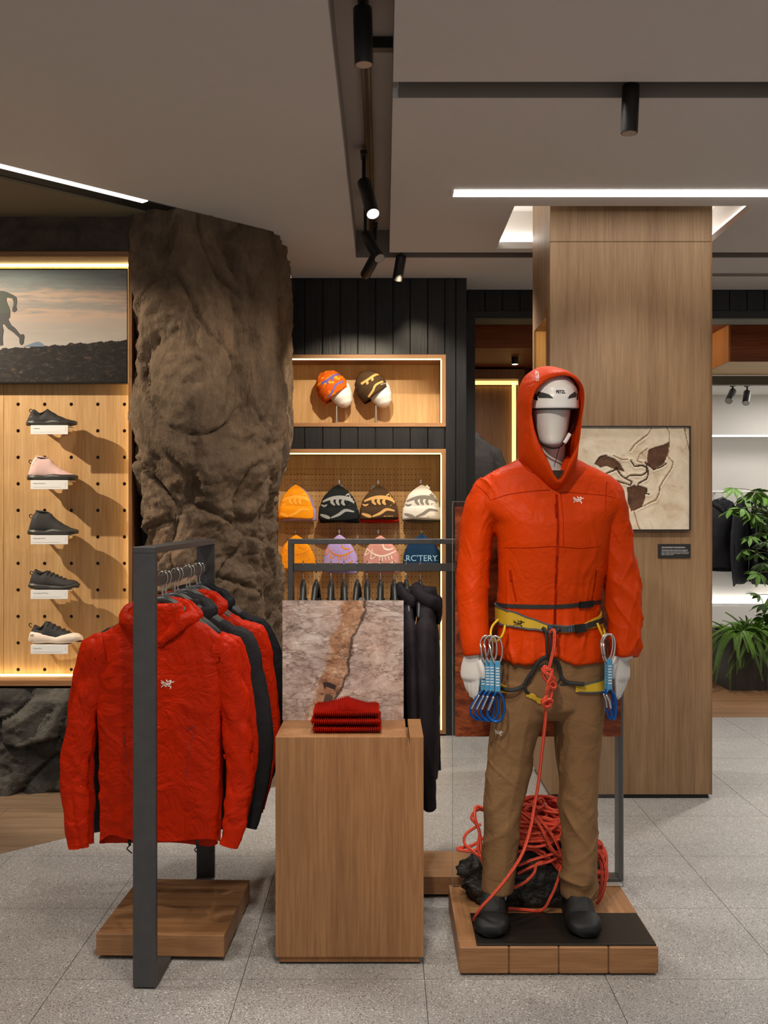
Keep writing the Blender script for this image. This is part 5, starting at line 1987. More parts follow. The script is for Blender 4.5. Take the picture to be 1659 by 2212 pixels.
# ---- shoes
M['boot'] = plain('black_boot_knit', (.007, .007, .0075), .7, bump=.2, bscale=700)
for cx_, rz_, nm in ((1072, -pi / 2 - .16, 'a'), (1265, -pi / 2 - .02, 'b')):
    L = .285
    s_ = bpy.data.objects.new('shoe', None)
    COL.objects.link(s_)
    s_.parent = man
    s_.location = Vector((PX(cx_, 3.38), 3.485, ZP)) - O
    s_.rotation_euler = (0, 0, rz_)
    top = [(0, .2), (.04, .34), (.1, .41), (.3, .42), (.44, .41), (.52, .37), (.62, .29), (.72, .225), (.83, .185), (.93, .155), (1, .10)]
    sole = [(0, .13), (.03, .17), (.3, .16), (.5, .15), (.62, .20), (.75, .22), (.88, .20), (.96, .165), (1, .12)]
    upo = shoe_shell(L, [(0, .03), (1, .03)], top, .104, 0, .22, wid=WID_BOOT).build('upper', M['boot'], s_, smooth=True)
    shoe_shell(L, [(0, .01), (.15, 0), (.85, 0), (1, .02)], sole, .116, .002, .10, wid=WID_BOOT).build('sole', M['black_rubber'], s_, smooth=True, sharp=70)
    ub = bvh_of(upo.data)
    for q in (-.026, .026):
        conform(MB().tube(spline([(-.02, q, .3), (.03, q * 1.02, .3), (.08, q * 1.05, .3), (.10, q * .9, .3)], 5), .0014, 6), ub, (0, 0, -1), .0004).build('seam', M['black_rubber'], s_, smooth=True)

# ---- helmet
hx, hy = PX(1200, 3.45), 3.497
HEL = [(1.853, .0835, .112), (1.858, .0865, .117), (1.885, .0865, .116), (1.915, .081, .108), (1.940, .070, .093), (1.960, .054, .072), (1.975, .033, .044), (1.982, .008, .01)]
rings = []
for i in range(31):
    z = lerp(1.853, 1.982, (i / 30))
    a, d = interp(HEL, z)
    rings.append([(x, y, zz - .010 * ((y - hy) / .117 < -.0) * abs((y - hy) / .117) * (1 if i < 6 else 0)) for x, y, zz in ell(hx, hy, z, a, d, 56, .95)])
hlm = MB().loft(rings).data('helmet')
lbv = bvh_of(hlm)
helm = link('helmet', shm(hlm), M['white'], man, smooth=True)
helm['label'] = 'white climbing helmet under the hood'


def on_helmet(pts, nm, m, eps):
    c = (sum(p[0] for p in pts) / len(pts), sum(p[1] for p in pts) / len(pts))
    ring2 = []
    m_ = len(pts)
    mbq = MB()
    lay = [1.0, .66, .33]
    for f in lay:
        for i in range(m_):
            a, bb = pts[i], pts[(i + 1) % m_]
            for q in (0, .5):
                x, y = lerp(a[0], bb[0], q), lerp(a[1], bb[1], q)
                x, y = lerp(c[0], x, f), lerp(c[1], y, f)
                mbq.v.append((PX(x, 3.40), 3.0, PZ(y, 3.40)))
    k_ = m_ * 2
    for j in range(len(lay) - 1):
        for i in range(k_):
            mbq.face([j * k_ + i, j * k_ + (i + 1) % k_, (j + 1) * k_ + (i + 1) % k_, (j + 1) * k_ + i])
    mbq.face([(len(lay) - 1) * k_ + i for i in range(k_)])
    sh(conform(mbq, lbv, (0, 1, 0), eps)).build(nm, m, helm)


M['vent'] = plain('dark_vent', (.035, .034, .033), .6)
on_helmet([(1165, 844), (1185, 853), (1193.5, 861.5), (1165, 859), (1161, 849.5)], 'vent', M['vent'], .0022)
on_helmet([(1244.5, 844), (1228.6, 855), (1224.7, 862), (1244.5, 857.5), (1248, 851)], 'vent', M['vent'], .0022)
on_helmet([(1158, 845), (1162, 853), (1163.5, 864), (1157, 861), (1152, 854)], 'lamp_clip', M['black_rubber'], .0024)
on_helmet([(1249, 842), (1253, 850), (1253, 862), (1248, 862), (1249, 852)], 'lamp_clip', M['black_rubber'], .0014)
tx = text_mb('PETZL', (PX(1199.5, 3.40), 3.0, PZ(851, 3.40)), (1, 0, 0), (0, 0, 1), width=20.5 * 3.4 / F, height=7.2 * 3.4 / F, offset=.03)
sh(conform(tx, lbv, (0, 1, 0), .0018)).build('lettering', M['black_rubber'], helm)
rimh = [Vector((x, y, 1.8525 - .010 * max(0, (hy - y) / .117))) for x, y, z in ell(hx, hy, 1.853, .0845, .1135, 48, .95)]
sh(MB().tube(rimh, .0028, 6, closed=True)).build('brim_edge', M['black_rubber'], helm, smooth=True)
st = [P(1147, 890, 3.46), P(1150, 925, 3.455), P(1160, 947, 3.44), P(1176, 962, 3.425), P(1195, 968, 3.42), P(1211, 964, 3.425), P(1222, 950, 3.435), P(1236, 925, 3.455), P(1246, 890, 3.47)]
sh(MB().tube(spline(st, 6), .0042, 8, flat=(1, .6))).build('chin_strap', M['black_rubber'], helm, smooth=True)
bk = MB()
bk.tube(spline([P(1219, 957, 3.415), P(1225, 948, 3.416), P(1231, 937, 3.42)], 3), .0075, 8, flat=(.9, .55))
sh(bk).build('buckle', M['white'], helm, smooth=True)
sh(MB().tube(spline([P(1209, 965, 3.42), P(1205, 978, 3.425), P(1200, 996, 3.43), P(1197, 1008, 3.43)], 5), .0012, 6)).build('strap_cord', M['black_rubber'], helm, smooth=True)

# ---- harness
M['yellow_web'] = plain('mustard_mesh_web', S(196, 160, 30), .7, bump=.5, bscale=420)
M['grey_pipe'] = plain('slate_piping', S(72, 82, 88), .7)
M['web_black'] = plain('black_webbing', (.020, .019, .018), .7, bump=.3, bscale=600)
M['yellow_plastic'] = plain('yellow_gear_loop', S(226, 186, 40), .4)
har = bpy.data.objects.new('harness', None)
COL.objects.link(har)
har.parent = man
har['label'] = 'mustard and black climbing harness with gear loops'


def band(bv, a0, a1, zc, hh, out, nm, m, n=60, th=.003, par=None, cx=MX, cy=MY):
    """strip hugging the body between angles a0..a1 (0 = towards the camera, + = viewer's right)"""
    mbq = MB()
    for i in range(n + 1):
        an = lerp(a0, a1, i / n)
        d = Vector((sin(an), -cos(an), 0))
        z, h_ = zc(an), hh(an)
        for dz in (-1, 1):
            zz = z + dz * h_
            hit = bv.ray_cast(Vector((cx, cy, zz)), d, .35)[0]
            q = hit if hit else Vector((cx, cy, zz)) + d * .15
            mbq.v.append(tuple(q + d * out))
            mbq.v.append(tuple(q + d * (out + th)))
    for i in range(n):
        k_ = i * 4
        mbq.face([k_ + 1, k_ + 5, k_ + 7, k_ + 3])
        mbq.face([k_ + 3, k_ + 7, k_ + 6, k_ + 2])
        mbq.face([k_, k_ + 4, k_ + 5, k_ + 1])
        mbq.face([k_, k_ + 2, k_ + 6, k_ + 4])
    return sh(mbq).build(nm, m, par or har, smooth=True, sharp=40)


def zt_of(pairs):
    tab = [(a, PZ(y_, 3.43)) for a, y_ in pairs]
    return lambda an: interp(tab, an)[0]


wz = zt_of([(-3.2, 1312), (-1.4, 1310), (0, 1309), (1.2, 1303), (3.2, 1312)])
band(jbv, -3.14, 3.14, wz, lambda a: .0068, .001, 'waist_strap', M['web_black'], 90, .002, man)
band(jbv, .62, .95, wz, lambda a: .011, .004, 'waist_buckle', M['black_rubber'], 8, .006, man)
bz = zt_of([(-3.2, 1330), (-1.6, 1328), (-1.1, 1336), (-.6, 1346), (-.2, 1355), (.2, 1357), (.6, 1354), (1.1, 1345), (1.6, 1334), (3.2, 1330)])
bh = [(-3.2, .026), (-1.3, .027), (-1.0, .024), (-.7, .018), (-.4, .013), (0, .0115), (.4, .010), (.7, .010), (1.1, .016), (1.5, .024), (3.2, .026)]
hhf = lambda a: interp(bh, a)[0]
band(jbv, -3.14, 3.14, bz, hhf, .002, 'belt_pad', M['yellow_web'], 110, .005)
band(jbv, -3.14, .5, lambda a: bz(a) + hhf(a), lambda a: .0022, .004, 'belt_piping', M['grey_pipe'], 90, .005)
band(jbv, -3.14, -.3, lambda a: bz(a) - hhf(a), lambda a: .0026, .004, 'belt_piping', M['grey_pipe'], 70, .005)
band(jbv, -.25, 1.45, lambda a: bz(a) + .0005, lambda a: .0092, .0085, 'belt_webbing', M['web_black'], 50, .0025)
band(jbv, .42, .68, lambda a: bz(a) - .001, lambda a: .013, .011, 'belt_buckle', M['black_rubber'], 8, .006)
for a_ in (-.20, -.15, .26, .31):
    band(jbv, a_, a_ + .02, bz, lambda a: .007, .0118, 'bar_tack', plain('blue_thread', S(40, 110, 170), .6), 3, .0006)
conform(sh(bird_mb((PX(1111, 3.40), 3.0, PZ(1357, 3.40)), (1, 0, 0), (0, 0, 1), 23 * 3.4 / F)), bvh_of([c_ for c_ in har.children if c_.name.startswith('belt_pad')][0].data), (0, 1, 0), .001).build('logo', M['black_rubber'], har)


def strap(pts, w_, nm, m, th=.35):
    return sh(MB().tube(spline([P(*p) for p in pts], 7), w_, 8, flat=(1, th), up=(0, -1, 0) if False else None)).build(nm, m, har, smooth=True)


yb_ = 3.375
strap([(1178, 1358, 3.385), (1180, 1385, yb_ - .01), (1181, 1410, yb_ - .01), (1183, 1424, yb_ - .005)], .0085, 'belay_loop', M['web_black'], .45)
strap([(1186, 1358, 3.385), (1188, 1385, yb_ - .012), (1188, 1410, yb_ - .012), (1186, 1424, yb_ - .006)], .0085, 'belay_loop', M['web_black'], .45)
strap([(1172, 1356, 3.382), (1182, 1366, 3.372), (1200, 1366, 3.372), (1209, 1357, 3.382)], .007, 'tie_in_bar', M['web_black'], .6)
strap([(1196, 1424, 3.372), (1178, 1420, 3.372), (1160, 1434, 3.385), (1147, 1458, 3.395), (1132, 1480, 3.40), (1112, 1490, 3.40), (1094, 1490, 3.412), (1074, 1484, 3.45)], .0070, 'leg_strap', M['web_black'], .5)
strap([(1146, 1455, 3.392), (1134, 1475, 3.395), (1136, 1492, 3.398), (1150, 1505, 3.41), (1166, 1514, 3.43)], .0055, 'leg_strap', M['web_black'], .5)
strap([(1184, 1424, 3.372), (1198, 1426, 3.374), (1208, 1440, 3.385), (1213, 1462, 3.392), (1226, 1474, 3.394), (1250, 1477, 3.392), (1262, 1478, 3.392)], .0070, 'leg_strap', M['web_black'], .5)
strap([(1212, 1460, 3.392), (1206, 1474, 3.395), (1196, 1486, 3.40), (1200, 1482, 3.40), (1226, 1476, 3.394)], .0050, 'leg_strap', M['web_black'], .5)
strap([(1158, 1442, 3.388), (1172, 1436, 3.378), (1186, 1434, 3.372)], .0035, 'leg_strap', M['web_black'], .6)
cxr, cxl = PX(1251, MY), PX(1123, MY)
zr_ = PZ(1484, 3.43)
lg = lambda a: zr_ + .010 * a
band(tbv, -.28, 1.9, lambda a: zr_ + .006 * a, lambda a: interp([(-.3, .010), (.2, .016), (.9, .021), (2, .022)], a)[0], .002, 'leg_pad', M['yellow_web'], 30, .004, None, cxr, MY)
band(tbv, -.2, 1.9, lambda a: zr_ + .006 * a + interp([(-.3, .010), (.2, .016), (.9, .021), (2, .022)], a)[0], lambda a: .0022, .004, 'leg_piping', M['grey_pipe'], 24, .004, None, cxr, MY)
band(tbv, -.2, 1.9, lambda a: zr_ + .006 * a - interp([(-.3, .010), (.2, .016), (.9, .021), (2, .022)], a)[0], lambda a: .0022, .004, 'leg_piping', M['grey_pipe'], 24, .004, None, cxr, MY)
zl_ = PZ(1493, 3.43)
band(tbv, -1.9, -.62, lambda a: zl_ + .004 * a + .006, lambda a: interp([(-2, .022), (-.9, .014), (-.5, .010)], a)[0], .002, 'leg_pad', M['yellow_web'], 24, .004, None, cxl, MY)
on_jacket([(1136, 1497), (1148, 1502), (1158, 1508), (1168, 1516)], .0095, 'leg_pad', M['yellow_web'], .003, tbv, har)
strap([(1076, 1338, 3.47), (1064, 1352, 3.45), (1060, 1368, 3.43), (1064, 1382, 3.415), (1074, 1385, 3.405), (1084, 1374, 3.40), (1089, 1362, 3.40), (1091, 1350, 3.405)], .0042, 'gear_loop', M['yellow_plastic'], 1.0)
strap([(1290, 1346, 3.43), (1296, 1360, 3.425), (1302, 1374, 3.43), (1306, 1380, 3.445), (1306, 1366, 3.47), (1298, 1345, 3.49)], .0042, 'gear_loop', M['yellow_plastic'], 1.0)

# ------------------------------------------------------------------ quickdraws on the gear loops
M['alloy'] = plain('polished_alloy', (.72, .70, .68), .22, 1.0, var=.02)
M['blue_alloy'] = plain('blue_anodised_alloy', S(20, 92, 178), .3, .6, var=.03)
M['blue_web'] = plain('light_blue_webbing', S(72, 148, 190), .7, bump=.3, bscale=700)


def make_quickdraw(name, label, top, lean, bx, group, yaw=0.0):
    """hangs from its upper carabiner; lean tilts sideways, bx sets how far the lower carabiner swings out"""
    t = thing(name, label, 'quickdraw', top, yaw, group)
    up = [(-.010, 0, .001), (.004, 0, .004), (.016, 0, -.006), (.021, 0, -.030), (.018, 0, -.062), (.008, 0, -.084), (-.002, 0, -.086), (-.010, 0, -.076), (-.019, 0, -.045), (-.021, 0, -.018)]
    up = [(x + lean * -z * .25, y, z) for x, y, z in up]
    c = MB().tube(spline(up, 4, True), .0037, 8, closed=True).build('upper_carabiner', M['alloy'], t, smooth=True)
    MB().tube([(-.0205 + lean * .004, -.001, -.022), (-.014 + lean * .017, -.001, -.068)], .0042, 8).build('gate', M['alloy'], c, smooth=True)
    x0 = .004 + lean * .02
    sl_ = MB().box(x0 - .0088, x0 + .0088, -.005, .005, -.182, -.078, .002).build('sling', M['blue_web'], t)
    for k in range(7):
        MB().box(x0 - .006, x0 + .006, -.0056, -.0048, -.160 + k * .0095, -.1565 + k * .0095).build('bar_tack', M['thread_white'], sl_)
    MB().tube([(x0, 0, -.178), (x0 + .001, 0, -.192)], .006, 8).build('rubber_keeper', M['black_rubber'], t, smooth=True)
    lo = [(x0 - .004, 0, -.184), (x0 + .008, 0, -.186), (x0 + .019, 0, -.205), (x0 + .022, 0, -.240), (x0 + .012 - bx * .2, 0, -.272), (x0 - .010 - bx * .6, 0, -.279), (x0 - .028 - bx, 0, -.262), (x0 - .030 - bx * .9, 0, -.240), (x0 - .020 - bx * .5, 0, -.212), (x0 - .012, 0, -.192)]
    c = MB().tube(spline(lo, 4, True), .0044, 8, closed=True).build('lower_carabiner', M['blue_alloy'], t, smooth=True)
    MB().tube(spline([(x0 - .013, -.0015, -.196), (x0 - .019 - bx * .5, -.0015, -.216), (x0 - .0285 - bx * .9, -.0015, -.243)], 3), .0048, 8).build('gate', M['alloy'], c, smooth=True)
    return t


QY = 3.385
for k, (qx, qy, dy, ln, bx, lab) in enumerate(((1074, 1377, 0, .2, .004, 'blue quickdraw nearest the trouser leg on the full gear loop'), (1063, 1376, .012, .1, .006, 'blue quickdraw second from the trouser leg'),
                                              (1055, 1376, .026, 0, .010, 'blue quickdraw third from the trouser leg'), (1048, 1375, .042, -.2, .014, 'blue quickdraw hanging closest to the open white hand'))):
    make_quickdraw('quickdraw', lab, P(qx - 4, qy, QY + dy), ln, bx, 'quickdraws on the harness', radians(-12 + 6 * k))
make_quickdraw('quickdraw', 'front blue quickdraw on the gear loop by the other hand', P(1316, 1373, 3.395), -.15, -.036, 'quickdraws on the harness', radians(6))
make_quickdraw('quickdraw', 'rear blue quickdraw half hidden on the gear loop by the other hand', P(1312, 1372, 3.418), -.25, -.030, 'quickdraws on the harness', radians(10))

# ------------------------------------------------------------------ black boulder and rope
RC = Vector((.548, 3.708, PZT))


def boulder(u, v):
    th_, ph_ = u * 2 * pi, (v - .5) * pi
    d = Vector((cos(ph_) * cos(th_), cos(ph_) * sin(th_), sin(ph_)))
    w = d + Vector((nz(d, 1.5, 3), nz(d, 1.5, 5), nz(d, 1.5, 8))) * .25
    dist, pts = mn.voronoi(w * 2.6)
    r = 1 + nz(pts[0], 2.3, 1) * .14 - max(0, .12 - (dist[1] - dist[0])) * .35 + fbm(w, 3.5, 3, 2) * .06
    dist, pts = mn.voronoi(w * 7)
    r += nz(pts[0], 4.0, 1) * .045
    x, y, z = d.x * .262 * r, d.y * .108 * r, d.z * .150 * r
    if z < -.085:
        z = -.085 - (z + .085) * .0
    x += .02 * z / .15 - .01
    return (x, y, z + .087)


M['rock_black'] = rock_mat('glossy_black_rock', [S(24, 23, 22), S(38, 36, 34), S(54, 51, 47), S(78, 73, 66)], rough=.42, spec=.5, bscale=40, bstr=.6, big=5)
mb = MB().grid(boulder, 120, 64)
o = mb.build('boulder', M['rock_black'], at=RC, smooth=True)
tag(o, 'glossy black boulder on the platform behind the mannequin legs', 'rock')
bbv = bvh_of(o.data)


def rope_mat():
    t = NT('coral_climbing_rope')
    tc = t.n('ShaderNodeTexCoord')
    s = t.sep(tc.outputs['UV'])
    a = t.math('ADD', t.math('MULTIPLY', s[0], 300.0), t.math('MULTIPLY', s[1], 4.0))
    b_ = t.math('SUBTRACT', t.math('MULTIPLY', s[0], 300.0), t.math('MULTIPLY', s[1], 4.0))
    w1 = t.math('SINE', t.math('MULTIPLY', a, pi))
    w2 = t.math('SINE', t.math('MULTIPLY', b_, pi))
    k_ = t.math('MULTIPLY', w1, w2)
    c = t.ramp(k_, [(.48, S(212, 62, 38)), (.70, S(226, 98, 68)), (.88, S(246, 204, 180))])
    t.bump(k_, .5, .002)
    return t.set(c, .75, 0, .2)


M['rope'] = rope_mat()
rope = thing('climbing_rope', 'coral red climbing rope tied to the harness and piled on the boulder', 'rope', (.55, 3.6, PZT))
RO = Vector((.55, 3.6, PZT))


def rope_part(nm, pts, r=.0056, seg=8, n=8):
    mb_ = MB().tube(spline([Vector(p) - RO for p in pts], n), r, seg)
    return mb_.build(nm, M['rope'], rope, smooth=True)


rope_part('tie_in_strand', [P(1186, 1372, 3.375), P(1190, 1364, 3.368), P(1196, 1361, 3.358), P(1198, 1370, 3.350), P(1197, 1395, 3.345), P(1192, 1420, 3.345), P(1187, 1440, 3.345), P(1186, 1450, 3.348)])
# figure-eight knot
kn = [P(1186, 1446, 3.350), P(1178, 1440, 3.340), P(1173, 1447, 3.336), P(1181, 1455, 3.330), P(1193, 1461, 3.332), P(1198, 1472, 3.340), P(1190, 1480, 3.346), P(1181, 1470, 3.346), P(1174, 1458, 3.344), P(1180, 1446, 3.332), P(1192, 1450, 3.330),
      P(1189, 1465, 3.328), P(1184, 1478, 3.332), P(1196, 1487, 3.338), P(1200, 1478, 3.342), P(1190, 1472, 3.332), P(1183, 1488, 3.334), P(1181, 1500, 3.342)]
rope_part('figure_eight_knot', kn, .0060, 9, 7)
rope_part('knot_tail', [P(1193, 1484, 3.345), P(1192, 1498, 3.347), P(1189, 1510, 3.347), P(1187, 1516, 3.345)], .0056)
k2 = [P(1182, 1500, 3.344), P(1178, 1509, 3.336), P(1171, 1514, 3.336), P(1175, 1522, 3.344), P(1187, 1522, 3.346), P(1193, 1516, 3.340), P(1186, 1511, 3.332), P(1174, 1517, 3.330), P(1176, 1526, 3.336), P(1188, 1525, 3.338), P(1184, 1514, 3.344), P(1179, 1530, 3.344)]
rope_part('stopper_knot', k2, .0056, 8, 6)
zf = PZT + .0075
rope_part('hanging_strand', [P(1180, 1520, 3.344), P(1178, 1560, 3.36), P(1171, 1620, 3.39), P(1163, 1690, 3.42), P(1154, 1745, 3.43), P(1146, 1790, 3.415), P(1128, 1845, 3.385), P(1098, 1893, 3.37), P(1066, 1932, 3.372), P(1040, 1960, 3.39), P(1027, 1980, 3.42),
                             Vector((PX(1024, 3.47), 3.47, zf + .01)), Vector((PX(1026, 3.50), 3.50, zf)), Vector((PX(1040, 3.545), 3.550, zf)), Vector((PX(1095, 3.575), 3.590, zf)), Vector((PX(1130, 3.575), 3.585, zf)), Vector((PX(1170, 3.57), 3.570, zf + .004)), P(1190, 1938, 3.565), P(1203, 1908, 3.57), P(1211, 1880, 3.585), P(1214, 1858, 3.62)], .0056, 8, 10)
rnd = random.Random(11)


def top_z(x, y):
    h = bbv.ray_cast(Vector((x - RC.x, y - RC.y, 1)), Vector((0, 0, -1)), 2)[0]
    return (h.z + RC.z) if h else PZT


def mound(x, y):
    dx, dy = (x - .575) / .20, (y - 3.70) / .115
    g = max(0.0, 1 - dx * dx - dy * dy * .9)
    return max(top_z(x, y), PZT + .20) + .0065 + .125 * g ** .8


pts = []
ang = 0.0
N = 620
for i in range(N):
    f = i / N
    ang += .42 + .25 * nz((i * .05, 0, 0), 1, 2)
    cx_ = .575 + .075 * nz((i * .018, 1, 0), 1, 5) * 2
    cy_ = 3.70 + .03 * nz((i * .02, 3, 0), 1, 9) * 2
    rx = .125 + .085 * nz((i * .021, 7, 0), 1, 1) * 1.6
    ry = .062 + .03 * nz((i * .03, 9, 0), 1, 3) * 1.6
    tl = 1.2 * nz((i * .012, 11, 0), 1, 4)
    ex_, ey_ = rx * cos(ang), ry * sin(ang * (1 + .0))
    x = cx_ + ex_ * cos(tl * .35) - ey_ * sin(tl * .35)
    y = cy_ + ex_ * sin(tl * .35) * .45 + ey_ * cos(tl * .35)
    x = max(.33, min(.80, x))
    y = max(3.585, min(3.80, y))
    lay = .45 + .55 * f
    z = lerp(top_z(x, y) + .007, mound(x, y), lay) + .016 * nz((i * .31, 2, 5), 1, 6) + .005
    pts.append(Vector((x, y, max(z, top_z(x, y) + .006))))
mbp = MB().tube(spline([p - RO for p in pts], 4), .0056, 7)
mbp.build('coil_pile', M['rope'], rope, smooth=True)
# loops that spill over the sides of the boulder
for nm_pts in (
    [P(1060, 1760, 3.66), P(1035, 1748, 3.65), P(1018, 1765, 3.64), P(1030, 1782, 3.62), P(1036, 1800, 3.60), P(1032, 1830, 3.575), P(1042, 1862, 3.57), P(1052, 1885, 3.585)],
    [P(1055, 1752, 3.64), P(1030, 1742, 3.63), P(1026, 1765, 3.60), P(1036, 1800, 3.59), P(1040, 1840, 3.575), P(1048, 1870, 3.58)],
    [P(1050, 1806, 3.62), P(1020, 1826, 3.60), P(990, 1832, 3.60), P(994, 1836, 3.58), P(1020, 1838, 3.575), P(1046, 1825, 3.59)],
    [P(1038, 1780, 3.62), P(1008, 1800, 3.60), P(1003, 1820, 3.59), P(1020, 1838, 3.57), P(1045, 1856, 3.57), P(1062, 1862, 3.59)],
    [P(1285, 1835, 3.64), P(1300, 1850, 3.63), P(1308, 1880, 3.61), P(1307, 1910, 3.595), P(1300, 1935, 3.59), P(1290, 1952, 3.60)],
    [P(1280, 1840, 3.66), P(1296, 1862, 3.64), P(1300, 1890, 3.62), P(1298, 1920, 3.61), P(1288, 1940, 3.61)],
    [P(1275, 1832, 3.66), P(1300, 1840, 3.66), P(1303, 1852, 3.65), P(1284, 1846, 3.64), P(1270, 1838, 3.66)],
    [P(1180, 1860, 3.59), P(1160, 1866, 3.575), P(1154, 1885, 3.57), P(1135, 1905, 3.565), P(1110, 1918, 3.57)],
    [P(1120, 1870, 3.60), P(1150, 1858, 3.58), P(1190, 1846, 3.58), P(1212, 1838, 3.60)],
    [P(1118, 1888, 3.60), P(1150, 1872, 3.58), P(1190, 1860, 3.58), P(1214, 1846, 3.60)],
    [P(1150, 1760, 3.60), P(1170, 1790, 3.575), P(1190, 1830, 3.57), P(1210, 1850, 3.58), P(1230, 1852, 3.61)],
    [P(1160, 1762, 3.60), P(1190, 1800, 3.575), P(1208, 1835, 3.575), P(1216, 1862, 3.59)],
    [P(1130, 1752, 3.62), P(1158, 1728, 3.65), P(1172, 1726, 3.67), P(1174, 1740, 3.66), P(1160, 1748, 3.64)],
):
    rope_part('loose_loop', nm_pts, .0056, 7, 8)

# ------------------------------------------------------------------ knit hats


def knit_mat(name, base, mark=None, splash=0.0, scale=14):
    t = NT(name)
    v = t.coord()
    c = t.mix(t.noise(v, 25, 3), tuple(x * .88 for x in base), tuple(min(1, x * 1.08) for x in base))
    if mark:
        n = t.noise(t.coord((1, 1, 1.4), rot=(0, .5, 0), loc=(sum(base) * 9, 0, 0)), scale, 2, .5, 1.2)
        c = t.mix(t.ramp(n, [(.60 - splash, 0.0), (.615 - splash, 1.0)]), c, mark)
    w = t.n('ShaderNodeTexWave', wave_type='BANDS', bands_direction='X')
    w.inputs['Scale'].default_value = 110
    w.inputs['Distortion'].default_value = 1.0
    t.l(v, w.inputs['Vector'])
    t.bump(w.outputs['Fac'], .25, .002)
    return t.set(c, .9, 0, .15)


HATP = [(0, 1.0), (.10, 1.0), (.30, .97), (.42, .93), (.55, .85), (.68, .72), (.80, .53), (.90, .32), (.965, .15), (1.0, .03)]


def hat_ring(t, w, h, dep, infl=0.0, seg=44, seed=0.0):
    f = interp(HATP, t)[0]
    z = h * t
    out = []
    for k in range(seg):
        a = 2 * pi * k / seg
        c, s = cos(a), sin(a)
        ga = 1 + (.05 * sin(9 * a + seed) * smooth01((t - .6) / .4))
        x = (w * .5 * f + infl) * abs(c) ** .85 * (1 if c > 0 else -1) * ga
        y = (dep * (.35 + .65 * f) * (1 - .55 * smooth01((t - .7) / .3)) + infl) * abs(s) ** .9 * (1 if s > 0 else -1)
        out.append((x, y, z + .006 * sin(2 * a + seed) * (1 - t)))
    return out


def make_hat(name, label, mat, cuff_mat, loc, w, h, group, cuff=True, marks=None, mark_mat=None, text=None, rz=0.0, dep=.030, seed=0.0, hook=True):
    t = thing(name, label, 'knit hat', loc, rz, group)
    me = MB().loft([hat_ring(lerp(0, 1, i / 34), w, h, dep, 0, 44, seed) for i in range(35)]).data('crown')
    displace(me, lambda p, n: fbm((p.x * 14, p.y * 14, p.z * 9), 1.2, 2, seed) * .003)
    cro = link('crown', me, mat, t, smooth=True)
    bv = bvh_of(me)
    if cuff:
        rr = [hat_ring(q, w, h, dep, i_, 44, seed) for q, i_ in ((.005, .001), (0.0, .0035), (.05, .0055), (.2, .0055), (.345, .0045), (.36, .002), (.355, .0002))]
        cm = MB().loft(rr, cap0=False, cap1=False).data('cuff')
        cfo = link('cuff', cm, cuff_mat, t, smooth=True)
        bv2 = bvh_of(cm)
    if marks:
        for pts, wd in marks:
            mb_ = MB()
            sp = spline([(p[0] * w, -.3, p[1] * h) for p in pts], 8)
            for i in range(len(sp)):
                a_, b_ = sp[max(i - 1, 0)], sp[min(i + 1, len(sp) - 1)]
                tg = (b_ - a_).normalized()
                nn = Vector((-tg.z, 0, tg.x)) * wd * w * .5 * (.35 + .65 * sin(pi * min(1, (i + .6) / len(sp))))
                mb_.v += [tuple(sp[i] + nn), tuple(sp[i] - nn)]
                if i:
                    k_ = len(mb_.v)
                    mb_.face([k_ - 4, k_ - 3, k_ - 1, k_ - 2])
            oncuff = cuff and sum(p[1] for p in pts) / len(pts) < .36
            conform(mb_, bv2 if oncuff else bv, (0, 1, 0), .0012).build('knit_motif', mark_mat, cfo if oncuff else cro)
    if text:
        tx_, m_, x_, z_, wd_, on = text
        mb_ = text_mb(tx_, (x_ * w, -.3, z_ * h), (1, 0, 0), (0, 0, 1), width=wd_ * w, offset=.004)
        conform(mb_, bv2 if (cuff and on) else bv, (0, 1, 0), .0014).build('lettering', m_, cfo if (cuff and on) else cro)
    return t


CAMO = [([(-.40, .52), (-.22, .60), (.0, .64), (.22, .62), (.34, .56), (.44, .48)], .10), ([(-.12, .62), (-.16, .52), (-.08, .42)], .08), ([(.02, .62), (-.02, .52), (.04, .42)], .08), ([(.16, .60), (.12, .50), (.18, .42)], .08),
        ([(.20, .70), (.32, .74), (.36, .62), (.30, .54)], .06), ([(-.46, .16), (-.30, .10), (-.20, .06)], .09), ([(-.18, .07), (.02, .16), (.20, .28), (.42, .24)], .08), ([(-.44, .44), (-.36, .40), (-.28, .44)], .05)]
BIGBIRD = [([(-.40, .66), (-.22, .50), (-.02, .42), (.16, .44), (.34, .52), (.46, .58)], .045), ([(-.36, .62), (-.42, .44), (-.30, .52)], .03), ([(-.22, .62), (-.26, .34), (-.12, .42)], .03), ([(.06, .76), (.10, .64), (.22, .60), (.34, .64)], .045),
           ([(-.04, .40), (-.02, .28)], .025), ([(.04, .40), (.06, .27)], .025), ([(.12, .41), (.15, .28)], .025), ([(.20, .42), (.24, .30)], .025), ([(.28, .44), (.32, .33)], .025),
           ([(-.42, .10), (-.30, .20), (-.12, .16), (.0, .24)], .05), ([(.02, .12), (.20, .16), (.40, .28)], .05), ([(-.06, .10), (.10, .04), (.22, .10)], .04)]
hk = {}
for nm, b_, mk in (('orange', S(238, 150, 22), None), ('lilac', S(178, 156, 214), None), ('black', S(30, 33, 35), None), ('brown', S(72, 54, 36), None), ('redk', S(196, 34, 16), None), ('white', S(214, 208, 200), None), ('olive', S(92, 84, 70), None), ('pink', S(206, 146, 136), None), ('navy', S(24, 52, 84), None), ('flame', S(214, 92, 20), S(236, 160, 40))):
    hk[nm] = knit_mat('%s_knit' % nm, b_, mk)
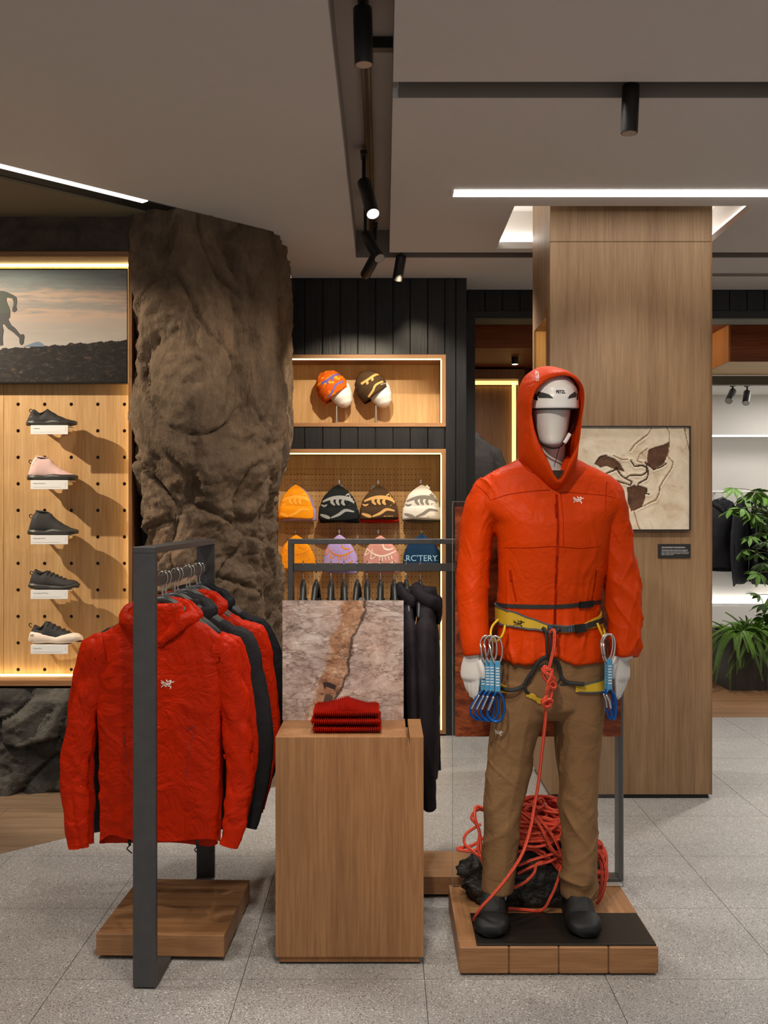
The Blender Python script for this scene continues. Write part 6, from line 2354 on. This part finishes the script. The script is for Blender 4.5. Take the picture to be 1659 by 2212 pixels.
mk_ = {k_: plain('%s_yarn' % k_, c_, .9) for k_, c_ in (('amber', S(246, 172, 56)), ('silver', S(150, 152, 152)), ('tan', S(206, 160, 96)), ('stone', S(122, 116, 108)), ('rust', S(222, 130, 36)), ('cream', S(240, 222, 208)), ('sky', S(140, 182, 214)), ('violet', S(104, 90, 160)), ('gold', S(226, 132, 14)))}
YH = 6.99
GH = 'hats on the pegboard'


def hat_at(px0, px1, pyt, pyb, Yv):
    w = (px1 - px0) * Yv / F
    return w, (pyb - pyt) * Yv / F, Vector((PX((px0 + px1) / 2, Yv), Yv, PZ(pyb, Yv)))


def hook_at(px, py, who):
    z = PZ(py, YN1 - .012)
    t = thing('hat_hook', 'small steel hat hook holding the ' + who, 'hook', (PX(px, YN1 - .012), YN1 - .012, z), 0, 'hat hooks')
    MB().tube(spline([(0, 0, 0), (0, -.10, .002), (0, -.175, .004), (0, -.182, .012)], 4), .0022, 7).build('prong', M['chrome'], t, smooth=True)
    MB().box(-.006, .006, -.004, 0, -.012, .014, .001).build('back_plate', M['chrome'], t)
    return t


def hang_tag(px, py, dx, parent_label):
    pass


TOP = [((602, 676, 1047, 1120), 'orange', 'amber', 'lilac', 'orange knit hat with cuff and faint amber motif on the upper row', (608, 682, 1050, 1124), 'lilac knit hat peeking out behind the orange cuffed hat'),
       ((689, 772, 1047, 1124), 'black', 'silver', 'black', 'black knit hat with grey brushstroke motif', (692, 775, 1050, 1128), 'black knit hat hidden behind the grey-patterned black hat'),
       ((778, 859, 1048, 1121), 'brown', 'tan', 'redk', 'brown knit hat with tan brushstroke motif and small lettering on the pegboard', (777, 860, 1050, 1128), 'red knit hat peeking out below the brown hat'),
       ((870, 952, 1047, 1122), 'white', 'stone', 'olive', 'white knit hat with grey brushstroke motif', (870, 953, 1050, 1127), 'olive grey knit hat peeking out below the white hat')]
for i, (bx_, m_, mk, m2, lab, bx2, lab2) in enumerate(TOP):
    w, h, l = hat_at(*bx_, 6.97)
    cuffm = hk[m_]
    txt = ("ARC'TERYX", mk_['tan'] if m_ == 'brown' else mk_['stone'], .12, .06, .26, True) if m_ in ('brown', 'white') else None
    make_hat('knit_hat', lab, hk[m_], cuffm, l, w, h, GH, True, CAMO, mk_[mk], txt, radians(-3 + 2 * i), .030, i * 1.7)
    w, h, l = hat_at(*bx2, 7.045)
    make_hat('knit_hat', lab2, hk[m2], hk[m2], l, w, h, GH, True, None, None, None, 0, .028, 5 + i)
    hook_at((638, 733, 817, 909)[i], 1041, ('orange upper', 'black', 'brown', 'white')[i] + ' hats')
LOW_ = [((602, 678, 1156, 1226), 'orange', 'gold', 'orange knit hat with outlined bird skeleton on the lower row'), ((697, 770, 1155, 1232), 'lilac', 'rust', 'lilac knit hat with rust outlined bird skeleton'), ((782, 862, 1157, 1232), 'pink', 'cream', 'dusty pink knit hat with cream outlined bird skeleton'), ((870, 951, 1154, 1226), 'navy', 'sky', 'navy knit hat with large pale blue lettering')]
for i, (bx_, m_, mk, lab) in enumerate(LOW_):
    w, h, l = hat_at(*bx_, 6.97)
    txt = ("ARC'TERYX", mk_['sky'], -.58, .20, 1.16, False) if m_ == 'navy' else None
    make_hat('knit_hat', lab, hk[m_], hk[m_], l, w, h, GH, False, None if m_ == 'navy' else BIGBIRD, mk_[mk], txt, 0, .030, 9 + i * 1.3)
    w2, h2, l2 = hat_at(bx_[0] + 3, bx_[1] + 4, bx_[2] + 3, bx_[3] + 5, 7.045)
    make_hat('knit_hat', '%s knit hat stacked behind the %s hat of the lower row' % (('rust-edged orange', 'second lilac', 'second pink', 'second navy')[i], ('orange', 'lilac', 'pink', 'navy')[i]), hk[m_], hk[m_], l2, w2, h2, GH, False, None, None, None, 0, .026, 12 + i)
    hook_at((638, 733, 817, 911)[i], 1149, ('orange lower', 'lilac', 'pink', 'navy')[i] + ' hats')
# swing tags above the top row
for i, (tx_, ty_, rot) in enumerate(((632, 1050, .4), (736, 1050, -.2), (808, 1052, .5), (921, 1052, -.8))):
    p = P(tx_, ty_, 7.0)
    o = MB().box(-.014, .014, -.001, .001, -.024, .008).build('swing_tag', M['card_ink'] if i != 3 else M['card'], at=p)
    o.rotation_euler = (0, rot, 0)
    tag(o, ('black', 'black', 'black', 'white')[i] + ' paper swing tag on top of the ' + ('orange', 'black', 'brown', 'white')[i] + ' hat', 'tag', 'swing tags')

# two display heads with hats in the upper niche
for i, (hx_, m_, mk, lab) in enumerate(((733, 'flame', 'violet', 'orange knit hat with violet strokes worn by a display head'), (818, 'brown', 'tan', 'brown knit hat with tan strokes worn by a display head'))):
    Yd = 6.985
    zb = zb1 + .026
    t = thing('hat_bust', 'white egg-shaped display head on a steel rod, ' + ('under the orange hat' if i == 0 else 'under the brown hat in the niche'), 'display head', (PX(hx_ - 6, Yd), Yd, zb), 0, 'display heads')
    MB().cyl((0, 0, 0), (0, 0, .17), .0085, seg=14).build('rod', plain('brushed_steel_rod_%d' % i, (.42, .40, .37), .35, .9), t, smooth=True, sharp=40)
    MB().cyl((0, 0, 0), (0, 0, .006), .035, seg=24).build('foot', M['steel'], t, smooth=True, sharp=40)
    tilt = Matrix.Rotation(radians(-20), 3, 'Y')
    rings = []
    cz = .235
    for q in range(30):
        f = q / 29
        z = lerp(-.128, .092, f)
        a = interp([(0, .006), (.04, .034), (.15, .056), (.35, .074), (.6, .082), (.8, .072), (.93, .045), (1, .006)], f)[0]
        d_ = a * 1.12
        ring = [(a * cos(2 * pi * k / 28) + .016 * (1 - f), d_ * sin(2 * pi * k / 28), z) for k in range(28)]
        rings.append([tuple(tilt @ Vector(p_) + Vector((.012, 0, cz))) for p_ in ring])
    MB().loft(rings).build('head', M['white'], t, smooth=True)
    # hat pulled on, tilted the same way
    w, h = .178, .165
    ht = thing('knit_hat', lab, 'knit hat', (PX(hx_ - 6, Yd), Yd, zb), 0, 'hats in the niche')
    rt = Matrix.Rotation(radians(-36), 3, 'Y')
    def tf(ring):
        return [tuple(rt @ (Vector(p_)) + Vector((-.014, 0, cz - .004))) for p_ in ring]
    rr = []
    for q in range(30):
        f = q / 29
        a = interp([(0, .100), (.3, .104), (.55, .098), (.75, .084), (.9, .054), (1, .006)], f)[0]
        rr.append(tf([(a * cos(2 * pi * k / 40) * (1 + .03 * sin(5 * 2 * pi * k / 40 + i) * f), a * 1.06 * sin(2 * pi * k / 40), lerp(-.02, .158, f)) for k in range(40)]))
    cm_ = MB().loft(rr).data('crown')
    displace(cm_, lambda p, n: fbm((p.x * 12, p.y * 12, p.z * 10), 1.2, 2, i * 4) * .006)
    link('crown', cm_, hk[m_], ht, smooth=True)
    rr = [tf([(a * cos(2 * pi * k / 40), a * 1.06 * sin(2 * pi * k / 40), z) for k in range(40)]) for a, z in ((.100, -.032), (.104, -.034), (.107, -.018), (.109, .03), (.108, .05), (.104, .052))]
    cf = MB().loft(rr, cap0=False, cap1=False).data('cuff')
    link('cuff', cf, hk['redk'] if False else hk['flame' if i == 0 else 'brown'], ht, smooth=True)
    for bv, strokes in ((bvh_of(cm_), [([(-.10, .27), (-.05, .30), (.0, .335), (.05, .35)], .016), ([(-.06, .30), (-.055, .27), (-.035, .255)], .016), ([(-.025, .32), (-.02, .29), (0, .275)], .016), ([(.02, .35), (.05, .36), (.06, .33)], .012)]),
                        (bvh_of(cf), [([(-.05, .18), (-.02, .22), (.0, .26), (.05, .29)], .014)])):
        for pts_, wd in strokes:
            mb_ = MB()
            sp = spline([(p_[0], -.4, p_[1]) for p_ in pts_], 8)
            for q in range(len(sp)):
                tg = (sp[min(q + 1, len(sp) - 1)] - sp[max(q - 1, 0)]).normalized()
                nn = Vector((-tg.z, 0, tg.x)) * wd * .5
                mb_.v += [tuple(sp[q] + nn), tuple(sp[q] - nn)]
                if q:
                    k_ = len(mb_.v)
                    mb_.face([k_ - 4, k_ - 3, k_ - 1, k_ - 2])
            conform(mb_, bv, (0, 1, 0), .0016).build('knit_motif', mk_[mk], ht)
    if i == 1:
        tx = text_mb("ARC'TERYX", (.035, -.4, .262), Vector((.93, 0, .36)), Vector((-.36, 0, .93)), width=.052, offset=.01)
        conform(tx, bvh_of(cf), (0, 1, 0), .0016).build('lettering', mk_['cream'], ht)

# folded goods half hidden on the niche shelf
zsh = zs_b
for px_, w_, hgt, mm, lab in ((606, .10, .13, hk['flame'], 'orange knit bundle at the end of the niche shelf behind the photo panel'), (935, .11, .19, hk['white'], 'cream knit bundle on the niche shelf behind the fleece jackets')):
    rr = []
    for q in range(16):
        f = q / 15
        a = interp([(0, .9), (.1, 1), (.6, .95), (.85, .7), (1, .2)], f)[0]
        rr.append([(w_ * .5 * a * cos(2 * pi * k / 24), .06 * a * sin(2 * pi * k / 24), hgt * f) for k in range(24)])
    t = thing('knit_bundle', lab, 'knit hat', (PX(px_ + 12, 6.98), 6.98, zsh), 0)
    me = MB().loft(rr).data('bundle')
    displace(me, lambda p, n: fbm(p, 22, 2, 3) * .006)
    link('bundle', me, mm, t, smooth=True)
    MB().loft([[(w_ * .5 * 1.03 * cos(2 * pi * k / 24), .062 * sin(2 * pi * k / 24), z) for k in range(24)] for z in (0.001, .035)], cap0=False, cap1=False).build('fold', mm, t, smooth=True)

# ------------------------------------------------------------------ fossil relief and sign on the column
YC = 5.33
fx0, fx1, fz0, fz1 = PX(1222, YC - .03), PX(1492, YC - .03), PZ(1146, YC - .03), PZ(920, YC - .03)
fos = thing('fossil_relief', 'framed cream stone relief of a winged fossil with brown feather patches', 'relief', ((fx0 + fx1) / 2, YC, fz0))
fcx = (fx0 + fx1) / 2
fw, fh = fx1 - fx0, fz1 - fz0
fr = MB()
for a in ((-fw / 2, fw / 2, -.035, -.001, 0, .006), (-fw / 2, fw / 2, -.035, -.001, fh - .006, fh), (-fw / 2, -fw / 2 + .006, -.035, -.001, .006, fh - .006), (fw / 2 - .006, fw / 2, -.035, -.001, .006, fh - .006)):
    fr.box(*a)
fr.build('frame', M['black'], fos)


def fpt(px_, py_):
    return ((px_ - CX) * (YC - .03) / F - fcx, PZ(py_, YC - .03) - fz0)


def seg_d(p, a, b):
    ax_, ay_, bx_, by_ = a[0], a[1], b[0], b[1]
    dx, dy = bx_ - ax_, by_ - ay_
    q = max(0, min(1, ((p[0] - ax_) * dx + (p[1] - ay_) * dy) / (dx * dx + dy * dy + 1e-12)))
    return sqrt((p[0] - ax_ - dx * q) ** 2 + (p[1] - ay_ - dy * q) ** 2)


BONES = [[(1365, 995), (1373, 1008), (1380, 1006), (1390, 1005), (1398, 1010), (1396, 1020), (1385, 1026), (1372, 1026), (1360, 1028)], [(1360, 1028), (1352, 1034), (1342, 1026), (1333, 1012), (1322, 1018), (1312, 1024)], [(1352, 1034), (1365, 1042), (1362, 1050), (1345, 1043), (1333, 1038)],
         [(1398, 1000), (1400, 1020), (1396, 1034), (1380, 1044), (1380, 1049), (1398, 1054), (1398, 1066), (1405, 1068)], [(1396, 1000), (1414, 1016), (1440, 1000)], [(1310, 984), (1298, 990), (1288, 1002)]]
CRACKS = [[(1408, 922), (1400, 938), (1386, 950), (1372, 962), (1362, 976)], [(1442, 922), (1446, 938), (1448, 960), (1444, 985), (1454, 998), (1448, 1018), (1436, 1036), (1426, 1050), (1424, 1066), (1418, 1082), (1400, 1090), (1386, 1096), (1370, 1104)], [(1370, 1106), (1378, 1130), (1384, 1146)], [(1326, 984), (1345, 995), (1358, 994)], [(1480, 922), (1486, 950), (1492, 975)],
          [(1398, 968), (1382, 982), (1378, 996), (1390, 1000)]]
PATCH = [[(1402, 970), (1420, 964), (1434, 960), (1446, 953), (1448, 965), (1444, 982), (1436, 998), (1414, 1014), (1400, 1002)], [(1286, 1002), (1298, 988), (1312, 985), (1330, 992), (1342, 1004), (1350, 1020), (1330, 1012), (1312, 1008), (1298, 1012)], [(1354, 1056), (1372, 1048), (1398, 1056), (1396, 1078), (1386, 1096), (1364, 1106), (1358, 1088)]]


def inside(p, poly):
    c = False
    j = len(poly) - 1
    for i in range(len(poly)):
        if (poly[i][1] > p[1]) != (poly[j][1] > p[1]) and p[0] < (poly[j][0] - poly[i][0]) * (p[1] - poly[i][1]) / (poly[j][1] - poly[i][1]) + poly[i][0]:
            c = not c
        j = i
    return c


def relief(u, v):
    px_, py_ = lerp(1224, 1490, u), lerp(1144, 922, v)
    q = Vector((px_ / 60, py_ / 60, 0))
    wx = px_ + 4 * nz(q, 2.2, 3)
    wy = py_ + 4 * nz(q, 2.2, 7)
    h = .010 + fbm(q, 1.2, 3, 1) * .002 + nz(q, 6, 2) * .0006
    db = min(seg_d((wx, wy), a, b_) for ln_ in BONES for a, b_ in zip(ln_, ln_[1:]))
    dc = min(seg_d((wx, wy), a, b_) for ln_ in CRACKS for a, b_ in zip(ln_, ln_[1:]))
    h -= .006 * math.exp(-(db / 1.7) ** 2) - .003 * math.exp(-((db - 4) / 2) ** 2)
    h -= .005 * math.exp(-(dc / 1.3) ** 2) - .003 * math.exp(-((dc - 3) / 2) ** 2)
    if any(inside((wx, wy), pl) for pl in PATCH):
        h -= .004
        h += .0008 * sin((px_ * .8 + py_ * 1.5) * 1.6)
    x_, z_ = fpt(px_, py_)
    return (x_, -.012 - h, z_)


def fossil_mat():
    t = NT('cream_fossil_stone')
    v = t.coord()
    c = t.ramp(t.noise(v, 11, 6, .65, .6), [(.28, S(188, 162, 130)), (.43, S(218, 200, 174)), (.62, S(230, 216, 194)), (.8, S(206, 184, 154))])
    t.bump(t.noise(v, 60, 5, .6), .3, .004)
    return t.set(c, .8, 0, .2)


NFX, NFZ = 170, 146
mb = MB().grid(relief, NFX, NFZ)
M['fossil'] = fossil_mat()
M['feather'] = rock_mat('brown_feather_imprint', [S(70, 50, 38), S(96, 66, 50), S(112, 78, 58), S(86, 78, 64)], bscale=90, bstr=.3, big=9)
M['bone'] = plain('dark_bone_line', S(70, 48, 34), .8)
for fi, fc in enumerate(mb.f):
    i, j = fi // NFZ, fi % NFZ
    px_, py_ = lerp(1224, 1490, (i + .5) / NFX), lerp(1144, 922, (j + .5) / NFZ)
    q = Vector((px_ / 60, py_ / 60, 0))
    wx, wy = px_ + 4 * nz(q, 2.2, 3), py_ + 4 * nz(q, 2.2, 7)
    if min(seg_d((wx, wy), a, b_) for ln_ in BONES for a, b_ in zip(ln_, ln_[1:])) < 1.5:
        mb.mi[fi] = 2
    elif min(seg_d((wx, wy), a, b_) for ln_ in CRACKS for a, b_ in zip(ln_, ln_[1:])) < .9:
        mb.mi[fi] = 3
    elif any(inside((wx, wy), pl) for pl in PATCH):
        mb.mi[fi] = 1
mb.build('stone_slab', [M['fossil'], M['feather'], M['bone'], plain('tan_crack_line', S(140, 104, 72), .85)], fos, smooth=True)
MB().box(-fw / 2 + .003, fw / 2 - .003, -.011, -.002, .003, fh - .003).build('backing', M['fossil'], fos)

sx0_, sx1_, sz0, sz1 = PX(1421, YC), PX(1491, YC), PZ(1205, YC), PZ(1175, YC)
sg = thing('caption_sign', 'small black sign with white lettering below the fossil relief', 'sign', (sx0_, YC, sz0))
MB().box(0, sx1_ - sx0_, -.008, -.0005, 0, sz1 - sz0, .001).build('plate', M['black'], sg)
ink = plain('white_print', (.75, .74, .72), .6)
sw = sx1_ - sx0_
rows = [('ARCHAEOPTERYX LITHOGRAPHICA', 1184, .124, .0072), ('The link between dinosaurs and their avian successors. One', 1188.8, .136, .0052), ('hundred and forty million years ago a creature struggled to', 1191.4, .134, .0052), ('escape the deadly horizontal world. Driven by necessity and the', 1194, .143, .0052), ('power of evolution it developed the feather, and consequently', 1196.6, .141, .0052), ('became a thing of the past.', 1199.2, .062, .0052)]
for k, (tx_, py_, wd, hh_) in enumerate(rows):
    text_mb(tx_, (.0175, -.0086, PZ(py_, YC) - sz0), (1, 0, 0), (0, 0, 1), width=wd, height=hh_, offset=.012 if k == 0 else .008).build('title' if k == 0 else 'text_line', ink, sg)

# ------------------------------------------------------------------ ceiling spot lamps and track
M['lens'] = emit('lamp_lens', (1, .93, .82), 6.0)
M['lens_off'] = plain('lamp_reflector', (.35, .34, .33), .3, .6)
trk = thing('lighting_track', 'bronze lighting track running inside the long ceiling slot', 'track', (-.07, 3.0, ZS))
MB().box(-.018, .018, -5.0, 3.25, -.035, 0, .002).build('rail', M['brass'], trk)
MB().box(-.007, .007, -5.0, 3.25, -.0365, -.0345).build('conductor_slot', M['black'], trk)
MB().box(.018, .105, .72, .76, -.045, -.005, .002).build('feed_arm', M['black_metal'], trk)
trk2 = thing('lighting_track', 'dark lighting track in the short cross slot', 'track', (.06, 3.79, ZX))
MB().box(0, 4.8, -.018, .018, -.03, 0, .002).build('rail', M['black_metal'], trk2)
MB().box(0, 4.8, -.007, .007, -.0315, -.0295).build('conductor_slot', M['black'], trk2)
trk3 = thing('lighting_track', 'dark lighting track in the far cross slot by the black wall', 'track', (.06, 6.222, ZX))
MB().box(0, 4.8, -.018, .018, -.03, 0, .002).build('rail', M['black_metal'], trk3)
MB().box(0, 4.8, -.007, .007, -.0315, -.0295).build('conductor_slot', M['black'], trk3)


def make_spot(label, top, bottom, lit, r=.032, track_z=ZS - .03, group='track spot lamps'):
    a, b_ = Vector(top), Vector(bottom)
    t = thing('track_spot_lamp', label, 'spot lamp', a, 0, group)
    d_ = (b_ - a)
    L = d_.length
    d_.normalize()
    MB().tube([d_ * 0, d_ * .004, d_ * (L - .003), d_ * L], [r * .93, r, r, r * .96], 28).build('housing', M['black_metal'], t, smooth=True, sharp=50)
    e = d_ * (L + .0006)
    MB().tube([d_ * (L - .002), e], r * .86, 24).build('lens', M['lens'] if lit else M['lens_off'], t)
    MB().tube([Vector((0, 0, 0)) + d_ * .03, Vector((0, 0, 0)), Vector((0, 0, max(.015, track_z - a.z)))], .009, 10).build('stem', M['black_metal'], t, smooth=True, sharp=50)
    MB().box(-.016, .016, -.045, .045, max(.012, track_z - a.z - .02), max(.03, track_z - a.z), .002).build('adapter', M['black_metal'], t)
    return t


def sp_at(px_, py_, Yv):
    return P(px_, py_, Yv)


make_spot('black cylinder spot lamp pointing straight down at the top edge of view', P(783, 17, 3.42), P(786, 140, 3.42), False)
make_spot('black spot lamp with a glowing white lens in the middle of the long slot', P(786, 394, 4.85), P(806, 462, 4.72), True)
make_spot('black spot lamp tilted steeply down the far end of the long slot', P(789, 507, 5.55), P(820, 558, 5.45), False)
make_spot('black spot lamp aimed at the hat wall, behind the steeply tilted one', P(810, 556, 6.05), P(789, 594, 6.2), False)
make_spot('black spot lamp in the far cross slot beside the long slot end', P(867, 552, 6.22), P(858, 606, 6.28), False, .032, ZX - .03)
make_spot('black cylinder spot lamp hanging from the cross slot over the column', P(1363, 184, 3.79), P(1359, 288, 3.79), False, .032, ZX - .03)
make_spot('black spot lamp with a glowing lens in the timber room', P(1112, 753, 8.2), P(1112.5, 787, 8.2), True, .028, P(1112, 745, 8.2).z)
make_spot('black angled spot lamp in the white room, next to the column edge', P(1583, 845, 10.4), P(1574, 866, 10.2), False, .035, 2.8)
make_spot('black upright spot lamp in the white room, farther from the column', P(1614, 847, 10.4), P(1611, 871, 10.3), False, .035, 2.8)

# ------------------------------------------------------------------ garments in the rooms behind
jg = build_jacket('shell_jacket', 'grey shell jacket displayed in the timber room behind the opening', M['grey_cloth'], 21.0, False, 0, .8, None)
jg.location = (PX(1012, 8.2), 8.2, PZ(935, 8.2) - .02)
jg.rotation_euler = (0, 0, radians(12))
hg = put_hanger((PX(1012, 8.2), 8.2, PZ(935, 8.2) + .098), radians(12), 'black hanger holding the grey jacket in the timber room', None)
t = thing('wall_hook', 'steel wall arm carrying the grey jacket in the timber room', 'hook', (PX(1012, 8.2), 8.2, PZ(935, 8.2) + .094))
MB().tube([(0, -.03, 0), (0, .66, 0)], .005, 8).build('arm', M['steel'], t)
MB().box(-.03, .03, .64, .662, -.03, .03).build('wall_plate', M['steel'], t)
YJ = 11.75
zr2 = PZ(1062, YJ)
rl = thing('clothes_rail', 'white lit clothes rail in the far alcove', 'clothes rail', (3.9, YJ, zr2))
MB().tube([(-1.6, 0, 0), (1.5, 0, 0)], .011, 10).build('rail', M['white'], rl, smooth=True)
for q in (-1.5, 0, 1.4):
    MB().box(q - .008, q + .008, 0, .245, -.008, .008).build('bracket', M['white'], rl)
jf = build_jacket('puffer_coat', 'charcoal hooded coat facing out in the far alcove next to the column', M['dark_cloth'], 31.0, True, 0, 1.2, 'coats in the far alcove', 'coat')
for i, (gx, rz, scl, lab) in enumerate(((1561, .25, 1.0, None), (1602, .9, 1.0, 'charcoal hooded coat half turned in the far alcove'), (1628, 1.3, 1.05, 'charcoal coat seen edge-on in the far alcove'), (1648, 1.45, 1.05, 'brown-black coat at the outer end of the far alcove'))):
    j = jf if i == 0 else copy_tree(jf, None, lab)
    j.location = (PX(gx, YJ), YJ, zr2 - .12)
    j.rotation_euler = (0, 0, rz)
    j.scale = (scl, .8 if i == 0 else .34, 1.0 if i == 0 else 1.18)
    put_hanger((PX(gx, YJ), YJ, zr2 + .009), rz, 'hanger of the ' + ('coat facing out', 'half turned coat', 'coat seen edge-on', 'outermost coat')[i] + ' in the far alcove', 'hangers in the far alcove')

# ------------------------------------------------------------------ planter with ferns and an umbrella plant
YPL = 8.55
plx = PX(1577, YPL)
pl = thing('planter_box', 'long dark planter box on the brown boards beyond the column', 'planter', (plx, YPL, 0))
zpl = .46
mbq = MB().box(0, 1.5, 0, .02, .0, zpl, .002).box(0, .02, .02, .7, .0, zpl, .002).box(1.48, 1.5, .02, .7, 0, zpl, .002).box(.02, 1.48, .68, .7, 0, zpl, .002)
mbq.build('box', plain('brown_black_planter', (.030, .024, .020), .55), pl)
MB().box(.02, 1.48, .02, .68, zpl - .06, zpl - .04).build('soil', plain('dark_soil', (.02, .014, .01), .95, bump=1, bscale=80), pl)
def leafm(name, c):
    t = NT(name)
    n = t.noise(t.coord(), 9, 3)
    m_ = t.set(t.mix(n, tuple(x * .6 for x in c), tuple(x * 1.25 for x in c)), .5, 0, .3)
    return m_


M['fern'] = leafm('fern_green', (.13, .27, .035))
M['leaf'] = leafm('umbrella_leaf_green', (.09, .20, .03))
M['stem'] = plain('green_brown_stem', (.09, .10, .03), .7)


def frond_mesh(L, droop, seed):
    r_ = random.Random(seed)
    mb_ = MB()
    pts_ = []
    for q in range(15):
        f = q / 14
        pts_.append(Vector((L * f * .85, .02 * sin(f * 3 + seed), L * (.92 * f - droop * f * f))))
    mb_.tube(pts_, [.0022 * (1 - .7 * q / 14) for q in range(15)], 5)
    for q in range(2, 64):
        f = q / 64
        i = min(int(f * 14), 13)
        p = pts_[i].lerp(pts_[i + 1], f * 14 - i)
        tg = (pts_[i + 1] - pts_[i]).normalized()
        ln_ = .034 * sin(pi * (f * .86 + .1)) ** .7 * (L / .45)
        for sd in (-1, 1):
            side = Vector((tg.x * .25, sd, tg.z * .25 - .25)).normalized()
            wv = tg * .0034
            tip = p + side * ln_ + Vector((0, 0, -.006))
            md = p + side * ln_ * .5
            k_ = len(mb_.v)
            mb_.v += [tuple(p), tuple(md + wv), tuple(tip), tuple(md - wv)]
            mb_.face([k_, k_ + 1, k_ + 2, k_ + 3])
    return mb_.data('frond')


FR = [frond_mesh(l_, d_, s_) for l_, d_, s_ in ((.42, 1.30, 1), (.50, 1.65, 2), (.36, .70, 3), (.46, 1.95, 4), (.30, .40, 5))]
for me in FR:
    me.materials.append(M['fern'])
for i, (fx_, fy_) in enumerate(((plx + .10, YPL + .10), (plx + .24, YPL + .16), (plx + .42, YPL + .10), (plx + .62, YPL + .16), (plx + .30, YPL + .40), (plx + .85, YPL + .14))):
    ft = thing('fern', ('arching green fern at the near corner of the planter box', 'dense green fern second along the planter front', 'green fern with long hanging fronds at the middle of the planter front', 'green fern beside the umbrella plant stem', 'green fern at the back of the planter box', 'green fern at the outer end of the planter front')[i], 'fern', (fx_, fy_, zpl - .04), 0, 'ferns in the planter box')
    r_ = random.Random(i * 7 + 3)
    for k in range(58):
        o = bpy.data.objects.new('frond', FR[r_.choice((0, 1, 2, 3, 4, 0, 1, 3))])
        COL.objects.link(o)
        o.parent = ft
        o.rotation_euler = (r_.uniform(-.3, .3), r_.uniform(-.45, .15), 2 * pi * k / 20 + r_.uniform(-.2, .2))
        s__ = r_.uniform(.62, 1.0)
        o.scale = (s__, s__, s__)
up = thing('umbrella_plant', 'tall umbrella plant with palmate leaves rising from the planter', 'plant', (plx + .52, YPL + .25, zpl - .04))
UO = Vector((plx + .52, YPL + .25, zpl - .04))


def leaf_cluster(seed, n=8, L=.13):
    r_ = random.Random(seed)
    mb_ = MB()
    for k in range(n):
        a = 2 * pi * k / n + r_.uniform(-.15, .15)
        d_ = Vector((cos(a), sin(a), -.35 + r_.uniform(-.15, .1)))
        s_ = Vector((-sin(a), cos(a), 0))
        l_ = L * r_.uniform(.8, 1.1)
        k0 = len(mb_.v)
        for f, w_, zz in ((.12, .004, 0), (.35, .020, -.002), (.62, .024, -.010), (.85, .013, -.022), (1.0, .001, -.034)):
            c_ = d_ * (l_ * f) + Vector((0, 0, zz))
            mb_.v += [tuple(c_ - s_ * w_), tuple(c_ + Vector((0, 0, -.004))), tuple(c_ + s_ * w_)]
        for q in range(4):
            for e in (0, 1):
                mb_.face([k0 + q * 3 + e, k0 + q * 3 + e + 1, k0 + (q + 1) * 3 + e + 1, k0 + (q + 1) * 3 + e])
        mb_.tube([(0, 0, 0), tuple(d_ * l_ * .13)], .0015, 4)
    return mb_.data('leaf')


LC = [leaf_cluster(s_) for s_ in range(5)]
for me in LC:
    me.materials.append(M['leaf'])
YU = YPL + .2
tips = [(1586, 1055), (1612, 1072), (1632, 1062), (1640, 1096), (1652, 1072), (1628, 1110), (1650, 1128), (1607, 1098), (1580, 1100), (1640, 1150), (1622, 1158), (1656, 1170), (1604, 1188), (1634, 1196), (1650, 1215), (1640, 1238), (1670, 1120), (1690, 1080), (1680, 1160), (1700, 1200), (1640, 1285), (1652, 1305), (1644, 1330), (1660, 1290), (1672, 1340), (1690, 1300)]
main = spline([UO, P(1690, 1380, YU) , P(1680, 1250, YU), P(1668, 1150, YU), P(1664, 1080, YU)], 8)
MB().tube([p - UO for p in main], [lerp(.014, .006, i / (len(main) - 1)) for i in range(len(main))], 8).build('stem', M['stem'], up, smooth=True)
for i, (tx_, ty_) in enumerate(tips):
    q = P(tx_, ty_, YU + .12 * sin(i * 2.4))
    root = min(main, key=lambda p: (p - q - Vector((0, 0, -.06))).length)
    md = root.lerp(q, .55) + Vector((0, 0, .03))
    MB().tube(spline([root - UO, md - UO, q - UO], 5), .0028, 5).build('branch', M['stem'], up, smooth=True)
    o = bpy.data.objects.new('leaf', LC[i % 5])
    COL.objects.link(o)
    o.parent = up
    o.location = q - UO
    o.rotation_euler = (random.Random(i).uniform(-.2, .7), random.Random(i + 50).uniform(-.5, .5), i * 1.3)
    s__ = .78 + .3 * ((i * 37) % 10) / 10
    o.scale = (s__, s__, s__)
